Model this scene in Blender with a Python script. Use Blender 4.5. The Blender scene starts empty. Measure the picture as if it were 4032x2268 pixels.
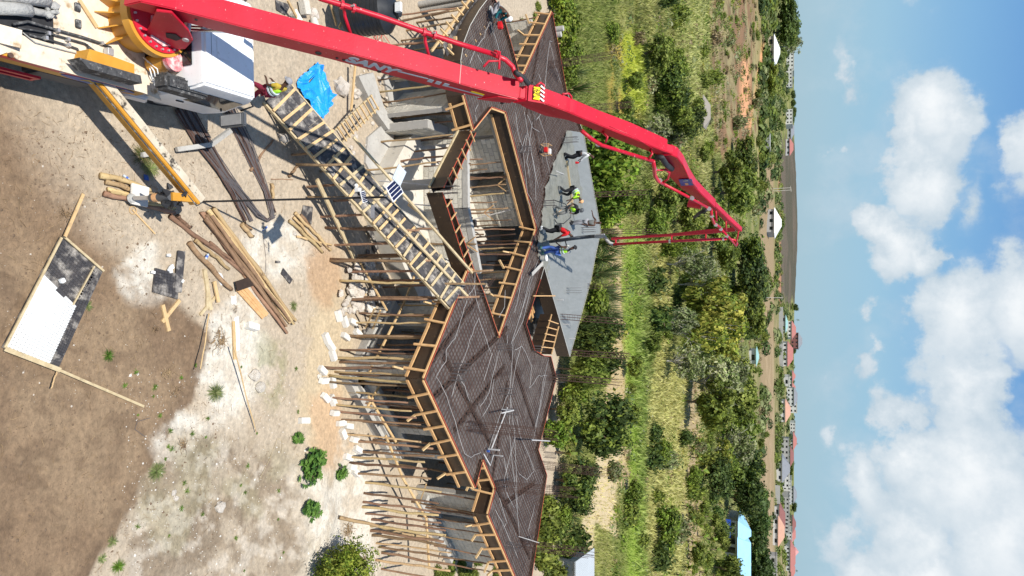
import bpy, bmesh, math, random
import numpy as np
from mathutils import Vector, Matrix, Quaternion
# ---------------------------------------------------------------- camera, sky, sun, exposure
sc = bpy.context.scene
H = 15.4; F = 2688.0; CX = 2016.0; CY = 1134.0
PIT = math.atan(1111/2688); CP = math.cos(PIT); SP = math.sin(PIT)
cd = bpy.data.cameras.new('camera'); cam = bpy.data.objects.new('camera', cd); sc.collection.objects.link(cam)
cd.sensor_width = 36; cd.lens = 24; cd.sensor_fit = 'HORIZONTAL'; cd.clip_end = 12000; cd.clip_start = .1
up = Vector((0, SP, CP)); fw = Vector((0, CP, -SP)); rt = Vector((1, 0, 0))
cam.matrix_world = Matrix(((up.x, -rt.x, -fw.x, 0), (up.y, -rt.y, -fw.y, 0), (up.z, -rt.z, -fw.z, H), (0, 0, 0, 1)))
sc.camera = cam
sc.view_settings.view_transform = 'Standard'; sc.view_settings.look = 'None'; sc.view_settings.gamma = 1
sc.view_settings.use_curve_mapping = False
sc.view_settings.exposure = 0.3
SUN_EL = math.radians(65); SHX, SHY = .24, .97          # shadows fall away from the camera and slightly to the right
sd = bpy.data.lights.new('sun', 'SUN'); sun = bpy.data.objects.new('sun', sd); sc.collection.objects.link(sun)
sd.energy = 4.9; sd.angle = math.radians(.5); sd.color = (1, .965, .9)
ldir = Vector((SHX*math.cos(SUN_EL), SHY*math.cos(SUN_EL), -math.sin(SUN_EL))).normalized()
sun.rotation_euler = ldir.to_track_quat('-Z', 'Y').to_euler(); sun.location = (0, -10, 60)
RAND = random.Random(7)

def cam_dir(px, py):
    r = (py-CY)/F; u = (px-CX)/F
    return Vector((r, CP+u*SP, -SP+u*CP))
def G(px, py, z=0.0):
    "the point of the place that stands at height z and is seen at photo pixel px, py"
    d = cam_dir(px, py); t = (z-H)/d.z
    return Vector((d.x*t, d.y*t, z))
def AtY(px, py, Y):
    d = cam_dir(px, py); t = Y/d.y
    return Vector((d.x*t, Y, H+d.z*t))
def proj(p):
    "photo pixel of a point"
    v = Vector(p)-Vector((0, 0, H)); f = v.dot(fw)
    return (CX+F*v.dot(up)/f, CY+F*v.x/f)

w = bpy.data.worlds.new("World"); sc.world = w; w.use_nodes = True
nt = w.node_tree; N = nt.nodes; L = nt.links; N.clear()
def nd(t, **k):
    n = N.new(t)
    for a, b in k.items(): setattr(n, a, b)
    return n
out = nd('ShaderNodeOutputWorld'); bg = nd('ShaderNodeBackground'); sky = nd('ShaderNodeTexSky', sky_type='NISHITA')
sky.sun_disc = False; sky.sun_elevation = SUN_EL; sky.sun_rotation = math.atan2(-SHX, -SHY)
sky.altitude = 0; sky.air_density = 1.1; sky.dust_density = .05; sky.ozone_density = 3.0
bg.inputs[1].default_value = .09
skyhs = nd('ShaderNodeHueSaturation'); skyhs.inputs['Saturation'].default_value = 1.0
L.new(sky.outputs[0], skyhs.inputs['Color'])
# the pale blue band of hazy air that lies all round the horizon
tcs = nd('ShaderNodeTexCoord'); sps = nd('ShaderNodeSeparateXYZ'); L.new(tcs.outputs['Generated'], sps.inputs[0])
hzr = nd('ShaderNodeValToRGB'); L.new(sps.outputs[2], hzr.inputs[0]); cr_ = hzr.color_ramp
cr_.elements[0].position = 0; cr_.elements[0].color = (.35, .53, .64, 1); cr_.elements[1].position = .10; cr_.elements[1].color = (.30, .53, .71, 1)
for ps, cl in ((.19, (.19, .43, .72)), (.27, (.11, .32, .68)), (.5, (.08, .26, .6)), (1.0, (.06, .2, .5))): e_ = cr_.elements.new(ps); e_.color = (*cl, 1)
hsc = nd('ShaderNodeVectorMath', operation='SCALE'); L.new(hzr.outputs[0], hsc.inputs[0]); hsc.inputs[3].default_value = 9.4
hmx = nd('ShaderNodeMix', data_type='RGBA'); hf = nd('ShaderNodeMapRange'); L.new(sps.outputs[2], hf.inputs[0]); hf.inputs[1].default_value = 0; hf.inputs[2].default_value = .7; hf.inputs[3].default_value = .95; hf.inputs[4].default_value = .6
L.new(hf.outputs[0], hmx.inputs[0]); L.new(skyhs.outputs[0], hmx.inputs[6]); L.new(hsc.outputs[0], hmx.inputs[7]); L.new(hmx.outputs[2], bg.inputs[0])
tc = nd('ShaderNodeTexCoord')
def vm(op, a, b=None, s=None):
    n = nd('ShaderNodeVectorMath', operation=op)
    for i, x in enumerate((a, b)):
        if x is None: continue
        if hasattr(x, 'is_output'): L.new(x, n.inputs[i])
        else: n.inputs[i].default_value = x
    if s is not None: n.inputs[3].default_value = s
    return n.outputs[1] if op in ('LENGTH', 'DOT_PRODUCT') else n.outputs[0]
def ma(op, a, b=None, c=None, clamp=False):
    n = nd('ShaderNodeMath', operation=op); n.use_clamp = clamp
    for i, x in enumerate((a, b, c)):
        if x is None: continue
        if hasattr(x, 'is_output'): L.new(x, n.inputs[i])
        else: n.inputs[i].default_value = x
    return n.outputs[0]
def sm(x, a, b):
    n = nd('ShaderNodeMapRange', interpolation_type='SMOOTHSTEP')
    L.new(x, n.inputs[0]); n.inputs[1].default_value = a; n.inputs[2].default_value = b
    return n.outputs[0]
D = tc.outputs['Generated']
nz1 = nd('ShaderNodeTexNoise'); nz1.inputs['Scale'].default_value = 7; nz1.inputs['Detail'].default_value = 9; nz1.inputs['Roughness'].default_value = .58
L.new(D, nz1.inputs['Vector'])
nz2 = nd('ShaderNodeTexNoise'); nz2.inputs['Scale'].default_value = 20; nz2.inputs['Detail'].default_value = 10; nz2.inputs['Roughness'].default_value = .62
L.new(D, nz2.inputs['Vector'])
off1 = vm('SCALE', vm('SUBTRACT', nz1.outputs['Color'], (.5, .5, .5)), s=.14)
off2 = vm('SCALE', vm('SUBTRACT', nz2.outputs['Color'], (.5, .5, .5)), s=.06)
DD = vm('ADD', D, vm('ADD', off1, off2))
# clouds of the photograph: photo pixel, radii in photo pixels, strength
CL = [(3690, 480, 150, 190, 1), (3620, 700, 130, 170, 1), (3545, 560, 90, 200, .8), (3500, 960, 120, 130, 1), (3590, 1010, 90, 100, 1),
      (3720, 1270, 150, 220, 1), (3800, 1560, 150, 230, 1), (3790, 1900, 220, 260, 1), (3950, 2150, 220, 300, 1), (3980, 1180, 150, 230, 1),
      (3370, 1240, 55, 80, .6), (3440, 1390, 60, 110, .7), (3560, 1640, 80, 170, .8), (3600, 1830, 100, 160, .9), (3420, 1950, 110, 160, .8), (3560, 2130, 140, 190, .9),
      (3310, 2130, 90, 160, .7), (3290, 1740, 50, 90, .55), (3330, 1900, 45, 70, .5), (4060, 560, 90, 230, .75), (3380, 300, 45, 200, .42), (3310, 620, 28, 60, .4),
      (3560, 40, 60, 80, .4), (3830, 780, 60, 140, .4), (3250, 20, 30, 40, .4), (3650, 2290, 150, 120, 1), (3260, 1560, 40, 70, .35), (3450, 2290, 140, 120, .8)]
dens = None; light = None
for (px, py, rx, ry, s) in CL:
    c = cam_dir(px, py).normalized(); k = 1/cam_dir(px, py).length
    q = vm('MULTIPLY', vm('SUBTRACT', DD, tuple(c)), (1/(ry/F*k), 1/(rx/F*k), 1/(rx/F*k)))
    m = ma('MULTIPLY', ma('SUBTRACT', 1.31, vm('LENGTH', q), clamp=False), s)
    m = ma('MAXIMUM', m, 0.0)
    dens = m if dens is None else ma('SMOOTH_MAX', dens, m, .25)
# fair weather clouds go on over the rest of the sky, out of the frame
sep = nd('ShaderNodeSeparateXYZ'); L.new(D, sep.inputs[0])
nz3 = nd('ShaderNodeTexNoise'); nz3.inputs['Scale'].default_value = 2.6; nz3.inputs['Detail'].default_value = 8
L.new(D, nz3.inputs['Vector'])
rest = ma('MULTIPLY', ma('MULTIPLY', sm(nz3.outputs[0], .52, .66), .8), ma('MAXIMUM', sm(sep.outputs[1], .55, .2), sm(sep.outputs[2], .42, .6)))
dens = ma('MAXIMUM', dens, rest)
wisp = ma('MULTIPLY', sm(nz1.outputs[0], .46, .72), .5)
mask = ma('MAXIMUM', sm(dens, .13, .50), wisp)
mask = ma('MULTIPLY', mask, sm(sep.outputs[2], -.01, .05), clamp=True)
mask = ma('MULTIPLY', mask, .96)
shade = ma('ADD', ma('MULTIPLY', sm(nz2.outputs[0], .3, .7), .3), ma('MULTIPLY', sm(dens, .3, 1.3), .7))
ramp = nd('ShaderNodeMix', data_type='RGBA'); L.new(shade, ramp.inputs[0])
ramp.inputs[6].default_value = (.50, .60, .68, 1); ramp.inputs[7].default_value = (.90, .92, .93, 1)
bg2 = nd('ShaderNodeBackground'); bg2.inputs[1].default_value = .88; L.new(ramp.outputs[2], bg2.inputs[0])
mx = nd('ShaderNodeMixShader'); L.new(mask, mx.inputs[0]); L.new(bg.outputs[0], mx.inputs[1]); L.new(bg2.outputs[0], mx.inputs[2])
L.new(mx.outputs[0], out.inputs[0])
w.cycles.sampling_method = 'MANUAL'; w.cycles.sample_map_resolution = 512

# ---------------------------------------------------------------- helpers
COL = sc.collection
def material(name, c1, c2=None, rough=.85, scale=6, c3=None, t3=(.6, .7), s3=3, bump=.0, bscale=30, metal=0, attr=None, spec=.3, stretch=None, objrand=0, transl=0):
    m = bpy.data.materials.new(name); m.use_nodes = True; t = m.node_tree; n = t.nodes; l = t.links
    b = n['Principled BSDF']; b.inputs['Roughness'].default_value = rough; b.inputs['Metallic'].default_value = metal
    b.inputs['Specular IOR Level'].default_value = spec
    co = n.new('ShaderNodeTexCoord'); vec = co.outputs['Object']
    if stretch:
        mp = n.new('ShaderNodeMapping'); mp.inputs['Scale'].default_value = stretch; l.new(vec, mp.inputs[0]); vec = mp.outputs[0]
    def noise(s, d=6):
        k = n.new('ShaderNodeTexNoise'); k.inputs['Scale'].default_value = s; k.inputs['Detail'].default_value = d; k.inputs['Roughness'].default_value = .65; l.new(vec, k.inputs['Vector']); return k.outputs[0]
    def mixc(f, a, bb, blend='MIX'):
        k = n.new('ShaderNodeMix'); k.data_type = 'RGBA'; k.blend_type = blend
        if hasattr(f, 'is_output'): l.new(f, k.inputs[0])
        else: k.inputs[0].default_value = f
        for i, x in ((6, a), (7, bb)):
            if hasattr(x, 'is_output'): l.new(x, k.inputs[i])
            else: k.inputs[i].default_value = (*x, 1)
        return k.outputs[2]
    def mr(x, a, bb, c=0, d=1):
        k = n.new('ShaderNodeMapRange'); l.new(x, k.inputs[0]); k.inputs[1].default_value = a; k.inputs[2].default_value = bb; k.inputs[3].default_value = c; k.inputs[4].default_value = d; return k.outputs[0]
    if attr:
        a = n.new('ShaderNodeAttribute'); a.attribute_name = attr; base = a.outputs['Color']
        if c2 is not None: base = mixc(mr(noise(scale), .3, .7), mixc(1, base, c1, 'MULTIPLY'), mixc(1, base, c2, 'MULTIPLY'))
    else:
        base = mixc(mr(noise(scale), .32, .68), c1, c2 or c1)
    if c3: base = mixc(mr(noise(s3), *t3), base, c3)
    if objrand:
        oi = n.new('ShaderNodeObjectInfo'); hs = n.new('ShaderNodeHueSaturation')
        l.new(mr(oi.outputs['Random'], 0, 1, 1-objrand, 1+objrand), hs.inputs['Value'])
        fr = n.new('ShaderNodeMath'); fr.operation = 'FRACT'; ml = n.new('ShaderNodeMath'); ml.operation = 'MULTIPLY'; ml.inputs[1].default_value = 7.3
        l.new(oi.outputs['Random'], ml.inputs[0]); l.new(ml.outputs[0], fr.inputs[0])
        l.new(mr(fr.outputs[0], 0, 1,   .5-objrand*.03, .5+objrand*.05), hs.inputs['Hue'])
        l.new(base, hs.inputs['Color']); base = hs.outputs[0]
    l.new(base, b.inputs['Base Color'])
    if bump:
        bp = n.new('ShaderNodeBump'); bp.inputs['Strength'].default_value = bump; bp.inputs['Distance'].default_value = .05
        l.new(noise(bscale, 8), bp.inputs['Height']); l.new(bp.outputs[0], b.inputs['Normal'])
    if transl:
        tr = n.new('ShaderNodeBsdfTranslucent'); l.new(base, tr.inputs[0]); ms = n.new('ShaderNodeMixShader'); ms.inputs[0].default_value = transl
        l.new(b.outputs[0], ms.inputs[1]); l.new(tr.outputs[0], ms.inputs[2]); l.new(ms.outputs[0], n['Material Output'].inputs[0])
    return m
M = {}
M['soil'] = material('soil', (.74, .74, .74), (1.2, 1.18, 1.15), attr='soil', scale=7, rough=.95, bump=1.0, bscale=9, spec=.1)
M['timber'] = material('sawn_timber', (.52, .34, .16), (.62, .44, .23), rough=.8, scale=3, c3=(.3, .2, .12), t3=(.55, .8), s3=7, bump=.2)
M['timber_orange'] = material('orange_timber', (.50, .28, .12), (.60, .38, .18), rough=.8, scale=5, c3=(.3, .15, .07), t3=(.6, .8), s3=9)
M['timber_old'] = material('weathered_timber', (.42, .32, .18), (.55, .45, .28), rough=.85, scale=6, c3=(.22, .16, .1), t3=(.55, .75), s3=5)
M['pole'] = material('pole_bark', (.19, .11, .065), (.33, .2, .12), rough=.9, scale=5, c3=(.12, .07, .045), t3=(.5, .7), s3=14, bump=.5, bscale=20, objrand=.35)
M['pole_pale'] = material('peeled_pole', (.42, .28, .14), (.52, .38, .2), rough=.85, scale=5, c3=(.16, .1, .06), t3=(.58, .66), s3=16, bump=.4, bscale=20, objrand=.25)
M['ply_dark'] = material('film_faced_plywood', (.035, .022, .014), (.05, .03, .018), rough=.45, scale=8, c3=(.14, .09, .045), t3=(.62, .68), s3=5, spec=.5)
M['ply_worn'] = material('worn_black_plywood', (.028, .028, .032), (.07, .062, .06), rough=.6, scale=5, c3=(.42, .38, .33), t3=(.5, .72), s3=3.1, spec=.4)
M['deck'] = material('shutter_deck', (.10, .088, .08), (.19, .17, .155), rough=.6, scale=1.6, c3=(.055, .04, .035), t3=(.5, .7), s3=2.2)
M['red_edge'] = material('red_board_edge', (.42, .06, .03), (.5, .1, .05), rough=.7)
M['rust'] = material('rusty_steel', (.075, .042, .032), (.125, .07, .052), rough=.8, scale=12, c3=(.1, .07, .06), t3=(.55, .7), s3=2, metal=.1)
M['steelbar'] = material('grey_rebar', (.12, .115, .12), (.17, .14, .13), rough=.6, scale=8, metal=.3)
M['conduit'] = material('white_conduit', (.55, .53, .51), (.42, .40, .38), rough=.5)
M['wet'] = material('fresh_concrete', (.16, .158, .128), (.225, .222, .19), rough=.55, scale=3.5, c3=(.105, .105, .09), t3=(.55, .7), s3=1.2, bump=.9, bscale=9, spec=.5)
M['wet_smooth'] = material('floated_concrete', (.185, .19, .178), (.23, .235, .222), rough=.5, scale=2.2, c3=(.18, .185, .17), t3=(.55, .72), s3=1.8, bump=.3, bscale=10, spec=.5, stretch=(1.6, .35, 1))
M['concrete'] = material('grey_concrete', (.36, .34, .31), (.45, .43, .39), rough=.9, scale=2, c3=(.26, .24, .21), t3=(.55, .8), s3=6, bump=.4, bscale=14)
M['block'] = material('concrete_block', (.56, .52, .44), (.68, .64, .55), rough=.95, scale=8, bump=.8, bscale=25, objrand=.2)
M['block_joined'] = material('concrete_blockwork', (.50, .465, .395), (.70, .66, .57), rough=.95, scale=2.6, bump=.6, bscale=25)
M['block_white'] = material('pale_block', (.66, .63, .57), (.74, .71, .66), rough=.9, scale=4, objrand=.1, bump=.4)
M['mortar'] = material('mortar', (.33, .31, .28), (.38, .36, .33), rough=.95, bump=.4)
M['rock'] = material('coral_rock', (.62, .54, .45), (.72, .66, .58), rough=.95, scale=3, c3=(.55, .3, .2), t3=(.6, .8), s3=2, bump=.8, objrand=.12)
M['red'] = material('red_paint', (.50, .008, .026), (.58, .016, .038), rough=.38, scale=1.2, c3=(.66, .30, .31), t3=(.66, .86), s3=4, spec=.5)
M['red_splash_gloss'] = material('cement_splash_and_gloss_red_paint', (.44, .006, .022), (.53, .012, .034), rough=.42, scale=1.2, c3=(.72, .45, .44), t3=(.655, .72), s3=13, spec=.35, bump=.08)  # pink flecks: cement splashes, and sun gloss put into the colour
M['red_dusty'] = material('red_paint_under_dried_concrete', (.55, .08, .1), (.62, .25, .26), rough=.6, scale=9, c3=(.7, .62, .58), t3=(.45, .62), s3=6)
M['yellow'] = material('yellow_paint', (.52, .24, .025), (.6, .3, .04), rough=.45, scale=2, c3=(.7, .5, .3), t3=(.66, .85), s3=5, spec=.5)
M['deck_dust'] = material('dusty_cream_deck', (.62, .50, .37), (.72, .63, .51), rough=.85, scale=3, c3=(.36, .25, .14), t3=(.57, .68), s3=3.2, bump=.2)
M['beam_dust'] = material('blotched_cream_beam', (.46, .38, .27), (.6, .53, .42), rough=.85, scale=3, c3=(.06, .05, .04), t3=(.53, .62), s3=5)
M['dust_black'] = material('cement_crusted_rubber', (.03, .03, .033), (.09, .09, .09), rough=.7, scale=9, c3=(.4, .39, .37), t3=(.55, .72), s3=7, bump=.5)
M['crust'] = material('cement_crusted_steel', (.34, .33, .31), (.46, .45, .42), rough=.9, scale=5, bump=1, bscale=12)
M['white'] = material('white_paint', (.74, .74, .73), (.82, .82, .82), rough=.35, scale=1.5, c3=(.5, .47, .42), t3=(.6, .75), s3=7, spec=.5)
M['glass'] = material('dark_glass', (.012, .014, .016), rough=.08, spec=.6)
M['black'] = material('black_rubber', (.02, .02, .022), (.035, .035, .038), rough=.6)
M['chrome'] = material('chrome_rod', (.55, .57, .6), rough=.15, metal=1)
M['steel'] = material('galvanised_steel', (.5, .5, .5), (.6, .6, .6), rough=.4, metal=.6)
M['darkgrey'] = material('dark_grey_paint', (.07, .075, .085), (.09, .095, .1), rough=.5)
M['sign_yellow'] = material('plate_yellow', (.85, .62, .01), rough=.4)
M['sign_blue'] = material('sign_blue', (.03, .08, .3), (.05, .11, .36), rough=.4, scale=3)
M['tarp'] = material('blue_tarpaulin', (.01, .25, .75), (.02, .36, .85), rough=.35, scale=5, bump=.8, bscale=5, spec=.5)
M['tank'] = material('black_plastic_tank', (.018, .02, .024), (.028, .03, .034), rough=.4)
M['solar'] = material('solar_cell', (.01, .015, .05), (.015, .02, .07), rough=.15, spec=.6)
M['logo_yellow'] = material('ochre_lettering', (.55, .38, .06), rough=.5)
M['foam'] = material('white_foam_square', (.60, .60, .58), (.66, .66, .64), rough=.9, scale=3)
M['skin'] = material('skin', (.075, .035, .022), (.10, .05, .032), rough=.55)
for k, c in dict(c_white=(.78, .78, .76), c_red=(.62, .015, .02), c_blue=(.08, .16, .5), c_black=(.025, .025, .028), c_grey=(.3, .3, .32), c_teal=(.01, .13, .15), c_hivis=(.45, .85, .04), c_maroon=(.25, .02, .05), c_green=(.1, .22, .18), c_mustard=(.5, .36, .05), c_dirty=(.2, .2, .19), c_pale=(.6, .57, .5), c_orange=(.75, .42, .2), c_silver=(.5, .55, .6)).items():
    M[k] = material(k[2:]+'_cloth', c, tuple(x*.85 for x in c), rough=.85, scale=14)

def tag(o, label=None, cat=None, group=None, kind=None):
    for k, v in (('label', label), ('category', cat), ('group', group), ('kind', kind)):
        if v: o[k] = v
    return o
def empty(name, loc, label=None, cat=None, group=None, rz=0):
    o = bpy.data.objects.new(name, None); COL.objects.link(o); o.location = loc; o.rotation_euler = (0, 0, rz); o.empty_display_size = .2
    ORG[o.name] = Matrix.Translation(Vector(loc)) @ Matrix.Rotation(rz, 4, 'Z')
    return tag(o, label, cat, group)
ORG = {}
class MB:
    "collects faces and links them as one mesh object"
    def __init__(s): s.v = []; s.f = []; s.m = []; s.mi = 0
    def add(s, vs, fs):
        o = len(s.v); s.v += [tuple(v) for v in vs]; s.f += [tuple(i+o for i in f) for f in fs]; s.m += [s.mi]*len(fs); return s
    def box(s, c, d, rz=0, ax=None):
        c = Vector(c); R = Matrix.Rotation(rz, 3, 'Z') if ax is None else ax
        vs = [c + R @ Vector((x*d[0]/2, y*d[1]/2, z*d[2]/2)) for x in (-1, 1) for y in (-1, 1) for z in (-1, 1)]
        return s.add(vs, [(0, 1, 3, 2), (4, 6, 7, 5), (0, 4, 5, 1), (2, 3, 7, 6), (0, 2, 6, 4), (1, 5, 7, 3)])
    def beam(s, a, b, w, h, upv=(0, 0, 1)):
        a = Vector(a); b = Vector(b); d = (b-a).normalized(); u0 = Vector(upv)
        if abs(d.dot(u0)) > .98: u0 = Vector((0, 1, 0))
        r = d.cross(u0).normalized(); u = r.cross(d)
        vs = [p + r*x*w/2 + u*y*h/2 for p in (a, b) for x, y in ((-1, -1), (1, -1), (1, 1), (-1, 1))]
        return s.add(vs, [(3, 2, 1, 0), (4, 5, 6, 7), (0, 1, 5, 4), (1, 2, 6, 5), (2, 3, 7, 6), (3, 0, 4, 7)])
    def tube(s, pts, rad, n=8, cap=True):
        pts = [Vector(p) for p in pts]; k = len(pts)
        rad = rad if isinstance(rad, (list, tuple)) else [rad]*k
        prev = None; rings = []
        for i, p in enumerate(pts):
            d = (pts[min(i+1, k-1)]-pts[max(i-1, 0)]).normalized()
            if prev is None: prev = d.orthogonal().normalized()
            u = (prev - d*prev.dot(d)).normalized(); prev = u; r = d.cross(u)
            rings.append([p + (u*math.cos(2*math.pi*j/n)+r*math.sin(2*math.pi*j/n))*rad[i] for j in range(n)])
        fs = [(i*n+j, i*n+(j+1) % n, (i+1)*n+(j+1) % n, (i+1)*n+j) for i in range(k-1) for j in range(n)]
        if cap: fs += [tuple(reversed(range(n))), tuple((k-1)*n+j for j in range(n))]
        return s.add([v for r in rings for v in r], fs)
    def cyl(s, c, r, h, n=16, r2=None): c = Vector(c); return s.tube([c, c+Vector((0, 0, h))], [r, r if r2 is None else r2], n)
    def prism(s, poly, z0, z1):
        "polygon of xy points between two heights (z may be lists)"
        n = len(poly); g = lambda z, i: z[i] if isinstance(z, (list, tuple)) else z
        vs = [(p[0], p[1], g(z0, i)) for i, p in enumerate(poly)]+[(p[0], p[1], g(z1, i)) for i, p in enumerate(poly)]
        return s.add(vs, [tuple(reversed(range(n))), tuple(range(n, 2*n))]+[(i, (i+1) % n, n+(i+1) % n, n+i) for i in range(n)])
    def build(s, name, mats, parent=None, label=None, cat=None, group=None, kind=None, smooth=False, bevel=0, local=False):
        me = bpy.data.meshes.new(name)
        if parent is not None and not local:
            inv = ORG[parent.name].inverted(); vs = [inv @ Vector(v) for v in s.v]
        else: vs = s.v
        me.from_pydata(vs, [], s.f)
        for m in (mats if isinstance(mats, (list, tuple)) else [mats]): me.materials.append(m)
        if any(s.m): me.polygons.foreach_set('material_index', s.m)
        bm = bmesh.new(); bm.from_mesh(me); bmesh.ops.recalc_face_normals(bm, faces=bm.faces)
        if bevel: bmesh.ops.bevel(bm, geom=bm.edges[:], offset=bevel, segments=2, affect='EDGES', clamp_overlap=True)
        bm.to_mesh(me); bm.free()
        if smooth:
            me.polygons.foreach_set('use_smooth', [True]*len(me.polygons))
            if smooth is not True: me.set_sharp_from_angle(angle=smooth)
        o = bpy.data.objects.new(name, me); COL.objects.link(o)
        if parent is not None: o.parent = parent; ORG[o.name] = ORG[parent.name]
        else: ORG[o.name] = Matrix.Identity(4)
        return tag(o, label, cat, group, kind)
SM = math.radians(40)
def link_copy(o, loc=None, parent=None, **k):
    c = o.copy(); COL.objects.link(c)
    if loc is not None: c.location = loc
    if parent is not None: c.parent = parent
    return tag(c, **k)
def copy_tree(o, parent=None):
    c = o.copy(); COL.objects.link(c); c.parent = parent
    for ch in [x for x in bpy.data.objects if x.parent == o]: copy_tree(ch, c)
    return c
def inside(p, poly):
    r = False; n = len(poly)
    for i in range(n):
        a = poly[i]; b = poly[i-1]
        if (a[1] > p[1]) != (b[1] > p[1]) and p[0] < (b[0]-a[0])*(p[1]-a[1])/(b[1]-a[1])+a[0]: r = not r
    return r

# ---------------------------------------------------------------- value noise for ground shape and soil zones
def vnoise(x, y, seed=0):
    xi = np.floor(x).astype(np.int64); yi = np.floor(y).astype(np.int64); fx = x-xi; fy = y-yi
    fx = fx*fx*(3-2*fx); fy = fy*fy*(3-2*fy)
    def h(a, b):
        n = (a*374761393+b*668265263+seed*1442695041) & 0xffffffff; n = ((n ^ (n >> 13))*1274126177) & 0xffffffff
        return ((n ^ (n >> 16)) & 0xffff)/65535.0
    return (h(xi, yi)*(1-fx)+h(xi+1, yi)*fx)*(1-fy)+(h(xi, yi+1)*(1-fx)+h(xi+1, yi+1)*fx)*fy
def fbm(x, y, s, o=4, seed=0):
    r = 0; a = .5; t = 0
    for i in range(o): r = r+a*vnoise(x*s, y*s, seed+i); t += a; a *= .55; s *= 2.1
    return r/t
def sstep(x, a, b): t = np.clip((x-a)/(b-a), 0, 1); return t*t*(3-2*t)
def height(x, y):
    d = np.hypot(x, y)
    h = (fbm(x, y, 1.3, 4, 3)-.5)*.10*sstep(d, 4, 8)*(1-sstep(d, 30, 60)) + (fbm(x, y, .05, 4, 5)-.5)*1.2*sstep(d, 50, 120)*(1+sstep(d, 200, 500))
    h = h + 5.2*sstep(d, 150, 420)+8.0*sstep(d, 400, 1000)
    rgx = (x/np.maximum(y, 1)+.085)/.11; h = h + 6.0*np.exp(-rgx**2)*sstep(y, 650, 1000)*(y > 0)
    # low bank in front of the right wing
    bx, by = G(1330, 2060).xy
    k = np.exp(-(((x-bx)/3.2)**2+((y-by+1.5)/1.3)**2)**1.5)
    return h + .38*k*(.6+.8*fbm(x, y, 1.5, 3, 9)) - .0
_gx = np.arange(-14, 16, .1); _gy = np.arange(2, 42, .1); _GX, _GY = np.meshgrid(_gx, _gy, indexing='ij'); _HG = height(_GX, _GY).tolist()
def hz(x, y):
    u = (x+14)/.1; v = (y-2)/.1
    if 0 <= u < len(_gx)-1 and 0 <= v < len(_gy)-1:
        i = int(u); j = int(v); a = u-i; b = v-j; r = _HG[i]; s = _HG[i+1]
        return (r[j]*(1-b)+r[j+1]*b)*(1-a)+(s[j]*(1-b)+s[j+1]*b)*a
    return float(height(np.array([x]), np.array([y]))[0])
_ys = np.array([8*1.012**k for k in range(520)])
def GT(px, py):
    "ground point seen at a photo pixel, on the real terrain"
    d = cam_dir(px, py); d = d/d.y; h = height(d.x*_ys, _ys); k = int(np.argmax(H+d.z*_ys <= h))
    if k == 0: k = 519
    return Vector((d.x*_ys[k], _ys[k], h[k]))
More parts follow.
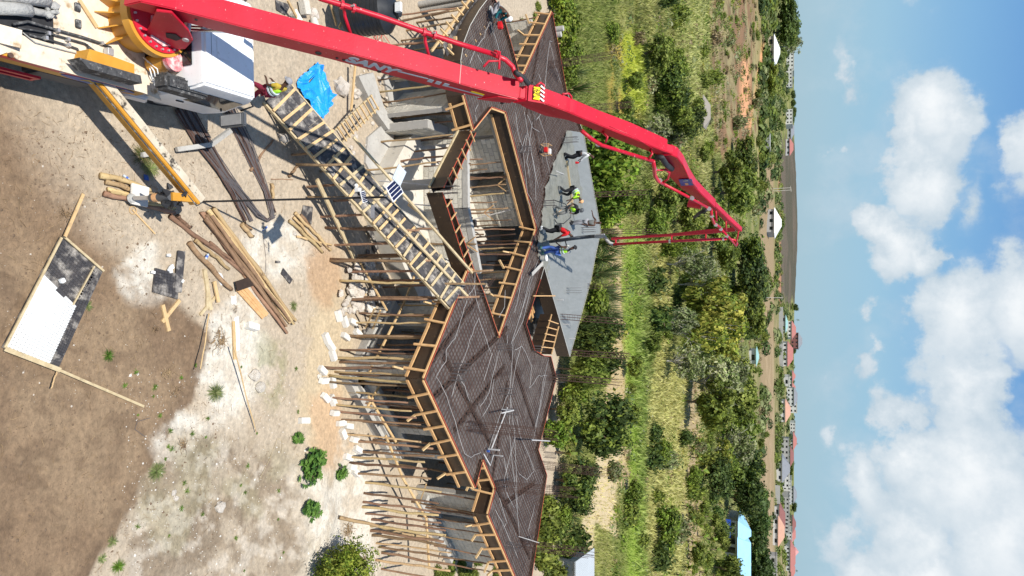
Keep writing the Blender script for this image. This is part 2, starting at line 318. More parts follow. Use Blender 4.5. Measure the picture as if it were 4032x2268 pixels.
# ---------------------------------------------------------------- ground: one sheet out to the horizon, soils by zone
def soil_colours(X, Y):
    Z = height(X, Y)*sstep(Y, 60, 120)-H; f = np.maximum(Y*CP-Z*SP, .01)
    px = CX+F*(Y*SP+Z*CP)/f; py = CY+F*X/f
    n1 = fbm(X, Y, .35, 5, 11); n2 = fbm(X, Y, 2.2, 4, 21); n3 = fbm(X, Y, .02, 5, 31); n4 = fbm(X, Y, .09, 5, 41)
    wpx = px+(n1-.5)*170+(n2-.5)*60; wpy = py+(fbm(X, Y, .35, 5, 51)-.5)*170+(n2-.5)*50
    C = np.empty((len(X), 3)); C[:] = (.44, .365, .275)
    def mixin(m, c):
        m = np.clip(m, 0, 1)[:, None]; C[:] = C*(1-m)+np.array(c)*m
    def rect(x0, x1, y0, y1, s=20, wx=wpx, wy=wpy): return sstep(wx, x0-s, x0+s)*(1-sstep(wx, x1-s, x1+s))*sstep(wy, y0-s, y0+s)*(1-sstep(wy, y1-s, y1+s))
    def ell(cx, cy, rx, ry, s=.35): return 1-sstep(np.sqrt(((wpx-cx)/rx)**2+((wpy-cy)/ry)**2), 1-s, 1+s)
    mixin((n2-.4)*1.3, (.38, .305, .22))
    # brown loose soil on the near left, its border running down to the right
    lim = np.interp(py, [-200, 600, 950, 1130, 1340, 1500, 1650, 1800, 2000, 2268, 2600], [-200, 150, 380, 620, 850, 790, 700, 620, 520, 350, 200])
    wl = px+(n1-.5)*70+(n2-.5)*50
    soft = np.interp(py, [0, 900, 1200, 1400, 2268], [260, 160, 40, 7, 14])
    b = 1-sstep(wl, lim-soft, lim+soft)
    mixin(b*.97, (.215, .145, .09)); mixin(b*sstep(n1, .45, .62)*.6, (.285, .205, .13)); mixin(b*sstep(n2, .55, .7)*.6, (.145, .098, .063)); n5 = fbm(X, Y, 1.1, 4, 91); mixin(b*sstep(n5, .52, .62)*.35, (.16, .108, .07)); mixin(b*(1-sstep(lim-wl, 0, 90))*(py > 1150)*.5, (.13, .088, .058))
    # chalk-white patches
    for a in ((880, 1330, 60, 150), (900, 1500, 110, 190), (1000, 1450, 90, 120), (740, 1770, 110, 120), (560, 1110, 90, 80), (960, 1250, 70, 120), (1090, 1000, 130, 110), (1340, 2010, 150, 260), (1250, 2220, 200, 120), (1180, 1950, 90, 140), (560, 1010, 60, 50)):
        k = ell(*a); mixin(k*(.35+.75*sstep(n2, .36, .6))*(1-.8*b*(px > 650)), (.60, .555, .475))
    # tan track that runs along the house
    mixin(ell(1290, 1450, 75, 420)*.75, (.50, .40, .26)); mixin(ell(1270, 1080, 60, 120)*.7, (.42, .27, .16)); mixin(ell(1310, 1680, 55, 160)*.75, (.50, .34, .21))
    # stony and weedy ground, lower right of the yard
    k = rect(500, 1180, 1750, 2500, 60)*(1-b); mixin(k*.75, (.36, .295, .22)); mixin(k*sstep(n2, .45, .62)*.8, (.235, .18, .125)); mixin(k*sstep(fbm(X, Y, .9, 4, 95), .52, .64)*.5, (.2, .155, .11)); mixin(k*sstep(fbm(X, Y, 2.5, 4, 93), .56, .66)*.5, (.56, .50, .42)); mixin(k*sstep(n1, .56, .66)*.25, (.24, .24, .13))
    k = ell(1090, 1480, 70, 130); mixin(k*sstep(n2, .42, .55)*.6, (.24, .23, .12))
    # under and round the house
    mixin(rect(1560, 2140, 400, 1560, 60)*.5, (.46, .40, .32))
    # ---- fields beyond the house
    g = sstep(px, 2180, 2260)
    mixin(g, (.15, .165, .05)); mixin(g*sstep(n4, .42, .6)*.8, (.25, .235, .09)); mixin(g*sstep(n1, .5, .64)*.5, (.08, .10, .03))
    def z(x0, x1, y0, y1, c, a=1, s=20, tex=None):
        kk = np.clip((3127-px)/650, .04, 1); m = rect(x0, x1, y0, y1, s, px+((n4-.5)*90+(n1-.5)*26)*kk, py+(n4-.5)*200); mixin(m*a*(1 if tex is None else tex), c)
    z(2440, 2530, 900, 2300, (.22, .29, .05), .9); z(2380, 2452, 700, 1900, (.44, .33, .19), .9, 8); z(2480, 2560, 1000, 1900, (.13, .18, .035), .6)
    z(2390, 2500, 170, 640, (.42, .28, .06), .75, 40, sstep(n1, .38, .55)); z(2450, 2530, 150, 430, (.33, .36, .04), .85)
    z(2560, 2640, 700, 1500, (.33, .29, .12), .8); z(2540, 2760, 1450, 2300, (.37, .33, .15), .85); z(2660, 2790, -100, 560, (.29, .29, .12), .9); z(2760, 2790, 560, 1100, (.3, .27, .13), .7)
    z(2350, 2420, 1700, 2100, (.50, .40, .25), .95, 12); z(2300, 2360, 1980, 2300, (.5, .4, .25), .9, 12); z(2700, 2760, 1500, 2300, (.33, .24, .15), .8); z(2830, 2850, 1100, 1260, (.42, .24, .12), .95, 8)
    z(2800, 2990, -200, 580, (.22, .125, .075), .92, 16); z(2800, 2985, -200, 560, (.27, .24, .12), .75, 10, sstep(n4, .46, .56)); z(2800, 2985, -200, 560, (.14, .10, .06), .6, 10, sstep(n1, .5, .6)); z(2910, 2950, 240, 470, (.58, .30, .16), .9, 8)
    z(2970, 2995, -100, 330, (.30, .26, .12), .7)
    m = np.clip(1-np.abs(px+(n4-.5)*14-np.interp(py, [0, 140, 270, 600, 640], [3030, 3010, 2990, 2935, 2925]))/9, 0, 1)*(py < 620); mixin(m, (.62, .30, .15))
    z(2990, 3050, 640, 2300, (.29, .205, .125), .85, 8); z(2960, 2990, 900, 1700, (.26, .2, .12), .5); z(3050, 3090, 600, 2300, (.19, .17, .075), .8, 6); z(3066, 3075, 600, 1200, (.42, .2, .12), .85, 3)
    z(3074, 3160, 560, 1185, (.075, .066, .048), .95, 4); z(3074, 3160, 560, 1185, (.12, .095, .07), .8, 4, sstep(fbm(X, Y, .012, 4, 97), .45, .6)); z(2930, 2990, 330, 900, (.3, .28, .13), .5, 10, sstep(n4, .5, .6)); z(2880, 2915, 1150, 1290, (.55, .26, .12), .8, 6); z(2960, 3000, 1030, 1080, (.6, .3, .16), .8, 6)
    z(3010, 3100, 1300, 2300, (.36, .27, .17), .4, 6, sstep(n4, .5, .58))
    return C*(.92+.16*fbm(X, Y, 6, 3, 61))[:, None]
def build_ground():
    R = list(np.arange(3.0, 30, .12)); s = .12
    while R[-1] < 7000: s = max(s, R[-1]*.011) if R[-1] > 30 else s; R.append(R[-1]+s)
    A = list(np.radians(np.arange(-52, 52.01, .26)))+list(np.radians(np.arange(56, 304, 6)))
    R = np.array(R); A = np.array(A); nr = len(R); na = len(A)
    RR, AA = np.meshgrid(R, A, indexing='ij'); X = (RR*np.sin(AA)).ravel(); Y = (RR*np.cos(AA)).ravel(); Z = height(X, Y)
    X = np.append(X, 0); Y = np.append(Y, 0); Z = np.append(Z, 0)
    me = bpy.data.meshes.new('ground'); nv = len(X); me.vertices.add(nv)
    me.vertices.foreach_set('co', np.stack([X, Y, Z], 1).ravel())
    i, j = np.meshgrid(np.arange(nr-1), np.arange(na), indexing='ij'); j2 = (j+1) % na
    q = np.stack([i*na+j, (i+1)*na+j, (i+1)*na+j2, i*na+j2], -1).reshape(-1, 4)
    jj = np.arange(na); t = np.stack([np.full(na, nv-1), jj, (jj+1) % na], 1)
    lv = np.concatenate([q.ravel(), t.ravel()]); me.loops.add(len(lv)); me.loops.foreach_set('vertex_index', lv)
    me.polygons.add(len(q)+na); st = np.concatenate([np.arange(len(q))*4, len(q)*4+np.arange(na)*3])
    me.polygons.foreach_set('loop_start', st); me.update(calc_edges=True); me.validate()
    c = soil_colours(X, Y); ca = me.color_attributes.new('soil', 'FLOAT_COLOR', 'POINT'); ca.data.foreach_set('color', np.concatenate([c, np.ones((nv, 1))], 1).ravel())
    me.polygons.foreach_set('use_smooth', [True]*len(me.polygons)); me.materials.append(M['soil'])
    if me.polygons[0].normal.z < 0: me.flip_normals()
    o = bpy.data.objects.new('ground', me); COL.objects.link(o); tag(o, kind='structure')
build_ground()
def gz(p, dz=0): return Vector((p[0], p[1], hz(p[0], p[1])+dz))
def gp(px, py, dz=0): v = G(px, py); return Vector((v.x, v.y, hz(v.x, v.y)+dz))

# ---------------------------------------------------------------- the house shell: slab outline (photo pixels of its rim at slab height)
ZS = 3.9; FD = .74
OUT = [(1671, 1493), (1870, 1918), (1901, 1808), (1950, 1922), (1922, 2026), (2050, 2320), (2085, 2320), (2152, 1872), (2118, 1771), (2189, 1488), (2168, 1404),
       (2141, 1402), (2104, 1381), (2070, 1277), (2127, 1099), (2141, 1050), (2199, 1251), (2242, 1403), (2326, 1100), (2344, 1000), (2365, 910), (2296, 523), (2230, 363),
       (2173, 48), (2064, 288), (2046, 305), (2037, 265), (1980, 60), (1935, -25), (1885, 40), (1850, 100), (1825, 165), (1812, 240), (1826, 373), (1864, 507), (1934, 420), (1990, 440), (2112, 902),
       (1965, 1332), (1903, 1153), (1868, 1068), (1841, 1072)]
O3 = [G(x, y, ZS) for x, y in OUT]; O2 = [(p.x, p.y) for p in O3]
area = sum(O2[i-1][0]*O2[i][1]-O2[i][0]*O2[i-1][1] for i in range(len(O2)))/2
SGN = 1 if area > 0 else -1
def inward(a, b):
    d = (Vector(b)-Vector(a)).normalized(); n = Vector((-d.y, d.x, 0))*SGN; n.z = 0; return n.normalized()
house = empty('unfinished_house', (0, 24, 0), 'grey concrete block house under construction below the rebar covered slab', 'building')
form = empty('slab_formwork', (0, 24, 3), 'brown plywood slab shutter with orange timber rims on round prop poles', 'formwork')
e1 = (O3[1]-O3[0]).normalized(); e2 = Vector((-e1.y, e1.x, 0)).normalized()
ORI = O3[0]
# beam trenches in the shuttering (point, direction) pairs
CPOLY = [(2141, 1050), (2199, 1251), (2242, 1403), (2326, 1100), (2365, 910), (2296, 523), (2236, 513), (2200, 610), (2185, 641), (2172, 690), (2152, 735), (2147, 799), (2139, 830), (2141, 860), (2131, 905), (2126, 930), (2121, 970), (2125, 1010)]
def trench_lines():
    T = []
    for a, b in (((1680, 1470), (1955, 1090)), ((1716, 1570), (2010, 1290)), ((1800, 1700), (2000, 1440)), ((1760, 1400), (1950, 1760)), ((1990, 1300), (2150, 1780)), ((2010, 1500), (1950, 1900)),
                 ((2060, 560), (2140, 1000)), ((2100, 420), (2150, 700)), ((2140, 130), (2080, 470)), ((1990, 1990), (2120, 1900)), ((1960, 1900), (2100, 2200))):
        p = G(*a, ZS); q = G(*b, ZS); T.append((p, (q-p).normalized(), (q-p).length))
    return T
TR = trench_lines()
bm = bmesh.new()
f = bm.faces.new([bm.verts.new((x, y, 3.74)) for x, y in O2]); f.normal_update(); bmesh.ops.triangulate(bm, faces=[f])
for p, d, ln in TR:
    n = Vector((-d.y, d.x, 0)).normalized()
    for s in (-.13, .13): bmesh.ops.bisect_plane(bm, geom=bm.verts[:]+bm.edges[:]+bm.faces[:], plane_co=p+n*s, plane_no=n)
    for s in (0, ln): bmesh.ops.bisect_plane(bm, geom=bm.verts[:]+bm.edges[:]+bm.faces[:], plane_co=p+d*s, plane_no=d)
sel = []
for fc in bm.faces:
    c = fc.calc_center_median()
    for p, d, ln in TR:
        v = c-p; a = v.dot(d); b = v.dot(Vector((-d.y, d.x, 0)))
        if 0 < a < ln and abs(b) < .13: sel.append(fc); break
r = bmesh.ops.extrude_face_region(bm, geom=sel)
bmesh.ops.translate(bm, verts=[v for v in r['geom'] if isinstance(v, bmesh.types.BMVert)], vec=(0, 0, -.42)); bmesh.ops.delete(bm, geom=sel, context='FACES')
me = bpy.data.meshes.new('deck_board'); bm.to_mesh(me); bm.free(); me.materials.append(M['deck'])
for v in me.vertices: v.co -= Vector((0, 24, 3))
o = bpy.data.objects.new('deck_board', me); COL.objects.link(o); o.parent = form; ORG[o.name] = ORG[form.name]

def edge_form(a, b, batt=True, kick=True, ext=None, depth=FD, seed=0, step=.92, tm='timber_orange', low=True, stays=True, ed='red_edge'):
    rn = random.Random(seed+91); n = -inward(a, b); d = (b-a); ln = d.length; d.normalize()
    top = Vector((0, 0, .015)); m = MB(); m.beam(a+n*.012+Vector((0, 0, -depth/2+.01)), b+n*.012+Vector((0, 0, -depth/2+.01)), .022, depth); m.build('side_board', M['ply_dark'], form)
    m = MB(); m.beam(a+n*.012+Vector((0, 0, .028)), b+n*.012+Vector((0, 0, .028)), .024, .012); m.build('board_edge', M[ed], form)
    if not batt: return
    m = MB(); m.beam(a+n*.062-Vector((0, 0, .03)), b+n*.062-Vector((0, 0, .03)), .07, .05); m.build('rim_timber', M[tm], form)
    if not low: return
    s = rn.uniform(0, .25); k = 0
    while s < ln-.3:
        e = min(ln, s+rn.uniform(2.2, 3.4)); m = MB(); m.beam(a+d*s+n*(.085+.02*(k % 2))+Vector((0, 0, -depth+.1)), a+d*e+n*(.085+.02*(k % 2))+Vector((0, 0, -depth+.07)), .06, .09); m.build('waling', M[tm], form); s = e-.1; k += 1
    if not stays: return
    s = rn.uniform(.2, .6)
    while s < ln-.1:
        t = rn.uniform(-.12, .12); p = a+d*s
        m = MB(); m.beam(p+n*.115+Vector((0, 0, .0)), p+d*t+n*(.3)+Vector((0, 0, -depth-.03)), .055, .075, d); m.build('stay', M[tm], form)
        if kick and rn.random() < .6:
            m = MB(); q = p+d*(t+rn.uniform(-.08, .08)); m.beam(q+n*.26+Vector((0, 0, -depth-.06)), q+n*rn.uniform(.5, .75)+d*rn.uniform(-.3, .3)+Vector((0, 0, -depth-.13-rn.random()*.15)), .06, .085); m.build('stub_timber', M['timber'], form)
        s += step*rn.uniform(.8, 1.2)
ne = len(O3)
plain = set(range(5, 23)) | set(range(28, 33))
for i in range(ne):
    a, b = O3[i], O3[(i+1) % ne]
    if (a-b).length < .25: continue
    edge_form(a, b, batt=i not in plain, low=i not in (35, 38, 39), seed=i, kick=i not in (33, 34, 36), stays=i not in (34, 35, 36), ed='c_pale' if 14 <= i <= 21 or 28 <= i <= 32 else 'red_edge')
# the long timber lying against the left wing and the beam box that crosses the court
STL = [(1841, 1072), (1740, 757), (1746, 738), (1858, 512)]; STR = [(1866, 1066), (1769, 782), (1771, 748), (1872, 523)]
L3 = [G(x, y, ZS) for x, y in STL]; R3 = [G(x, y, ZS) for x, y in STR]
mb = MB()
for i in (0, 2):
    for k, (P, Q, s) in enumerate(((L3[i], L3[i+1], -1), (R3[i], R3[i+1], 1))):
        m = MB(); m.beam(P+Vector((0, 0, -.31)), Q+Vector((0, 0, -.31)), .022, .64); m.build('beam_side_board', M['ply_dark'], form)
        m = MB(); m.beam(P+Vector((0, 0, .018)), Q+Vector((0, 0, .018)), .03, .014); m.build('red_edge', M['red_edge'], form)
    a = (L3[i]+R3[i])/2; b = (L3[i+1]+R3[i+1])/2; m = MB(); m.beam(a+Vector((0, 0, -.6)), b+Vector((0, 0, -.6)), .34, .03); m.build('beam_bottom_board', M['ply_dark'], form)
    d = (b-a).normalized(); n = d.cross(Vector((0, 0, 1)))
    m = MB(); side = n if n.x < 0 else -n
    p0 = L3[i]+side*.06+Vector((0, 0, -.56)); p1 = L3[i+1]+side*.06+Vector((0, 0, -.56)); m.beam(p0, p1, .08, .06); m.build('waling', M['timber_old'], form)
    ln = (b-a).length; s = .3
    while s < ln-.1:
        p = a+d*s; m = MB(); m.beam(p-n*.26+Vector((0, 0, .05)), p+n*.26+Vector((0, 0, .05)), .05, .04); m.build('spreader', M['timber_orange'], form); s += .55
    rb = MB()
    for u in (-.1, 0, .1):
        for zz in (-.5, -.12): rb.tube([a+n*u+Vector((0, 0, zz)), b+n*u+Vector((0, 0, zz))], .011, 4)
    s = .1
    while s < ln:
        p = a+d*s; rb.tube([p-n*.12+Vector((0, 0, -.5)), p-n*.12+Vector((0, 0, -.1)), p+n*.12+Vector((0, 0, -.1)), p+n*.12+Vector((0, 0, -.5))], .006, 3); s += .18
    rb.build('beam_cage', M['rust'], form, kind='stuff')
# ---------------------------------------------------------------- rebar mat
RM = MB()
holes = [[(G(x, y, ZS).x, G(x, y, ZS).y) for x, y in CPOLY]]
def intrench(p):
    for q, d, ln in TR:
        v = Vector((p[0]-q.x, p[1]-q.y, 0)); a = v.dot(d); b = v.x*-d.y+v.y*d.x
        if 0 < a < ln and abs(b) < .11: return True
    return False
def keep(p, top=False): return inside(p, O2) and not inside(p, holes[0]) and not (top and intrench(p))
rr = random.Random(3)
for (d, n, zz, sp, half) in ((e1, e2, 3.79, .2, 1), (e2, e1, 3.802, .2, 1), (e1, e2, 3.856, .2, 2), (e2, e1, 3.868, .2, 2)):
    for k in range(-150, 150):
        base = ORI+n*(k*sp+(.075 if half == 2 else 0)+rr.uniform(-.012, .012)); seg = None; s = -32
        while s < 32:
            p = base+d*s; ok = keep((p.x, p.y), half == 2)
            if ok and seg is None: seg = s
            if (not ok) and seg is not None:
                a = base+d*seg; b = base+d*(s-.05)
                if s-seg > .4: RM.tube([Vector((a.x, a.y, zz)), Vector((b.x+n.x*rr.uniform(-.02, .02), b.y, zz))], .0095, 3, cap=False)
                seg = None
            s += .1
rm = RM.build('rebar_mat', M['rust'], None, 'rust brown steel reinforcement mat tied in a grid over the shutter deck', 'reinforcement', kind='stuff')
# heavier bars and cages in the beam lines
BC = MB()
for p, d, ln in TR:
    n = Vector((-d.y, d.x, 0)).normalized()
    for u in (-.06, .06):
        BC.tube([p+n*u+Vector((0, 0, -.06)), p+n*u+d*ln+Vector((0, 0, -.06))], .010, 4); BC.tube([p+n*u+Vector((0, 0, -.5)), p+n*u+d*ln+Vector((0, 0, -.5))], .012, 4)
    s = 0
    while s < ln: q = p+d*s; BC.tube([q-n*.07+Vector((0, 0, -.5)), q-n*.07+Vector((0, 0, -.05)), q+n*.07+Vector((0, 0, -.05)), q+n*.07+Vector((0, 0, -.5))], .006, 3); s += .26
BC.build('beam_cage', M['rust'], None, 'rust brown beam cages lying in the dark trenches of the shutter deck', 'reinforcement', kind='stuff')
# ---------------------------------------------------------------- fresh concrete
cp = [G(x, y, ZS) for x, y in CPOLY]
bm = bmesh.new(); fc = bm.faces.new([bm.verts.new((p.x, p.y, ZS+.004)) for p in cp]); fc.normal_update(); bmesh.ops.triangulate(bm, faces=[fc])
for k in range(7): bmesh.ops.subdivide_edges(bm, edges=[e for e in bm.edges if e.calc_length() > .16], cuts=1); bmesh.ops.triangulate(bm, faces=[f for f in bm.faces if len(f.verts) > 4])
bmesh.ops.triangulate(bm, faces=bm.faces[:])
bd = [Vector((p.x, p.y)) for p in cp[10:]]+[Vector((cp[0].x, cp[0].y))]+[Vector((p.x, p.y)) for p in cp[6:11]]
front = [Vector((p.x, p.y)) for p in cp[6:]]+[Vector((cp[0].x, cp[0].y))]
scr = G(2265, 560, ZS), G(2250, 812, ZS)
vs = np.array([v.co[:] for v in bm.verts]); nn = fbm(vs[:, 0], vs[:, 1], 1.6, 4, 71)
for v, q in zip(bm.verts, nn):
    dd = min(((Vector((v.co.x, v.co.y))-a).length if True else 0) for a in front)
    t = max(0, 1-dd/.75); px, py = proj(v.co)
    v.co.z += (q-.5)*.07*(1 if px < 2255 and py < 900 else .15) - .13*t*t
me = bpy.data.meshes.new('wet_concrete'); bm.to_mesh(me); me.materials.append(M['wet']); me.materials.append(M['wet_smooth'])
for p in me.polygons:
    x, y = proj(p.center); q = float(fbm(np.array([p.center.x]), np.array([p.center.y]), .9, 4, 77)[0])
    lim = np.interp(y, [500, 560, 820, 860, 950, 980, 1400], [2240, 2262, 2300, 2262, 2215, 2165, 2165])
    p.material_index = 1 if x+(q-.5)*50 > lim else 0; p.use_smooth = True
o = bpy.data.objects.new('wet_concrete', me); COL.objects.link(o); bm.free()
tag(o, 'smooth wet grey concrete freshly poured over the far end of the slab', 'concrete slab')
# ---------------------------------------------------------------- tall column cages and short starter bars
def cage(base, top, wd=.27, nb=4, lab='rusty column rebar cage rising from the far edge of the slab', hoops=.28, m='rust', grp='column cages standing on the slab'):
    a = Vector(base); t = Vector(top); mb = MB(); d = (t-a); ln = d.length; d.normalize()
    rn = random.Random(int(a.x*100)); side = Vector((1, 0, 0)); fwd = Vector((0, 1, 0))
    c = [(-1, -1), (1, -1), (1, 1), (-1, 1)] if nb == 4 else [(-1, -1), (1, -1), (1, 1), (-1, 1), (0, -1), (0, 1), (-1, 0), (1, 0)]
    for x, y in c: mb.tube([a+side*x*wd/2+fwd*y*wd/2-Vector((0, 0, .1)), a+side*x*wd/2+fwd*y*wd/2+d*(ln*rn.uniform(.9, 1.05))], .0105, 4)
    if hoops:
        s = .15
        while s < ln*.8:
            p = a+d*s; k = [p+side*x*wd/2+fwd*y*wd/2 for x, y in ((-1, -1), (1, -1), (1, 1), (-1, 1), (-1, -1))]; mb.tube(k, .007, 3); s += hoops*rn.uniform(.7, 1.3)
    return mb.build('column_cage' if hoops else 'starter_bars', M[m], None, lab, 'reinforcement', grp)
CG = [((2164, 256), (2433, 213)), ((2262, 430), (2505, 410)), ((2341, 767), (2557, 756)), ((2365, 910), (2583, 912)), ((2315, 1126), (2540, 1130)), ((2209, 1246), (2448, 1266)), ((2250, 1389), (2482, 1403)), ((2180, 1483), (2448, 1507)),
      ((1850, 1676), (2196, 1715)), ((2127, 1830), (2400, 1863)), ((1952, 1913), (2274, 1941)), ((2053, 2144), (2344, 2181))]
CL_ = ['farthest left, between boom and the left rim', 'right behind the red boom elbow', 'behind the yellow-vested worker at the far rim', 'at the far corner beside the hanging hose', 'at the concrete rim behind the blue jeans man', 'on the near rim of the fresh concrete', 'at the right tip of the fresh concrete', 'on the rim right of the stair opening', 'in the middle of the right wing', 'on the far rim notch of the right wing', 'at the inner corner of the stepped front rim', 'nearest the right border of the picture']
for i, (a, b) in enumerate(CG):
    p = G(*a, ZS); q = AtY(b[0], b[1], p.y+.05); cage(p, q, .32 if i > 7 else .28, 8, hoops=.27, lab= 'tall rusty column cage '+CL_[i])
SB = [(1970, 1365, 1), (1975, 1540, 1), (1886, 1155, 1), (1797, 1443, 0), (1780, 1483, 0), (2102, 1372, 1), (2185, 1494, 1), (1752, 748, 1), (2050, 590, 0), (2147, 800, 0), (2150, 1790, 1), (2005, 2150, 0), (1990, 1620, 1)]
for i, (x, y, h) in enumerate(SB):
    p = G(x, y, ZS); cage(p, p+Vector((0, 0, .55)), .24, 8, 'cluster of short grey starter bars poking up through the rebar mat', 0, 'steelbar', 'short starter bars along the slab')
for (x, y, n_) in ((2215, 553, 'left of the white-shirted man'), (2290, 905, 'beside the thin barefoot teenager'), (2232, 1143, 'in the middle of the fresh concrete')):
    p = G(x, y, ZS); cage(p, p+Vector((0, 0, .85)), .26, 8, 'short starter bars standing in wet concrete '+n_, 0, 'steelbar', None)
# ---------------------------------------------------------------- white electric conduits and drain pipes
CN = [[(1868, 1072), (1868, 1130), (1880, 1200), (1895, 1230)], [(1869, 1125), (1845, 1160)], [(1837, 1180), (1825, 1230), (1790, 1335), (1760, 1370), (1755, 1420), (1717, 1480), (1760, 1560), (1790, 1660), (1830, 1790), (1855, 1800), (1895, 1780)],
      [(1883, 1253), (1860, 1310), (1830, 1400), (1803, 1465), (1780, 1560)], [(1883, 1253), (1925, 1370), (1935, 1395), (1905, 1500)], [(1803, 1470), (1830, 1520), (1850, 1580)], [(1967, 1380), (1940, 1480), (1925, 1550), (1890, 1600)], [(1945, 1490), (1930, 1590), (1900, 1640)],
      [(2020, 1350), (2013, 1450), (2008, 1530), (1980, 1600), (1950, 1690), (1925, 1770)], [(2013, 1355), (2100, 1080)], [(2020, 1340), (2060, 1260), (2090, 1130)], [(2048, 1250), (2085, 1100), (2120, 1020)], [(2025, 1380), (2055, 1360), (2095, 1440), (2085, 1530), (2120, 1480), (2155, 1478)],
      [(2052, 1360), (2035, 1420), (2010, 1560), (2025, 1700), (2030, 1800), (2035, 1980), (2045, 2110)], [(2010, 1560), (2005, 1700), (2020, 1850), (2035, 2000)], [(2160, 1410), (2140, 1500), (2125, 1600), (2100, 1730)], [(2150, 1480), (2130, 1590), (2105, 1690)],
      [(2035, 1640), (2050, 1720), (2085, 1800), (2102, 1855), (2075, 1890), (2045, 1865)], [(2030, 1720), (1985, 1880), (1990, 1930), (2025, 2000)], [(1985, 1800), (2000, 1890)], [(1965, 1960), (1995, 2055), (1985, 2075)], [(1950, 2010), (1985, 2070), (2020, 2150), (2040, 2200)], [(2105, 1990), (2080, 2090)],
      [(1990, 1140), (1985, 1210), (1965, 1250)], [(2060, 1020), (2050, 1110), (2035, 1200), (2025, 1230)], [(1997, 1320), (1995, 1360)],
      [(1930, 85), (1945, 130), (1965, 200), (1970, 235)], [(1928, 85), (1905, 145), (1875, 190), (1850, 250)], [(1880, 215), (1900, 250)], [(1880, 410), (1872, 440)], [(1872, 455), (1877, 480)], [(2140, 380), (2165, 160), (2175, 165)], [(2165, 170), (2185, 260), (2210, 330)], [(2120, 290), (2140, 350), (2150, 330)],
      [(2065, 440), (2085, 560), (2100, 640), (2120, 740)], [(2075, 450), (2095, 500), (2125, 520)], [(2030, 440), (2040, 520), (2060, 600)], [(2050, 600), (2075, 520), (2070, 580), (2060, 610)], [(2085, 560), (2110, 700), (2110, 790)], [(2060, 610), (2075, 760), (2100, 800)], [(2120, 460), (2150, 540), (2150, 600)], [(2095, 480), (2075, 640), (2085, 700)], [(2080, 790), (2095, 840), (2112, 880)], [(2112, 470), (2140, 440)], [(2140, 560), (2155, 640), (2165, 680)]]
rn = random.Random(5)
for c in CN:
    pts = []
    for i in range(len(c)-1):
        a = G(*c[i], ZS+.02); b = G(*c[i+1], ZS+.02)
        for k in range(3): t = k/3; pts.append(a.lerp(b, t)+Vector((rn.uniform(-.03, .03), rn.uniform(-.03, .03), rn.uniform(-.01, .02))))
    pts.append(G(*c[-1], ZS+.02)); m = MB(); m.tube(pts, .0085, 4)
    m.build('conduit', M['conduit'], None, 'thin white conduit snaking over the rusty rebar mat', 'conduit', 'white conduits laid on the rebar mat', smooth=True)
def pipe(name, pts, r, label, m='conduit', cat='pipe', **k):
    mb = MB(); mb.tube(pts, r, 8); return mb.build(name, M[m], None, label, cat, smooth=SM, **k)
up_ = lambda x, y, h, z=ZS: [G(x, y, z), G(x, y, z)+Vector((0, 0, h))]
a = G(1925, 1768, ZS); b = G(1998, 1605, ZS+.05); pipe('drain_pipe', [a+Vector((0, 0, .1)), b], .03, 'straight white drain pipe running across the rebar mat of the right wing')
pipe('drain_pipe', up_(1922, 1768, .5), .035, 'upright white pipe end with a blue cap at the right wing')
m = MB(); m.cyl(G(1918, 1776, ZS+.02), .05, .1, 8); m.build('pipe_cap', M['sign_blue'], None, 'small blue cap on a white pipe end', 'cap')
pipe('drain_pipe', [G(1905, 1788, ZS+.03), G(1930, 1832, ZS+.05), G(1943, 1792, ZS+.1), G(1943, 1792, ZS+.1)+Vector((0, 0, .42))], .028, 'bent white pipe with an upright end near the stepped front rim')
pipe('drain_pipe', up_(1975, 1612, .55)+[G(1975, 1612, ZS+.55)+Vector((.15, 0, 0))], .03, 'white pipe stub with a tee top in the middle of the right wing')
pipe('drain_pipe', [G(2090, 1730, ZS), G(2090, 1730, ZS)+Vector((0, 0, .95)), G(2090, 1730, ZS+.9)+Vector((.05, .1, 0)), G(2090, 1730, ZS+.5)+Vector((.1, .1, 0))], .025, 'white candy cane shaped pipe at the far rim of the right wing')
pipe('drain_pipe', [G(2042, 2112, ZS), G(2042, 2112, ZS)+Vector((.25, .25, .9))], .02, 'leaning white pipe near the right border of the slab')
for (x, y, l) in ((2195, 1181, 'tall upper'), (2218, 1277, 'middle'), (2243, 1333, 'lower')):
    pipe('drain_pipe', up_(x, y, .32), .035, l+' white pipe stub standing in the fresh concrete right of the workers')
pipe('drain_pipe', [G(2188, 688, ZS), G(2188, 688, ZS)+Vector((0, 0, .45)), G(2188, 688, ZS+.45)+Vector((-.2, .05, 0))], .02, 'thin bent white pipe upright in concrete beside the screed plank')
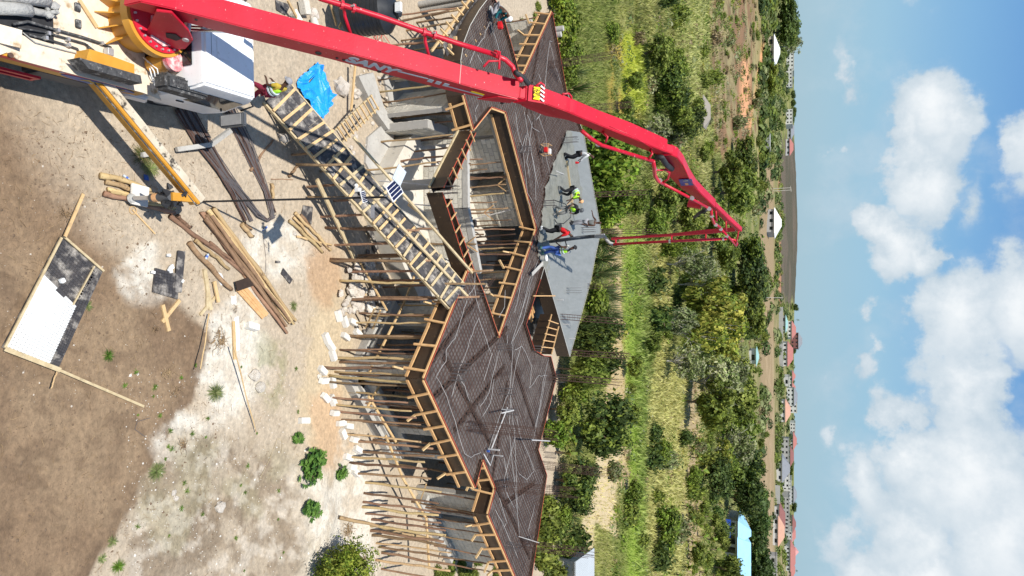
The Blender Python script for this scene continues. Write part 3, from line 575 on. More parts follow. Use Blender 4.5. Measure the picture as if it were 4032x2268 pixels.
# ---------------------------------------------------------------- block walls of the house
BLK = [0]; M['floor_sand'] = material('sandy_floor', (.50, .45, .37), (.6, .55, .47), scale=2, c3=(.3, .27, .23), t3=(.58, .7), s3=3)
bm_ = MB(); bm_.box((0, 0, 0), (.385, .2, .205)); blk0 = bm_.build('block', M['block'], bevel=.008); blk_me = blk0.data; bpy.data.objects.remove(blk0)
def block_wall(p0, p1, z0=0.0, z1=3.15, holes_=(), indiv=False, th=.19, ring=True):
    p0 = Vector((p0[0], p0[1], 0)); p1 = Vector((p1[0], p1[1], 0)); d = p1-p0; ln = d.length; d.normalize(); n = Vector((-d.y, d.x, 0)); rz = math.atan2(d.y, d.x)
    rn = random.Random(int(ln*1000)); mb = MB(); core = MB()
    zt = z1-(.25 if ring else 0); rows = int((zt-z0)/.22); ch = (zt-z0)/rows
    def solid(s0, s1, za, zb):
        return not any(s1 > a+.02 and s0 < b-.02 and zb > c+.02 and za < e-.02 for a, b, c, e in holes_)
    # core panels (mortar plane slightly behind the block faces)
    cuts = sorted({0, ln, *[x for h in holes_ for x in h[:2]]}); cuts = [c for c in cuts if 0 <= c <= ln]
    for a, b in zip(cuts, cuts[1:]):
        zs = sorted([(h[2], h[3]) for h in holes_ if h[0] <= a+.01 and h[1] >= b-.01]); z = z0
        for c, e in zs+[(zt, zt)]:
            if c > z+.02: core.beam(p0+d*a+Vector((0, 0, (z+c)/2)), p0+d*b+Vector((0, 0, (z+c)/2)), th-.03, c-z)
            z = max(z, e)
    core.build('mortar_joints', M['mortar'], house)
    for r in range(rows):
        za = z0+r*ch; s = -.2 if r % 2 else 0
        while s < ln:
            a = max(s, 0); b = min(s+.4, ln); s += .4
            for h in holes_:
                if h[2] < za+ch*.5 < h[3]:
                    if a < h[0] < b: b = h[0]
                    if a < h[1] < b: a = h[1]
            if b-a < .06 or not solid(a, b, za+.01, za+ch-.01): continue
            c = p0+d*((a+b)/2)+Vector((0, 0, za+ch/2))+n*rn.uniform(-.006, .006)
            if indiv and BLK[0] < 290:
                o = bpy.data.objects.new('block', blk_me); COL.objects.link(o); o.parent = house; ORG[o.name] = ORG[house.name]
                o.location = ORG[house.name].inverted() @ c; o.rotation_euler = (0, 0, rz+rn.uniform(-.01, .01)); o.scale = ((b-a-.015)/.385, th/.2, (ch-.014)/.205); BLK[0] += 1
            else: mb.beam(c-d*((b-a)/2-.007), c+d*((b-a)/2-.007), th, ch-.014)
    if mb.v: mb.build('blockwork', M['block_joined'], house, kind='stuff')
    if ring:
        m = MB(); m.beam(p0+Vector((0, 0, z1-.115)), p1+Vector((0, 0, z1-.115)), th+.02, .25); m.build('ring_beam', M['concrete'], house)
def inset(i, j, off, s0=0, s1=0):
    a, b = O3[i], O3[j]; n = inward(a, b); d = (b-a).normalized(); return a+n*off+d*s0, b+n*off-d*s1
# court wall facing the camera, blocks built one by one; the house stands on a platform
PZ = .85
a, b = inset(36, 37, .42); ln = (b-a).length
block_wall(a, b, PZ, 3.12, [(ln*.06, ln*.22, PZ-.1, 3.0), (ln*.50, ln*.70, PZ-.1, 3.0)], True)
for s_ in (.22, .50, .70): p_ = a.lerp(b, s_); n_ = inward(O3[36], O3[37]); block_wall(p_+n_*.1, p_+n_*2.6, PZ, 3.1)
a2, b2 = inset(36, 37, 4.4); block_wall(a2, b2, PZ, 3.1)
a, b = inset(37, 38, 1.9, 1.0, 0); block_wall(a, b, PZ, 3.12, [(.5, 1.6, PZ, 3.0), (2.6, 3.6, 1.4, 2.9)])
cpf = [R3[3], O3[35]+Vector((0, .8, 0)), O3[36]+Vector((0, 3, 0)), O3[37]+Vector((.5, 3, 0)), O3[37]+Vector((3, .5, 0)), O3[38]+Vector((2, 1, 0)), O3[39], R3[0], R3[1], R3[2]]
m = MB(); m.prism([(v.x, v.y) for v in cpf], .0, PZ); m.build('court_floor', M['floor_sand'], house)
# wall below the crossing beam box, left part sunlit
a = G(1490, 690); b = G(1600, 905)
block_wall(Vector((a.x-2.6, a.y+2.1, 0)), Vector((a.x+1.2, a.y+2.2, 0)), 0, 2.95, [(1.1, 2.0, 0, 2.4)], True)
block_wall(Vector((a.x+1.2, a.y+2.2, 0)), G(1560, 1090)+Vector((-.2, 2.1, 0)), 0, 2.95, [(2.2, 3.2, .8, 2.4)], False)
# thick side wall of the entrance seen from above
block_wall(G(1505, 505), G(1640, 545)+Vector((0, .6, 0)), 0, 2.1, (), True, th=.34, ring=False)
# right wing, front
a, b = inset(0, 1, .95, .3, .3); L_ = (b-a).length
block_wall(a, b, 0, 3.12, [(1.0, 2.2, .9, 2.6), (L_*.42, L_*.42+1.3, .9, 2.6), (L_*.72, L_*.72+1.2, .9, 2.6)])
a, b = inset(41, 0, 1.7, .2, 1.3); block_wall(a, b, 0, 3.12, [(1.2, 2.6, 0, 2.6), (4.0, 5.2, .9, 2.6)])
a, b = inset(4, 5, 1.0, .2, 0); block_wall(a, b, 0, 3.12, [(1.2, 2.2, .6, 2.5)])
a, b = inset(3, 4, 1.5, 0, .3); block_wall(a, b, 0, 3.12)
# plinth / terrace slab edge in front of the right wing
for i, j, off in ((0, 1, .5), (41, 0, .95), (4, 5, .6)):
    a, b = inset(i, j, off, .6, .4); m = MB(); m.beam(Vector((a.x, a.y, .17)), Vector((b.x, b.y, .17)), .34, .36); m.build('plinth', M['concrete'], house)
    n = inward(O3[i], O3[j]); m = MB(); a2 = a+n*.3; b2 = b+n*.3; m.beam(Vector((a2.x, a2.y, .26)), Vector((b2.x, b2.y, .26)), .5, .5); m.build('terrace_floor', M['concrete'], house)
# back walls that close the interior
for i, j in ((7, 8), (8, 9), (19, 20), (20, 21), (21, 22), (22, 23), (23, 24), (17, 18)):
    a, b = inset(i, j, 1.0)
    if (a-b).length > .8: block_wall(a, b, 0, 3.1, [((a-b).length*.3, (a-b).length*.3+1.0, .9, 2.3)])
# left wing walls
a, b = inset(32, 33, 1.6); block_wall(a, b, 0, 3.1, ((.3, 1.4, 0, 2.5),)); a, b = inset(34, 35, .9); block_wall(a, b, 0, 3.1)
# entrance floor, steps and kerbs in the left court
def slabpx(name, pts, z0, z1, mt='concrete'): m = MB(); P = [G(x, y, z1) for x, y in pts]; m.prism([(p.x, p.y) for p in P], z0, z1); return m.build(name, M[mt], house)
slabpx('entrance_floor', [(1440, 640), (1450, 540), (1520, 480), (1548, 500), (1560, 640), (1545, 700), (1480, 720)], -.05, .12)
slabpx('entrance_floor', [(1510, 300), (1590, 300), (1700, 470), (1690, 520), (1560, 500)], -.05, .10)
slabpx('plinth', [(1412, 300), (1470, 285), (1512, 420), (1560, 500), (1530, 510), (1480, 440)], -.05, .35)
slabpx('court_kerb', [(1545, 700), (1580, 700), (1600, 1000), (1570, 1000)], -.05, .3)
slabpx('sand_floor', [(1560, 560), (1720, 540), (1760, 700), (1780, 980), (1600, 1000)], -.05, .05, 'block_white')
slabpx('stair_floor', [(2040, 1110), (2120, 1080), (2170, 1260), (2130, 1380), (2080, 1340), (2045, 1270)], 1.6, 1.75)
for i, (x, y) in enumerate(((2130, 1290), (2122, 1312), (2112, 1334), (2104, 1352))):
    p = G(x, y, 2.5); m = MB(); m.box((p.x, p.y, 2.2+i*.12), (.5, .28, .16), .3); m.build('stair_step', M['concrete'], house)
# grey drain columns
for (x, y, z0, z1, r, l) in ((1560, 302, .3, 2.6, .14, 'left'), (1660, 40, 0, 2.8, .13, ''), (1650, 18, 0, 2.8, .13, ''), (2060, 135, 0, 2.6, .16, ''), (2050, 158, 0, 2.6, .16, '')):
    p = G(x, y, z0); m = MB(); m.cyl((p.x, p.y, z0), r, z1, 14); m.build('round_column', M['concrete'], house, smooth=SM)
p = G(1492, 738, 0); m = MB(); m.cyl((p.x, p.y, 0), .2, 3.25, 16); m.build('round_column', M['concrete'], house, smooth=SM)

# ---------------------------------------------------------------- round prop poles
PP = []
for k in range(5):
    rn = random.Random(40+k); pts = []; x = y = 0
    for i in range(9): pts.append(Vector((x, y, i/8))); x += rn.uniform(-.03, .03); y += rn.uniform(-.03, .03)
    e = pts[-1]; pts = [p-Vector((e.x*p.z, e.y*p.z, 0)) for p in pts]
    m = MB(); m.tube(pts, [.05*rn.uniform(.85, 1.1)*(1-.25*i/8) for i in range(9)], 7); o = m.build('prop_pole', M['pole'], smooth=True); PP.append(o.data); bpy.data.objects.remove(o)
PW = []
for me in PP: c = me.copy(); c.materials.clear(); c.materials.append(M['pole_pale']); PW.append(c)
prn = random.Random(77)
def stick(name, a, b, label, cat='pole', group=None, r=1.0, pale=False, parent=None):
    a = Vector(a); b = Vector(b); o = bpy.data.objects.new(name, prn.choice(PW if pale else PP)); COL.objects.link(o)
    d = b-a; o.location = a; o.rotation_mode = 'QUATERNION'; o.rotation_quaternion = d.to_track_quat('Z', 'Y') @ Quaternion((0, 0, 1), prn.uniform(0, 6.28)); o.scale = (r, r, d.length)
    return tag(o, label, cat, group)
BASES = [(1300, 1026), (1338, 1105), (1373, 1180), (1414, 1232), (1385, 1271), (1362, 1321), (1340, 1377), (1313, 1410), (1338, 1426), (1271, 1447), (1296, 1478), (1284, 1503), (1292, 1563), (1302, 1590), (1322, 1618), (1343, 1653), (1354, 1708), (1398, 1738),
         (1412, 1777), (1368, 1798), (1375, 1824), (1391, 1865), (1439, 1900), (1432, 1941), (1430, 1976), (1428, 1996), (1439, 2022), (1462, 2045), (1458, 2070), (1458, 2089), (1465, 2107), (1481, 2139), (1492, 2153), (1504, 2176), (1480, 2205), (1500, 2240)]
GP_ = 'round timber prop poles holding up the slab shutter'; LP_ = 'thin round timber prop pole standing upright under the slab shutter'
def tohead(p):
    "head of a pole: straight up, moved back a little under the slab edge where needed"
    q = Vector((p.x, p.y, 0)); k = 0
    while not inside((q.x, q.y-.12), O2) and k < 9: q.y += .1; k += 1
    return q if k < 9 else Vector((p.x, p.y+.2, 0))
def plabel(p, pale):
    x, y = proj((p[0], p[1], 1.5)); q = 'yellowish peeled' if pale else 'brown barked'
    if y > 2000: w_ = 'under the far right end of the slab'
    elif y > 1740: w_ = 'before the block wall of the right wing'
    elif y > 1500: w_ = 'just right of the front corner'
    elif y > 1300: w_ = 'just left of the front corner'
    elif y > 1060: w_ = 'between the ramp foot rubble and the front corner'
    elif y > 620: w_ = 'in the court behind the ramp'
    elif y > 280: w_ = 'in the shade right of the first boom section'
    else: w_ = 'in the left wing behind the boom'
    return 'round '+q+' prop pole '+w_
cnt = 0
for (x, y) in BASES:
    p = gp(x, y); h = tohead(p)
    o = stick('prop_pole', p-Vector((0, 0, .05)), Vector((h.x+prn.uniform(-.1, .1), h.y+prn.uniform(-.05, .1), ZS-FD-.02+prn.uniform(0, .1))), plabel(p, cnt % 3 == 1), 'prop pole', GP_, prn.uniform(.8, 1.25), pale=(cnt % 3 == 1))
    cnt += 1
# inner rows on a loose grid
for row, off in enumerate((.35, 1.15, 2.9)):
    for i, j in ((0, 1), (41, 0), (4, 5), (37, 38), (32, 34), (3, 4)):
        a, b = O3[i], O3[j]; n = inward(a, b); d = b-a; L_ = d.length; k = int(L_/(.8 if row < 2 else 1.3))
        for q in range(k):
            c = a+d*((q+.5+prn.uniform(-.25, .25))/k)+n*(off+prn.uniform(-.15, .15))
            if not inside((c.x, c.y), O2) and off > .5: continue
            pl = prn.random() < .2; stick('prop_pole', Vector((c.x, c.y, -.02 if i != 37 else PZ)), Vector((c.x+prn.uniform(-.12, .12), c.y+prn.uniform(-.12, .12), ZS-.72)), plabel(c, pl), 'prop pole', GP_, prn.uniform(.65, 1.0), pale=pl)
for (x, y, top) in ((1487, 364, 3.2), (1520, 466, 3.2), (1548, 440, 3.2), (1508, 642, 3.2), (1560, 602, 3.2), (1436, 671, 3.2), (1830, 1010-300, 3.2), (1800, 780, 3.2), (1815, 830, 3.2), (1845, 937, 3.2), (1848, 965, 3.2), (1722, 995, 3.6), (1855, 1035, 3.2), (1865, 1075, 3.2), (1490, 560, 3.2), (1610, 878, 3.0), (1660, 920, 3.0), (1400, 1017, 3.3), (1390, 900, 3.5), (1500, 105, 3.1), (1560, 60, 3.1), (1580, 160, 3.1), (1620, 200, 3.1), (1540, 180, 3.1), (1600, 120, 3.1), (1640, 90, 3.1), (1680, 150, 3.1), (1700, 190, 3.1), (1700, 60, 3.1), (1985, 90, 3.1), (1980, 105, 3.1), (2010, 210, 3.1), (2000, 230, 3.1)):
    pz_ = PZ if x > 1780 and 600 < y < 1000 else 0; p = G(x, y, pz_); pl = prn.random() < .2; stick('prop_pole', p, Vector((p.x+prn.uniform(-.15, .15), p.y+prn.uniform(-.1, .3), top)), plabel(p, pl), 'prop pole', GP_, prn.uniform(.75, 1.1), pale=pl)
# horizontal ledger timbers nailed across the props
def ledger(name, a, za, b, zb, w, h, label, mt='timber', **k):
    m = MB(); m.beam(G(*a, za), G(*b, zb), w, h); return m.build(name, M[mt], None, label, 'timber', **k)
ledger('ledger_timber', (1455, 1465), 1.2, (1590, 1195), 1.2, .09, .05, 'sawn brace timber nailed across the prop poles left of the front corner')
ledger('ledger_timber', (1590, 1195), 1.22, (1632, 1085), 1.25, .09, .05, 'short brace timber nailed across the props below the ramp')
ledger('ledger_timber', (1445, 1605), 1.1, (1520, 1475), 1.15, .09, .05, 'brace timber on the props just left of the front corner')
ledger('ledger_timber', (1450, 1560), 1.1, (1567, 1753), 1.2, .09, .05, 'brace timber nailed across the props right of the front corner')
ledger('ledger_timber', (1518, 1715), 1.15, (1585, 1880), 1.15, .09, .05, 'second brace timber along the front props of the right wing')
ledger('ledger_timber', (1583, 1878), 1.15, (1680, 2045), 1.25, .09, .05, 'third brace timber along the front props of the right wing')
ledger('ledger_timber', (1678, 2038), 1.3, (1690, 2240), 1.35, .1, .06, 'last brace timber at the right end of the props')
ledger('brace_timber', (1652, 1980), 1.1, (1678, 1908), 1.9, .06, .05, 'short slanting brace rising from the second front timber')
ledger('brace_timber', (1540, 1290), .3, (1455, 1460), .9, .06, .05, 'slanting brace between the props near the stacked pale blocks')
ledger('brace_timber', (1440, 1290), .2, (1475, 1215), 1.3, .06, .06, 'short slanting brace at the left end of the props')
ledger('brace_timber', (1465, 1300), .15, (1498, 1222), 1.1, .06, .06, 'thin brace beside the short slanting brace near the rubble')
ledger('long_timber', (1410, 1018), .15, (1524, 1223), 1.4, .08, .05, 'thin long timber reaching from the rubble towards the props')
ledger('long_timber', (1248, 708), .9, (1400, 1030), .15, .16, .06, 'broad weathered plank leaning along the near side of the ramp', 'timber_old')

# ---------------------------------------------------------------- plywood ramp up to the slab
ra0, ra1 = G(1044, 397, .1), G(1093, 277, .1); rb0, rb1 = G(1773, 1211, ZS+.0), G(1812, 1096, ZS+.0)
ramp_ = empty('plywood_ramp', ra0, 'long black plywood ramp with timber cleats climbing to the slab', 'ramp')
rd = (rb0-ra0); RL = rd.length; rd = rd.normalized(); rn_ = ((ra1-ra0)+(rb1-rb0)).normalized(); rn_ = (rn_-rd*rn_.dot(rd)).normalized(); ru = rd.cross(rn_); ru = ru if ru.z > 0 else -ru
RW = 1.22
def RP(s, v, h=0): return ra0+rd*s+rn_*v+ru*h
s = 0; rn = random.Random(8); k = 0
while s < RL-.05:
    e = min(RL, s+rn.uniform(1.2, 2.2)); v = 0
    for wd in (.3, .31, .3, .31):
        m = MB(); m.beam(RP(s+.004, v+wd/2, rn.uniform(0, .008)), RP(e-.004, v+wd/2, rn.uniform(0, .008)), wd-.008, .025, ru); m.build('ramp_board', M['ply_worn'], ramp_); v += wd
    s = e
nC = 23
for i in range(nC):
    s = .35+i*(RL-.6)/(nC-1)+rn.uniform(-.05, .05); m = MB(); sk = rn.uniform(-.08, .08)
    m.beam(RP(s-sk, rn.uniform(-.12, 0), .045), RP(s+sk, RW+rn.uniform(-.15, .12), .045), .09, .055, ru); m.build('cleat', M['timber' if rn.random() < .6 else 'timber_old'], ramp_)
for v in (-.05, RW+.03):
    s = 0
    while s < RL-.1:
        e = min(RL, s+rn.uniform(2.0, 3.0)); m = MB(); m.beam(RP(s, v, -.06), RP(e, v, -.06), .06, .1, ru); m.build('ramp_bearer', M['timber_old'], ramp_); s = e
for i in range(7):
    s = .8+i*(RL-1.2)/6
    for v in (.15, RW-.1):
        p = RP(s, v, -.1)
        if p.z > .5: m = MB(); m.tube([Vector((p.x, p.y, 0)), p], .045, 6); m.build('ramp_post', M['pole'], ramp_)
m = MB(); a = G(1391, 540, 1.5+.9); b = G(1860, 1075, ZS+.45); m.beam(a, b, .085, .06); m.build('handrail', M['timber_old'], ramp_)
m = MB(); m.beam(G(1312, 612, 1.75), G(1842, 1168, ZS+.25), .10, .06); m.build('handrail', M['timber_old'], ramp_)
m = MB(); m.beam(G(1608, 804, 3.1), G(1645, 830, 3.3), .09, .07); m.build('rail_splice', M['timber'], ramp_)
for (x, y, z0, x1, y1, z1) in ((1165, 648, .9, 1385, 646, 2.9), (1210, 776, 0.1, 1405, 775, 2.2), (1280, 896, 0, 1652, 907, 3.2), (1300, 1020, 0, 1697, 1026, 3.4), (1400, 1108, .5, 1912, 1118, 4.6), (1400, 1180, .3, 1888, 1168, 4.4), (1780, 1068, 3.2, 1943, 1064, 4.9)):
    a = G(x, y, z0); b = AtY(x1, y1, a.y+.2+.3*(z1-z0)); m = MB(); m.tube([a, a.lerp(b, .5)+Vector((.03, 0, 0)), b], [.05, .045, .038], 7); m.build('rail_post', M['pole'], ramp_, smooth=True)

# ---------------------------------------------------------------- concrete pump truck
TA = math.radians(1.8); truck = empty('concrete_pump_truck', (-5.92, 10.75, 0), 'red boom concrete pump truck with white cab and yellow outriggers', 'truck', rz=TA)
TM = ORG[truck.name]
def T(x, y, z): return TM @ Vector((x, y, z))
def tb(name, mt, parts, parent=None, bevel=0, smooth=False, rzl=0, **k):
    m = MB()
    for c, d in parts: m.box(T(*c), d, TA+rzl)
    return m.build(name, M[mt], parent or truck, bevel=bevel, smooth=smooth, **k)
def tp(name, mt, poly, z0, z1, parent=None, bevel=0, **k):
    m = MB(); P = [T(x, y, 0) for x, y in poly]; m.prism([(p.x, p.y) for p in P], z0, z1); return m.build(name, M[mt], parent or truck, bevel=bevel, **k)
tb('chassis', 'black', [((0, -2.4, .8), (.95, 9.2, .36)), ((0, 1.6, .6), (1.9, 1.2, .5))])
DZ = 1.62
tp('deck', 'deck_dust', [(-1.5, -6), (1.46, -6), (1.46, -2.62), (1.38, -2.5), (1.46, -2.3), (1.46, .42), (1.52, .92), (.95, .55), (.62, .5), (-.9, .55), (-1.5, .9)], DZ-.035, DZ)
fr_ = tp('side_frame', 'yellow', [(-1.48, -5.9), (1.44, -5.9), (1.44, .6), (.9, .45), (-1.48, .6)], 1.16, DZ-.04)
tp('side_stripe', 'red', [(1.443, -5.0), (1.449, -5.0), (1.449, .1), (1.443, .1)], 1.42, 1.55)
# blue oval emblem with ochre script and white caption on the side frame
m = MB(); c = [(T(1.452, -.45+.85*math.cos(t), 1.37+.16*math.sin(t))) for t in [i*math.pi/14 for i in range(28)]]; m.add(c+[v+TM.to_3x3() @ Vector((.006, 0, 0)) for v in c], [tuple(range(28)), tuple(range(55, 27, -1))]+[(i, (i+1) % 28, 28+(i+1) % 28, 28+i) for i in range(28)]); lg = m.build('emblem', M['sign_blue'], truck)
def text(name, s, size, mt, mat4, parent, ext=.003, bold=.012, sx=1, shear=0):
    cu = bpy.data.curves.new(name, 'FONT'); cu.body = s; cu.size = size; cu.extrude = ext; cu.offset = bold*size; cu.shear = shear; cu.align_x = 'CENTER'; cu.align_y = 'CENTER'; cu.materials.append(M[mt])
    t0_ = bpy.data.objects.new(name, cu); COL.objects.link(t0_); bpy.context.view_layer.update(); me = bpy.data.meshes.new_from_object(t0_.evaluated_get(bpy.context.evaluated_depsgraph_get())); bpy.data.objects.remove(t0_); me.name = name; o = bpy.data.objects.new(name, me); COL.objects.link(o); o.parent = parent; o.matrix_local = ORG[parent.name].inverted() @ mat4 @ Matrix.Diagonal((sx, 1, 1, 1)); return o
def frame(o, x, y):
    x = Vector(x).normalized(); y = Vector(y); y = (y-x*y.dot(x)).normalized(); z = x.cross(y); return Matrix(((x.x, y.x, z.x, o[0]), (x.y, y.y, z.y, o[1]), (x.z, y.z, z.z, o[2]), (0, 0, 0, 1)))
ty = (TM.to_3x3() @ Vector((0, 1, 0)))
text('lettering', 'Mako', .24, 'logo_yellow', frame(T(1.462, -.4, 1.40), ty, (0, 0, 1)), truck, sx=1.9, shear=.3)
text('lettering', 'readymix', .11, 'c_white', frame(T(1.462, -.35, 1.28), ty, (0, 0, 1)), truck, sx=1.6, shear=.3)
for y in (-1.4, -.25):
    tb('reflector', 'c_white', [((1.452, y+.03*k, 1.50), (.012, .02, .05)) for k in range(3)])
tb('underrun_guard', 'red', [((1.5, -2.9, .85), (.05, 3.0, .09)), ((1.5, -2.9, .62), (.05, 3.0, .09)), ((1.5, -1.45, .74), (.05, .08, .32)), ((1.5, -2.9, .74), (.05, .08, .32))])
tb('fuel_tank', 'darkgrey', [((1.15, -.9, .75), (.5, 1.3, .55))], bevel=.05)
# wheels
def wheel(x, y, r=.52, wd=.3):
    m = MB(); a = T(x-wd/2, y, r); b = T(x+wd/2, y, r); m.tube([a, a.lerp(b, .12), a.lerp(b, .88), b], [r*.93, r, r, r*.93], 28); o = m.build('wheel', M['black'], truck, smooth=SM)
    m = MB(); e = T(x+(wd/2+.01)*(1 if x > 0 else -1), y, r); f_ = T(x+(wd/2-.06)*(1 if x > 0 else -1), y, r); m.tube([f_, e], [r*.52, r*.5], 20); m.build('rim', M['steel'], o)
for x in (-1.08, 1.08):
    for y in (1.95, -3.2, -4.5): wheel(x, y)
# hoses and pipes along the deck
def hose(name, pts, r, mt, parent=None, n=6):
    m = MB(); m.tube(pts, r, n); return m.build(name, M[mt], parent or truck, smooth=True)
D_ = lambda x, y, h: G(x, y, DZ+h)
hose('deck_hose', [D_(50, 95, .1), D_(110, 85, .12), D_(160, 100, .08), D_(222, 118, .06), D_(320, 145, .06), D_(395, 170, .06), D_(437, 188, .05)], .03, 'dust_black')
hose('deck_hose', [D_(70, 110, .12), D_(130, 118, .1), D_(190, 130, .06), D_(265, 152, .06), D_(335, 172, .06), D_(365, 195, .06), D_(395, 218, .05)], .022, 'dust_black')
hose('deck_hose', [D_(115, 138, .06), D_(180, 153, .06), D_(265, 178, .06), D_(305, 192, .06), D_(318, 222, .06), D_(318, 250, .2)], .022, 'dust_black')
hose('deck_hose', [D_(90, 128, .06), D_(140, 168, .04), D_(160, 173, .04), D_(260, 200, .04), D_(340, 218, .04), D_(352, 225, .04)], .012, 'crust')
hose('deck_hose', [D_(345, 175, .08), D_(350, 200, .12), D_(368, 218, .08), D_(400, 222, .05)], .014, 'dust_black')
for (x, y) in ((225, 120), (188, 132), (178, 150), (265, 155), (268, 178), (398, 170)):
    m = MB(); m.box(D_(x, y, .06), (.07, .05, .13), TA); m.build('hose_clamp', M['steel'], truck)
for (x, y) in ((305, 28), (308, 94)): m = MB(); m.box(D_(x, y, .035), (.17, .11, .07), TA); m.build('rubber_block', M['dust_black'], truck, bevel=.01)
m = MB(); m.beam(D_(312, 0, .03), D_(382, 108, .03), .08, .03); m.build('loose_lath', M['timber'], truck)
m = MB(); m.box(D_(428, 205, .1), (.16, .14, .16), TA); m.build('valve_block', M['steel'], truck, bevel=.01)
m = MB(); m.beam(D_(-20, 128, .02), D_(85, 155, .16), .35, .03); m.build('folded_flap', M['deck_dust'], truck)
for (x, y, a) in ((40, 218, .13),): m = MB(); m.cyl(D_(x, y, 0), .05, .03, 12); m.build('pin_boss', M['rust'], truck)
# pump bay at the left edge, opening with crusted machinery
m = MB(); m.box(D_(70, 30, .006), (1.0, 1.35, .012), TA); m.build('pump_bay', M['black'], truck, bevel=.0)
hose('delivery_cylinder', [D_(-60, 30, .18), D_(60, 35, .2), D_(120, 42, .2)], .12, 'crust', n=12); hose('delivery_cylinder', [D_(-60, -25, .18), D_(60, -14, .2), D_(190, 5, .2)], .12, 'crust', n=12)
hose('delivery_cylinder', [D_(110, 36, .16), D_(150, 48, .14), D_(200, 56, .12)], .07, 'crust', n=10)
rn = random.Random(4); m = MB()
for i in range(20): m.box(D_(200+rn.uniform(-20, 22), 38+rn.uniform(-22, 22), .1+rn.uniform(-.04, .08)), (rn.uniform(.06, .14), rn.uniform(.06, .14), rn.uniform(.06, .14)), rn.uniform(0, 3))
m.build('valve_head', M['crust'], truck, bevel=.01)
tb('bay_frame', 'crust', [((-.4, -2.9, DZ+.2), (.1, .9, .1)), ((.28, -3.0, DZ+.12), (.12, 1.2, .12))])
# yellow box with black lid
tp('tool_box', 'yellow', [(.98, -1.15), (.98, -.75), (1.02, -.12), (1.3, -.12), (1.3, -1.25)], DZ+.02, DZ+.42)
tp('box_lid', 'dust_black', [(1.25, -1.45), (1.25, -.05), (1.42, -.02), (1.42, -1.25)], DZ+.15, DZ+.52)
# slewing ring and turret
def ring(name, mt, r0, r1, z0, z1, n=48, parent=None, oy=0):
    m = MB(); cs = [(math.cos(2*math.pi*i/n), math.sin(2*math.pi*i/n)) for i in range(n)]; vs = []
    for r, z in ((r0, z0), (r1, z0), (r1, z1), (r0, z1)): vs += [T(c*r, s*r+oy, z) for c, s in cs]
    m.add(vs, [(a*n+i, a*n+(i+1) % n, ((a+1) % 4)*n+(i+1) % n, ((a+1) % 4)*n+i) for a in range(4) for i in range(n)]); return m.build(name, M[mt], parent or truck, smooth=SM)
def ring2(name, mt, r0, r1, z0, z1): return ring(name, mt, r0, r1, z0, z1, oy=.2)
ring2('pedestal', 'yellow', 0.02, .60, DZ, 2.3); ring2('slewing_ring', 'yellow', .62, .80, 2.25, 2.45); ring2('turntable', 'red', .02, .72, 2.42, 2.5)
for i in range(5):
    a = math.radians(228+i*21); m = MB(); c_, s_ = math.cos(a), math.sin(a); v = [T(.58*c_, .58*s_+.2, 2.2), T(.92*c_, .92*s_+.2, 1.64), T(.58*c_, .58*s_+.2, 1.64)]
    w3 = [q+Vector((.025*-s_, .025*c_, 0)) for q in v]; m.add(v+w3, [(0, 1, 2), (5, 4, 3), (0, 3, 4, 1), (1, 4, 5, 2), (2, 5, 3, 0)]); m.build('gusset', M['yellow'], truck)
for i in range(26):
    a = 2*math.pi*i/26; m = MB(); p = T(.66*math.cos(a), .66*math.sin(a)+.2, 2.5); m.cyl(p, .024, .05, 6); m.build('bolt', M['steel'], truck)
tp('turret_plate', 'red_dusty', [(.0, -.05), (.5, -.1), (.6, .2), (.5, .5), (.3, .72), (.0, .75)], 2.5, 2.56)
m = MB(); m.tube([T(.78, .62, 1.7), T(.78, .62, 2.3)], .2, 18); m.build('slew_motor', M['yellow'], truck, smooth=SM)
m = MB(); m.tube([T(.78, .62, 2.3), T(.78, .62, 2.42)], .24, 18); m.build('motor_cap', M['red_dusty'], truck, smooth=SM)
m = MB(); m.tube([T(.95, .75, 1.95), T(1.02, .95, 1.95)], .06, 10); m.build('filter', M['white'], truck, smooth=SM)
for k in range(3): hose('hydraulic_hose', [T(.7, .35+.05*k, 1.75), T(.95+.04*k, .5, 2.0-.1*k), T(1.15, .62, 1.9-.1*k), T(1.0, .75, 1.7)], .015, 'white')
# boom: every section is a prism standing in one upright plane through the turret
BD = Vector((.163, 1, 0)).normalized(); BL = Vector((BD.y, -BD.x, 0))
def B(px, py, lat=0.0):
    d = cam_dir(px, py); k = .163; X0 = -5.9-k*10.5+lat*1.013
    t = X0/(d.x-k*d.y); return Vector((d.x*t, d.y*t, H+d.z*t))
def section(name, mt, tops, drops, wd, parent=None, taper=None, bevel=.02):
    P = [B(*t) for t in tops]; n = len(P); m = MB(); taper = taper or [1]*n; vs = []
    for p, dz, tf in zip(P, drops, taper):
        vs += [p-BL*wd*tf/2, p+BL*wd*tf/2, p+BL*wd*tf/2-Vector((0, 0, dz)), p-BL*wd*tf/2-Vector((0, 0, dz))]
    fs = [(3, 2, 1, 0), tuple((n-1)*4+i for i in range(4))]+[(i*4+a, i*4+(a+1) % 4, (i+1)*4+(a+1) % 4, (i+1)*4+a) for i in range(n-1) for a in range(4)]
    m.add(vs, fs); return m.build(name, M[mt], truck if parent is None else parent, bevel=bevel)
S1 = [(560, -38), (700, -6), (1000, 73), (1400, 175), (1698, 257), (1860, 305), (2046, 353)]
section('boom_section', 'red_splash_gloss', S1, [.5, .62, .68, .72, .76, .70, .56], .50)
p1 = B(1812, 291); n1 = (B(1900, 316)-B(1700, 258)).normalized()
m = MB(); m.beam(p1-BL*.252+Vector((0, 0, .004)), p1+BL*.252+Vector((0, 0, .004)), .012, .01); m.build('weld_seam', M['c_pale'], truck)
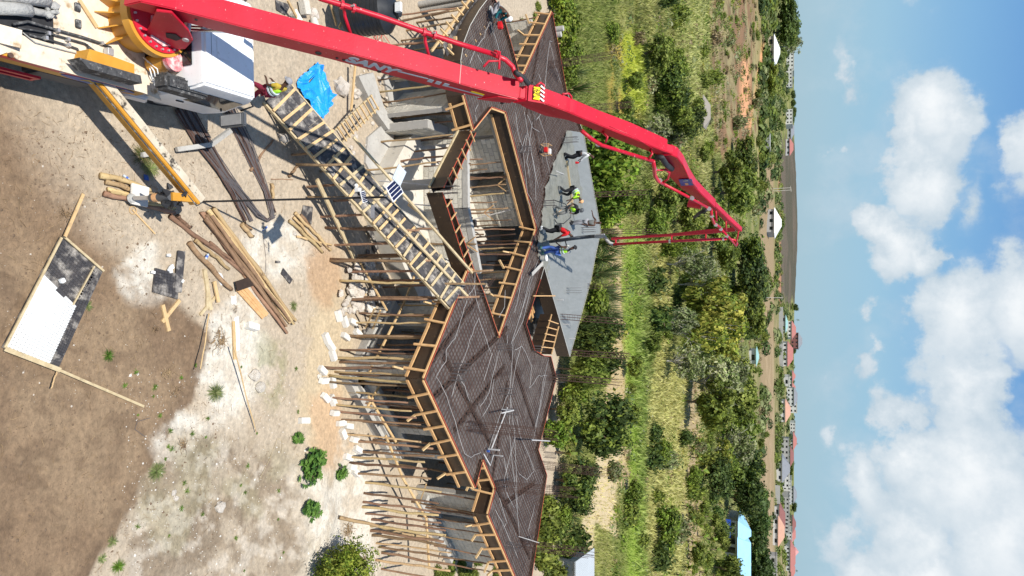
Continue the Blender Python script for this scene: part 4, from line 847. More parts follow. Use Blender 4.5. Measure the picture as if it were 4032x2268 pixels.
for lat, s in ((.27, 1), (-.27, -1)):
    c = B(2046, 353)+BL*lat*.96; m = MB(); q = B(1985, 338)+BL*lat*.96
    m.add([v+BL*o for o in (-.015, .015) for v in (q-Vector((0, 0, .15)), c-Vector((0, 0, .02)), c+BD*.12-Vector((0, 0, .3)), c-BD*.1-Vector((0, 0, .72)), q-Vector((0, 0, .72)))], [(0, 1, 2, 3, 4), (9, 8, 7, 6, 5)]+[(i, (i+1) % 5, 5+(i+1) % 5, 5+i) for i in range(5)]); m.build('cheek_plate', M['red'], truck)
S2 = [(2075, 366), (2150, 379), (2230, 408), (2357, 462), (2480, 510), (2629, 574)]
section('boom_section', 'red_splash_gloss', S2, [.42, .52, .55, .40, .46, .42], .42, taper=[1, 1, 1, 1, 1.08, 1])
section('boom_web', 'red', [(2120, 380), (2180, 390), (2260, 420), (2300, 440)], [.5, .74, .8, .5], .36)
S3 = [(2645, 589), (2668, 600), (2691, 630), (2714, 680), (2740, 722), (2780, 764), (2818, 801)]
section('boom_section', 'red_splash_gloss', S3, [.5, .55, .6, .6, .5, .36, .3], .34)
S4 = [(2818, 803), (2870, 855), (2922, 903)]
section('boom_section', 'red_splash_gloss', S4, [.24, .24, .2], .22)
section('hinge_plate', 'red', [(2046, 362), (2100, 374)], [.35, .35], .30)
section('hinge_plate', 'red', [(2618, 578), (2650, 590)], [.35, .35], .26)
# lettering and stripe on the right face of the first section
dS = (B(1560, 232)-B(1390, 185)).normalized(); uS = BL.cross(dS); uS = uS if uS.z > 0 else -uS
cS = B(1466, 195)+BL*.254-uS*.27
text('lettering', 'SANY', .38, 'c_silver', frame(cS+dS*.05, dS, uS), truck, sx=1.2, bold=.055, shear=.25)
a = B(1580, 227)+BL*.255-uS*.2; b = B(1700, 258)+BL*.255-uS*.2
m = MB(); m.beam(a, b, .008, .05, uS)
for k in range(3): m.beam(b+dS*(.02+k*.2)-uS*.07, b+dS*(.15+k*.2)-uS*.07, .008, .16, uS)
m.beam(b+dS*.55-uS*.12, b+dS*1.5-uS*.12, .008, .04, uS); m.build('white_stripe', M['c_silver'], truck)
m = MB(); m.beam(b+dS*1.15-uS*.06, b+dS*1.5-uS*.06, .008, .07, uS); m.build('warning_sticker', M['sign_yellow'], truck)
for (x, dn, r) in ((1270, .34, .07), (1345, .36, .035), (1372, .37, .035), (1520, .5, .05), (2010, .46, .05), (780, .2, .03)):
    p = B(x, np.interp(x, [s[0] for s in S1], [s[1] for s in S1]))+BL*.235-uS*dn; m = MB(); m.tube([p, p+BL*.03], r, 12); m.build('pin_hole', M['black'], truck)
# registration plate on the second section
P = B(2108, 373); dP = (B(2150, 379)-B(2075, 366)).normalized(); uP = BL.cross(dP); uP = uP if uP.z > 0 else -uP
m = MB(); m.beam(P-dP*.2+uP*.035, P+dP*.24+uP*.035, .44, .03, uP); m.build('plate_mount', M['red'], truck)
pc = B(2111, 371)+uP*.055; m = MB(); m.beam(pc-dP*.085, pc+dP*.085, .34, .01, uP); m.build('number_plate', M['sign_yellow'], truck)
text('lettering', 'T 721', .115, 'c_black', frame(pc+uP*.008-dP*.036, -BL, -dP), truck, bold=.02); text('lettering', 'ELT', .115, 'c_black', frame(pc+uP*.008+dP*.045-BL*.03, -BL, -dP), truck, bold=.02)
for k in range(4):
    c = pc+dP*.15+BL*(-.17+.11*k); m = MB(); m.beam(c-dP*.055-BL*.05, c+dP*.055+BL*.02, .045, .008, uP); m.build('warning_stripe', M['c_white'], truck)
# luffing cylinders
m = MB(); a = B(700, 60)-Vector((0, 0, .4)); m.tube([T(.1, .6, 2.7), B(1060, 100)-Vector((0, 0, .75))], .07, 12); m.build('luffing_ram', M['chrome'], truck, smooth=SM)
a = B(1500, 205)-Vector((0, 0, 1.0)); b = B(1775, 275)-Vector((0, 0, 1.16)); c = B(1990, 340)-Vector((0, 0, .8))
m = MB(); m.tube([a, b], .115, 14); m.build('ram_barrel', M['darkgrey'], truck, smooth=SM); m = MB(); m.tube([b, c], .06, 12); m.build('ram_rod', M['chrome'], truck, smooth=SM)
a = B(2405, 480)-Vector((0, 0, .6)); b = B(2475, 508)-Vector((0, 0, .62)); c = B(2570, 555)-Vector((0, 0, .6))
m = MB(); m.tube([a, b], .09, 12); m.build('ram_barrel', M['darkgrey'], truck, smooth=SM); m = MB(); m.tube([b, c], .045, 10); m.build('ram_rod', M['chrome'], truck, smooth=SM)
# delivery pipe along the first section with its carrying arms
DP1 = [(1180, -45), (1265, -5), (1373, 27), (1500, 66), (1663, 124), (1800, 170), (1930, 209)]
pp = [B(x, y, -.62) for x, y in DP1]; hose('delivery_pipe', pp, .062, 'red_splash_gloss', n=12)
hose('pipe_elbow', [pp[-1], B(1990, 235, -.58), B(2018, 262, -.5), B(2028, 290, -.35), B(2052, 318, -.1)], .062, 'red', n=12)
for (x, y, tx) in ((1370, 26, 1392), (1690, 132, 1700)):
    q = B(x, y, -.62); t_ = B(tx, np.interp(tx, [s[0] for s in S1], [s[1] for s in S1]))-BL*.25-Vector((0, 0, .1)); a = q-Vector((0, 0, .1))
    hose('pipe_arm', [q, a, a.lerp(t_, .3)+Vector((0, 0, -.04)), t_], .04, 'red'); m = MB(); dd = (pp[3]-pp[2]).normalized(); m.tube([q-dd*.16, q-dd*.1], .10, 10); m.tube([q+dd*.1, q+dd*.16], .10, 10); m.build('pipe_clamp', M['red'], truck)
    m = MB(); m.tube([q+Vector((0, 0, .08)), q+Vector((0, 0, .17))], .022, 6); m.build('clamp_bolt', M['steel'], truck)
hose('guard_hoop', [B(1905, 262, -.22), B(1925, 240, -.4), B(1968, 240, -.4), B(1968, 205, -.6), B(1945, 200, -.62)], .03, 'red'); hose('guard_hoop', [B(1965, 272, -.2), B(1967, 225, -.5), B(1957, 200, -.62)], .03, 'red')
hose('hose_bundle', [B(2030, 285, -.2), B(2060, 305, -.3), B(2085, 335, -.15)], .07, 'black'); hose('guard_hoop', [B(2108, 340, -.18), B(2128, 325, -.3), B(2142, 335, -.3), B(2143, 350, -.18)], .028, 'red'); hose('guard_hoop', [B(2215, 370, -.2), B(2240, 368, -.3), B(2250, 380, -.25), B(2250, 400, -.15)], .025, 'red')
# pipes on the right of the outer sections
hose('delivery_pipe', [B(2290, 515, .45), B(2330, 548, .55), B(2370, 572, .55), B(2570, 634, .5)], .055, 'red_splash_gloss', n=12)
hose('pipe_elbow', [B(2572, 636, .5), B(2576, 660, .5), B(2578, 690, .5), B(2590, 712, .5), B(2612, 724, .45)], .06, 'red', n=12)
hose('delivery_pipe', [B(2612, 724, .45), B(2715, 778, .4), B(2800, 826, .4)], .052, 'red_splash_gloss', n=12)
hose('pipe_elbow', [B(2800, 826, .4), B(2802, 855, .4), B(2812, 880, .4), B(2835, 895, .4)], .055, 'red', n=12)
hose('delivery_pipe', [B(2825, 888, .4), B(2870, 935, .4), B(2898, 968, .4)], .05, 'red_splash_gloss', n=12)
hose('pipe_elbow', [B(2898, 968, .4), B(2903, 960, .3), B(2893, 945, .25), B(2870, 941, .25)], .05, 'red', n=12)
for (x, y) in ((2325, 545), (2355, 568), (2566, 636), (2578, 665), (2598, 710), (2725, 780), (2792, 822), (2802, 850), (2818, 885), (2838, 902), (2862, 929)):
    q = B(x, y, .45); m = MB(); m.tube([q-BD*.03, q+BD*.03], .075, 10); m.build('pipe_coupling', M['steel'], truck)
for c in (([B(2370, 520, .2), B(2392, 540, .45), B(2385, 560, .5)]), ([B(2560, 590, .2), B(2568, 605, .4), B(2555, 625, .5)]), ([B(2580, 670, .45), B(2620, 668, .3), B(2636, 680, .3), B(2630, 705, .4), B(2612, 718, .45)]), ([B(2610, 632, .1), B(2640, 640, .1)]),
          ([B(2818, 830, .1), B(2822, 870, .35)]), ([B(2858, 870, .1), B(2860, 910, .35)]), ([B(2908, 908, .1), B(2903, 940, .3), B(2898, 965, .4)])): hose('pipe_bracket', c, .035, 'red')
hose('hose_bundle', [B(2582, 618, .25), B(2605, 620, .3), B(2625, 650, .3), B(2645, 665, .2)], .09, 'black', n=9); hose('hose_bundle', [B(2780, 828, .2), B(2755, 838, .1), B(2735, 855, .0)], .07, 'black', n=9)
m = MB(); m.tube([B(2712, 800, -.05), B(2760, 812, .1)], [.16, .12], 12); m.build('hinge_drum', M['red'], truck, smooth=SM)
hose('hydraulic_line', [B(2400, 497, .23), B(2500, 540, .23), B(2570, 585, .22)], .014, 'red'); hose('hydraulic_line', [B(2690, 650, .19), B(2715, 705, .19), B(2745, 742, .19)], .02, 'red')
q = B(2702, 718, .2); m = MB(); dd = (B(2714, 740, .2)-B(2700, 700, .2)).normalized(); uu = BL.cross(dd); m.beam(q-dd*.35, q+dd*.35, .01, .42, uu); m.build('side_sign', M['sign_blue'], truck)
m = MB(); m.beam(q+dd*.05+BL*.008, q+dd*.28+BL*.008, .008, .1, uu); m.build('sign_print', M['c_orange'], truck); m = MB(); m.tube([q-dd*.2+BL*.004, q-dd*.2+BL*.016], .09, 14); m.build('sign_print', M['c_grey'], truck)
# hanging last section: beam and pipe, end hose
t0 = B(2895, 903); b0 = AtY(2408, 940, t0.y-.1); hm = AtY(2720, 920, t0.y-.05)
def taper(name, pts, ws, mt, dp=.12):
    m = MB(); vs = []; n = len(pts)
    for p, w_ in zip(pts, ws): vs += [p+BL*w_/2+BD*dp/2, p-BL*w_/2+BD*dp/2, p-BL*w_/2-BD*dp/2, p+BL*w_/2-BD*dp/2]
    m.add(vs, [(3, 2, 1, 0), tuple((n-1)*4+i for i in range(4))]+[(i*4+a, i*4+(a+1) % 4, (i+1)*4+(a+1) % 4, (i+1)*4+a) for i in range(n-1) for a in range(4)]); return m.build(name, M[mt], truck)
taper('hanging_boom', [t0, AtY(2780, 913, t0.y), AtY(2650, 925, t0.y), b0], [.17, .19, .12, .10], 'red')
pt = AtY(2862, 940, t0.y-.15); pm = AtY(2640, 950, t0.y-.15); pb = AtY(2414, 962, t0.y-.15)
hose('delivery_pipe', [pt, pm, pb], .06, 'red', n=10)
for q in (AtY(2637, 950, t0.y-.15), AtY(2848, 941, t0.y-.15)): m = MB(); m.tube([q-Vector((0, 0, .04)), q+Vector((0, 0, .04))], .085, 10); m.build('pipe_coupling', M['steel'], truck)
for x in (2425, 2645, 2780): m = MB(); m.beam(AtY(x, 958 if x < 2500 else 948, t0.y-.12), AtY(x, 935 if x < 2500 else 922, t0.y-.05), .06, .06); m.build('pipe_bracket', M['red'], truck)
hose('end_elbow', [pb, AtY(2400, 956, t0.y-.15), AtY(2388, 944, t0.y-.15), AtY(2380, 930, t0.y-.15)], .075, 'crust', n=10)
hb = G(2166, 952, ZS+.05); ht = AtY(2380, 929, t0.y-.15)
m = MB(); m.tube([ht, ht-Vector((0, 0, .45))], [.11, .10], 12); m.build('hose_coupling', M['crust'], truck, smooth=SM)
hose('end_hose', [ht-Vector((0, 0, .4)), AtY(2330, 931, 31.6), AtY(2270, 937, 31.2), AtY(2215, 945, 31.0), G(2168, 951, ZS+.1)], .085, 'darkgrey', n=12)
# turret cheeks
for lat in (-.36, .36):
    m = MB(); c = T(0, 0, 2.5); pts = [(.15, 2.5), (.85, 2.5), (.95, 2.75), (.7, 3.25), (.35, 3.5), (-.3, 3.75), (-.45, 3.5)]
    v1 = [Vector((-5.9, 10.5, 0))+BD*s+BL*(lat-.03)+Vector((0, 0, z)) for s, z in pts]; v2 = [v+BL*.06 for v in v1]; n = len(pts)
    m.add(v1+v2, [tuple(range(n)), tuple(range(2*n-1, n-1, -1))]+[(i, (i+1) % n, n+(i+1) % n, n+i) for i in range(n)]); m.build('turret_cheek', M['red_splash_gloss'], truck, bevel=.01)
p = Vector((-5.9, 10.5, 0))+BD*.6+Vector((0, 0, 3.15)); m = MB(); m.tube([p-BL*.42, p+BL*.42], .07, 14); m.build('hinge_pin', M['steel'], truck)
p = Vector((-5.9, 10.5, 2.98))+BD*.42+BL*.395; m = MB(); m.tube([p, p+BL*.012], .17, 5); m.build('cheek_opening', M['black'], truck)
# cab
CR = 3.0
def loft(name, mt, rings, parent=None, bevel=.0, smooth=False):
    m = MB(); n = len(rings[0]); vs = [T(*v) for r in rings for v in r]; k = len(rings)
    m.add(vs, [tuple(reversed(range(n))), tuple((k-1)*n+i for i in range(n))]+[(a*n+i, a*n+(i+1) % n, (a+1)*n+(i+1) % n, (a+1)*n+i) for a in range(k-1) for i in range(n)]); return m.build(name, M[mt], parent or truck, bevel=bevel, smooth=smooth)
rg = lambda x, y0, y1, z: [(-x+.14, y0, z), (x+.14, y0, z), (x+.14, y1, z), (-x+.14, y1, z)]
cab = loft('cab', 'white', [rg(1.22, .85, 2.95, .75), rg(1.26, .85, 3.0, 1.5), rg(1.26, .85, 2.9, 1.7), rg(1.22, .86, 2.6, 2.75), rg(1.16, .9, 2.48, CR)], bevel=.06, smooth=SM)
tb('roof_seam', 'c_grey', [((0, 1.12, CR+.002), (2.0, .012, .006))], cab)
for (x0, y0, w_, h_) in ((-.45, 1.55, .5, .6), (.35, 1.5, .5, .45), (-.2, 2.0, .5, .35)):
    tb('roof_recess', 'white', [((x0, y0, CR+.004), (w_, h_, .012))], cab, bevel=.01)
tb('rear_window', 'glass', [((.1, .83, 2.3), (1.5, .03, .8))], cab, bevel=.01); 
for sx in (-1, 1):
    m = MB(); v = [T(.14+sx*1.265, 1.45, 1.72), T(.14+sx*1.265, 2.75, 1.72), T(.14+sx*1.235, 2.5, 2.56), T(.14+sx*1.235, 1.45, 2.56)]; w2 = [a+TM.to_3x3() @ Vector((sx*.008, 0, .002)) for a in v]
    m.add(v+w2, [(0, 1, 2, 3), (7, 6, 5, 4), (0, 1, 5, 4), (1, 2, 6, 5), (2, 3, 7, 6), (3, 0, 4, 7)]); m.build('side_window', M['glass'], cab)
    tb('door_handle', 'black', [((.14+sx*1.27, 1.5, 1.55), (.03, .2, .05))], cab)
m = MB(); v = [T(-1.05, 2.94, 1.72), T(1.05, 2.94, 1.72), T(.98, 2.6, 2.68), T(-.98, 2.6, 2.68)]; w2 = [a+Vector((0, .012, .006)) for a in v]; m.add(v+w2, [(0, 1, 2, 3), (7, 6, 5, 4), (0, 1, 5, 4), (1, 2, 6, 5), (2, 3, 7, 6), (3, 0, 4, 7)]); m.build('windscreen', M['glass'], cab)
tb('bumper', 'white', [((0, 3.0, .62), (2.35, .35, .4))], cab, bevel=.05)
for sx in (-1, 1):
    mi = tb('mirror', 'darkgrey', [((.14+sx*1.58, 2.6, 2.15), (.34, .14, .8))], cab, bevel=.03); tb('mirror_glass', 'steel', [((.14+sx*1.58, 2.52, 2.15), (.26, .012, .66))], mi)
    hose('mirror_arm', [T(sx*1.1, 2.45, 2.7), T(sx*1.4, 2.7, 2.72), T(sx*1.5, 2.6, 2.4)], .025, 'black', cab); hose('mirror_arm', [T(sx*1.2, 2.6, 1.75), T(sx*1.45, 2.6, 1.75)], .025, 'black', cab)
ai = tb('air_intake', 'dust_black', [((1.3, .9, 2.3), (.36, 1.2, .45))], bevel=.07)
for j in range(3):
    for i in range(12): m = MB(); p = T(1.2+.09*j, .55+i*.06, 2.525); m.cyl(p, .017, .008, 8); m.build('vent_hole', M['black'], ai)
loft('engine_cover', 'white', [rg(1.15, .2, .84, 1.0), rg(1.15, .3, .84, 1.55)], bevel=.03); tb('rear_frame', 'black', [((0, .65, 1.6), (1.7, .2, 1.1))])
loft('fender', 'white', [[(1.05, .2, .9), (1.5, .25, .9), (1.5, 1.1, .9), (1.05, 1.2, .9)], [(1.05, .4, 1.12), (1.46, .45, 1.12), (1.46, .95, 1.12), (1.05, 1.05, 1.12)]], bevel=.03)
# outrigger beam with its leg
oa = Vector((-4.75, 10.1, 1.3)); ob = G(800, 792, 1.62); ob.z = 1.42
od = (ob-oa).normalized(); on = od.cross(Vector((0, 0, 1)))
orr = empty('outrigger', oa); orr.parent = truck; orr.matrix_local = TM.inverted() @ Matrix.Translation(oa); ORG[orr.name] = Matrix.Translation(oa)
m = MB(); m.beam(oa, ob, .27, .32); m.build('outrigger_beam', M['yellow'], orr, bevel=.015)
sgn = 1 if on.x < 0 else -1
m = MB(); m.beam(oa+on*sgn*.03+Vector((0, 0, .19)), ob+on*sgn*.03+Vector((0, 0, .17)), .20, .02); m.build('beam_top', M['beam_dust'], orr)
m = MB(); m.tube([oa-on*sgn*.18+Vector((0, 0, .12)), ob-on*sgn*.18+Vector((0, 0, .12)), ob-on*sgn*.05+Vector((0, 0, .2))], .018, 6); m.build('hydraulic_line', M['dust_black'], orr)
lg = G(530, 780, .3); lt = Vector((lg.x+.02, lg.y+.02, 1.5))
m = MB(); m.tube([lg, Vector((lt.x, lt.y, .9))], .055, 12); m.build('leg_ram', M['steel'], orr, smooth=SM)
m = MB(); m.tube([Vector((lt.x, lt.y, .85)), lt], .10, 12); m.build('leg_barrel', M['darkgrey'], orr, smooth=SM); m = MB(); m.tube([Vector((lt.x, lt.y, .95)), Vector((lt.x, lt.y, 1.1))], .105, 12); m.build('warning_band', M['c_orange'], orr, smooth=SM)
m = MB(); m.beam(Vector((lt.x, lt.y, 1.45)), ob-od*.1, .2, .22); m.build('leg_bracket', M['yellow'], orr)
m = MB(); m.cyl(lg-Vector((0, 0, .1)), .13, .05, 20, .1); m.build('leg_foot', M['crust'], orr, smooth=SM)
m = MB(); rn = random.Random(2)
for i in range(26): c = lt+Vector((rn.uniform(-.22, .22), rn.uniform(-.1, .35), rn.uniform(-.45, .05))); m.tube([c, c+Vector((rn.uniform(-.15, .15), rn.uniform(-.15, .15), rn.uniform(-.15, .1)))], [.09, .02], 5)
m.build('plastic_wrap', M['black'], orr)
# left outrigger far side
m = MB(); m.beam(Vector((-7.4, 10.6, 1.35)), Vector((-9.6, 12.2, 1.4)), .3, .36); m.build('outrigger', M['yellow'], truck)
m = MB(); m.beam(T(1.5, -2.9, 1.4), T(2.0, -3.9, 1.4), .35, .3); m.build('outrigger', M['deck_dust'], truck)

# black board walkway hung outside the curved left rim, with its cross timbers
wk = empty('rim_walkway', G(1747, 206, 3.5), 'black board walkway on timbers outside the curved left rim', 'walkway')
wa, wb = G(1752, 200, 3.45), G(1898, -5, 3.45); wd_ = (wb-wa).normalized(); wn = Vector((-wd_.y, wd_.x, 0)); wn = wn if wn.y > 0 else -wn; wl_ = (wb-wa).length
for k in range(3): m = MB(); m.beam(wa+wd_*(wl_*k/3+.01), wa+wd_*(wl_*(k+1)/3-.01), .46, .025); m.build('walkway_board', M['ply_worn'], wk)
m = MB(); m.beam(wa-wn*.32-wd_*.6-Vector((0, 0, .2)), wb-wn*.32-Vector((0, 0, .2)), .08, .07); m.build('bearer', M['timber'], wk)
rn = random.Random(6)
for k in range(8): s_ = .1+wl_*k/7.5; m = MB(); c = wa+wd_*s_; m.beam(c-wn*.55-Vector((0, 0, .25)), c+wn*.75+wd_*rn.uniform(.1, .35)+Vector((0, 0, .3)), .06, .07); m.build('cross_timber', M['timber'], wk); m = MB(); m.box(c+wd_*.25+Vector((0, 0, .08)), (.16, .1, .12), rn.uniform(0, 1)); m.build('wedge', M['timber'], wk)

# props with their forked heads under the far court edge and in the left corner of the court
rn = random.Random(23)
for (x, y, z0) in ((1812, 700, PZ), (1820, 742, PZ), (1800, 655, PZ), (1850, 872, PZ), (1860, 905, PZ), (1805, 560, PZ), (1815, 530, PZ), (1825, 590, PZ), (1780, 620, .3), (1650, 640, 0), (1600, 660, 0), (1585, 560, 0), (1690, 690, .2), (1740, 800, .3), (1700, 850, 0), (1720, 900, 0), (1660, 1000, 0), (1620, 960, 0)):
    p = G(x, y, z0); top = Vector((p.x+rn.uniform(-.1, .1), p.y+rn.uniform(0, .25), 3.05)); o = stick('prop_pole', p, top, plabel(p, False), 'prop pole', GP_, rn.uniform(.7, 1.0))
    for s_ in ((-1, 1) if (x+y) % 3 == 0 else ()): m = MB(); m.beam(top-Vector((0, 0, .45)), top+Vector((s_*.32, rn.uniform(-.1, .1), .02)), .045, .035); m.build('prop_fork', M['timber_orange'], None, 'short slanting timbers forking from the court prop heads', 'timber', 'forked timbers on the court props')
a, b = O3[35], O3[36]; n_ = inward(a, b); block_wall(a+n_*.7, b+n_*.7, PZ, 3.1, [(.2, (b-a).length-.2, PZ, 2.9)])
# ---------------------------------------------------------------- things on the yard
GRN = random.Random(12)
def lying(name, a, b, r, label, cat, group=None, mt=None, pale=False, dz=.0):
    a = gp(*a, dz+.05*r); b = gp(*b, dz+.05*r); return stick(name, a, b, label, cat, group, r, pale)
def log(a, b, r, label, pale=True, group='logs lying on the yard', za=0, zb=0): return stick('log', gp(*a, .05*r+za), gp(*b, .05*r+zb), label, 'log', group, r, pale)
LG = [((a_), (b_), r_*.85) for a_, b_, r_ in [((790, 835), (1120, 1310), 1.7), ((806, 828), (1143, 1275), 1.8), ((822, 822), (1160, 1262), 1.7), ((838, 826), (1145, 1258), 1.5), ((795, 860), (1118, 1285), 1.7), ((812, 850), (1128, 1262), 1.6), ((845, 860), (1135, 1270), 1.8), ((800, 845), (1090, 1240), 1.5)]]
LN = ['leftmost log of the big log heap, reaching farthest down', 'thick peeled log at the upper end of the big heap', 'log on top of the big heap beside the rebar ends', 'log along the right side of the big heap', 'dark barked log on the left side of the big heap', 'bent log in the middle of the big heap', 'yellowish peeled log on the right of the big heap', 'short log tucked under the big heap']
for i, ((a, b, r), l) in enumerate(zip(LG, LN)): log(a, b, r, l, pale=i in (1, 2, 3, 6), za=.07*(i % 3), zb=.05*(i % 2))
log((665, 852), (1000, 1110), 1.4, 'long crooked brown log running left of the big heap', False); log((735, 955), (905, 1140), 1.7, 'dark log nearest the brown soil beside the white powder', False)
log((760, 945), (895, 1060), 1.3, 'pale debarked stick between the two dark logs', True); log((690, 850), (745, 895), 1.3, 'short red brown log end near the outrigger pad', False)
log((820, 955), (940, 1060), 1.1, 'thin log lying across left of the big heap', False); log((1155, 838), (1295, 985), 1.3, 'yellow peeled log on top of the small pile by the ramp', True); log((1178, 848), (1285, 975), 1.2, 'brown log at the upper side of the small pile by the ramp', False)
log((1132, 870), (1265, 995), 1.4, 'pale log at the lower side of the small pile by the ramp', True); log((1150, 856), (1260, 970), 1.1, 'middle log of the small pile by the ramp', True); log((1165, 932), (1300, 965), .9, 'thin pale stick under the small pile by the ramp', True)
log((945, 882), (990, 932), 1.6, 'short orange log end alone between the rebar and the small pile', True); log((960, 877), (987, 905), .9, 'small weathered stick touching the end of the rebar bundle', False)
log((1132, 695), (1170, 655), 1.1, 'short stick standing askew below the ramp', False); log((1064, 722), (1068, 785), 1.3, 'short sawn log lying across the rebar bundle', True)
log((985, 672), (1072, 552), .9, 'crooked thin branch lying across the rebar behind the cab', False, group=None); log((1068, 705), (1152, 708), .35, 'very thin straight rod beside the rebar bundle', False, group=None)
for i, (a, b, r, l) in enumerate([((385, 692), (600, 748), 1.6, 'topmost log under the white outrigger pad'), ((408, 716), (620, 775), 1.4, 'second log under the white outrigger pad'), ((418, 745), (680, 830), 1.2, 'third log under the white outrigger pad, thin'), ((430, 755), (685, 822), 1.2, 'fourth log under the white outrigger pad'), ((402, 762), (682, 838), 1.5, 'lowest dark barked log under the white outrigger pad')]): log(a, b, r, l, pale=i < 4)
pad = MB(); q = [gp(495, 722, .27), gp(565, 740, .27), gp(558, 818, .27), gp(492, 804, .27)]; pad.prism([(v.x, v.y) for v in q], .16, .23); po = pad.build('outrigger_pad', M['block_white'], None, 'square white outrigger pad lying on five logs', 'pad', bevel=.015)
m = MB(); c = gp(522, 828, .03); m.tube([c+Vector((.1*math.cos(t), .1*math.sin(t), 0)) for t in np.linspace(0, 6.28, 14)], .012, 5); rp_ = m.build('rope_loop', M['timber'], po)
# sawn timbers and boards
def plank(name, pts, w_, h_, label, mt='timber', z=(.03, .03), cat='timber', group=None):
    m = MB(); a = gp(*pts[0], z[0]); b = gp(*pts[1], z[1]); m.beam(a, b, w_, h_); return m.build(name, M[mt], None, label, cat, group)
plank('plank', ((317, 765), (228, 933)), .07, .03, 'straight lath pointing at the corner of the white tile board', z=(.08, .25)); plank('lath', ((520, 826), (608, 921)), .035, .02, 'thin bamboo lath near the outrigger pad')
plank('plank', ((638, 1200), (663, 1303)), .1, .05, 'short pale plank crossed over another on brown soil'); plank('plank', ((706, 1182), (638, 1268)), .1, .05, 'short plank lying under the crossing one on brown soil', z=(.02, .02))
plank('plank', ((803, 1060), (824, 1220)), .12, .06, 'weathered greenish plank beside the brown soil edge', 'timber_old'); plank('plank', ((833, 1108), (848, 1190)), .1, .05, 'short fresh yellow plank resting on weathered ones', z=(.1, .1)); plank('plank', ((812, 1150), (810, 1215)), .08, .04, 'dark short plank beneath the weathered ones', 'timber_old'); plank('plank', ((855, 1155), (783, 1240)), .08, .05, 'weathered plank slanting below the small plank heap', 'timber_old')
for i, (a, b) in enumerate((((930, 1138), (1030, 1250)), ((940, 1132), (1038, 1243)), ((950, 1128), (1045, 1240)))): plank('plank', (a, b), .13, .04, ['left', 'middle', 'right'][i]+' one of three orange planks under the black board strip', 'timber_orange', z=(.04+.02*i, .04))
plank('board_strip', ((915, 1128), (978, 1106)), .3, .02, 'dark short shutter board lying over the three orange planks', 'ply_dark', z=(.16, .16), cat='board'); plank('plank', ((915, 1265), (922, 1415)), .1, .04, 'single brown plank beside the white powder line')
for (a, b, za, zb, l) in (((808, 1235), (735, 1450), .12, .5, 'thin stick leaning over the brown soil'), ((880, 1360), (1000, 1700), .4, .1, 'long thin stick on the chalk white ground'), ((212, 1456), (176, 1528), .1, .2, 'short round stick under the end of the pale lath')): stick('stick', gp(*a, za), gp(*b, zb), l, 'stick', None, .45, True)
m = MB(); m.beam(gp(0, 1372, .16), gp(212, 1456, .2), .1, .03); m.build('lath', M['timber_old'], None, 'pale lath along the near edge of the white tile board', 'timber')
m = MB(); m.beam(gp(200, 1450, .14), gp(560, 1600, .05), .06, .03); m.build('long_lath', M['timber_old'], None, 'long pale lath running away from the white tile board', 'timber')
# tiling board: white squares partly covering a black waffle board
tb_ = empty('tile_board', gp(150, 1220), 'black board half covered with small white foam squares', 'board')
BQ = [(228, 933), (392, 1072), (218, 1450), (0, 1368)]
W3 = [gp(x, y) for x, y in BQ]; bz = .1
m = MB(); m.prism([(v.x, v.y) for v in W3], .04, bz); m.build('base_board', M['ply_worn'], tb_)
for (a, b, mt, w_) in (((228, 936), (2, 1368), 'timber_old', .05), ((234, 930), (392, 1068), 'timber_old', .05), ((355, 1048), (272, 1200), 'timber_old', .03)): m = MB(); m.beam(gp(*a, .14), gp(*b, .14), w_, .035); m.build('edge_lath', M[mt], tb_)
A0, A1, A3, A2 = gp(155, 1078), gp(285, 1205), gp(2, 1368), gp(182, 1428)   # white field corners
tile = MB(); tile.box((0, 0, 0), (1, 1, 1)); to = tile.build('foam_square', M['foam'], tb_, local=True); tme = to.data; bpy.data.objects.remove(to)
nx, ny = 12, 22
c0 = gp(155, 1078); c1 = gp(285, 1206); c2 = gp(182, 1430); c3 = gp(8, 1362)
dx_ = (c1-c0).length/nx; dy_ = (c3-c0).length/ny; rzt = math.atan2((c1-c0).y, (c1-c0).x)
for i in range(nx):
    for j in range(ny):
        u = (i+.5)/nx; v = (j+.5)/ny; p = c0.lerp(c1, u).lerp(c3.lerp(c2, u), v)
        if j < 2 and i > 4 and i < 8 and j < 1: continue
        o = bpy.data.objects.new('foam_square', tme); COL.objects.link(o); o.parent = tb_; o.location = Vector((p.x, p.y, bz+.012))-tb_.location; o.rotation_euler = (0, 0, rzt); o.scale = (dx_*.965, dy_*.965, .02)
# moulded square knobs of the black part
kb = MB(); K0, K1, K2, K3 = gp(228, 945), gp(375, 1075), gp(215, 1440), gp(160, 1075)
E0, E1 = gp(232, 950), gp(370, 1070); F0, F1 = gp(166, 1075), gp(285, 1200)
for i in range(15):
    for j in range(12):
        u = (i+.5)/15; v = (j+.5)/12; p = E0.lerp(E1, u).lerp(F0.lerp(F1, u), v); kb.box((p.x, p.y, bz+.006), (.055, .05, .014), rzt)
E0, E1 = gp(345, 1050), gp(385, 1080); F0, F1 = gp(190, 1425), gp(222, 1440)
for i in range(4):
    for j in range(40):
        u = (i+.5)/4; v = (j+.5)/40; p = E0.lerp(E1, u).lerp(F0.lerp(F1, u), v); kb.box((p.x, p.y, bz+.006), (.05, .05, .014), rzt)
kb.build('moulded_knobs', M['ply_worn'], tb_, kind='stuff')
m = MB(); m.box(gp(222, 1105, .18), (.1, .1, .1), .5); m.build('foam_cube', M['c_white'], None, 'small white foam cube lying on the black half of the tile board', 'foam block', bevel=.01)
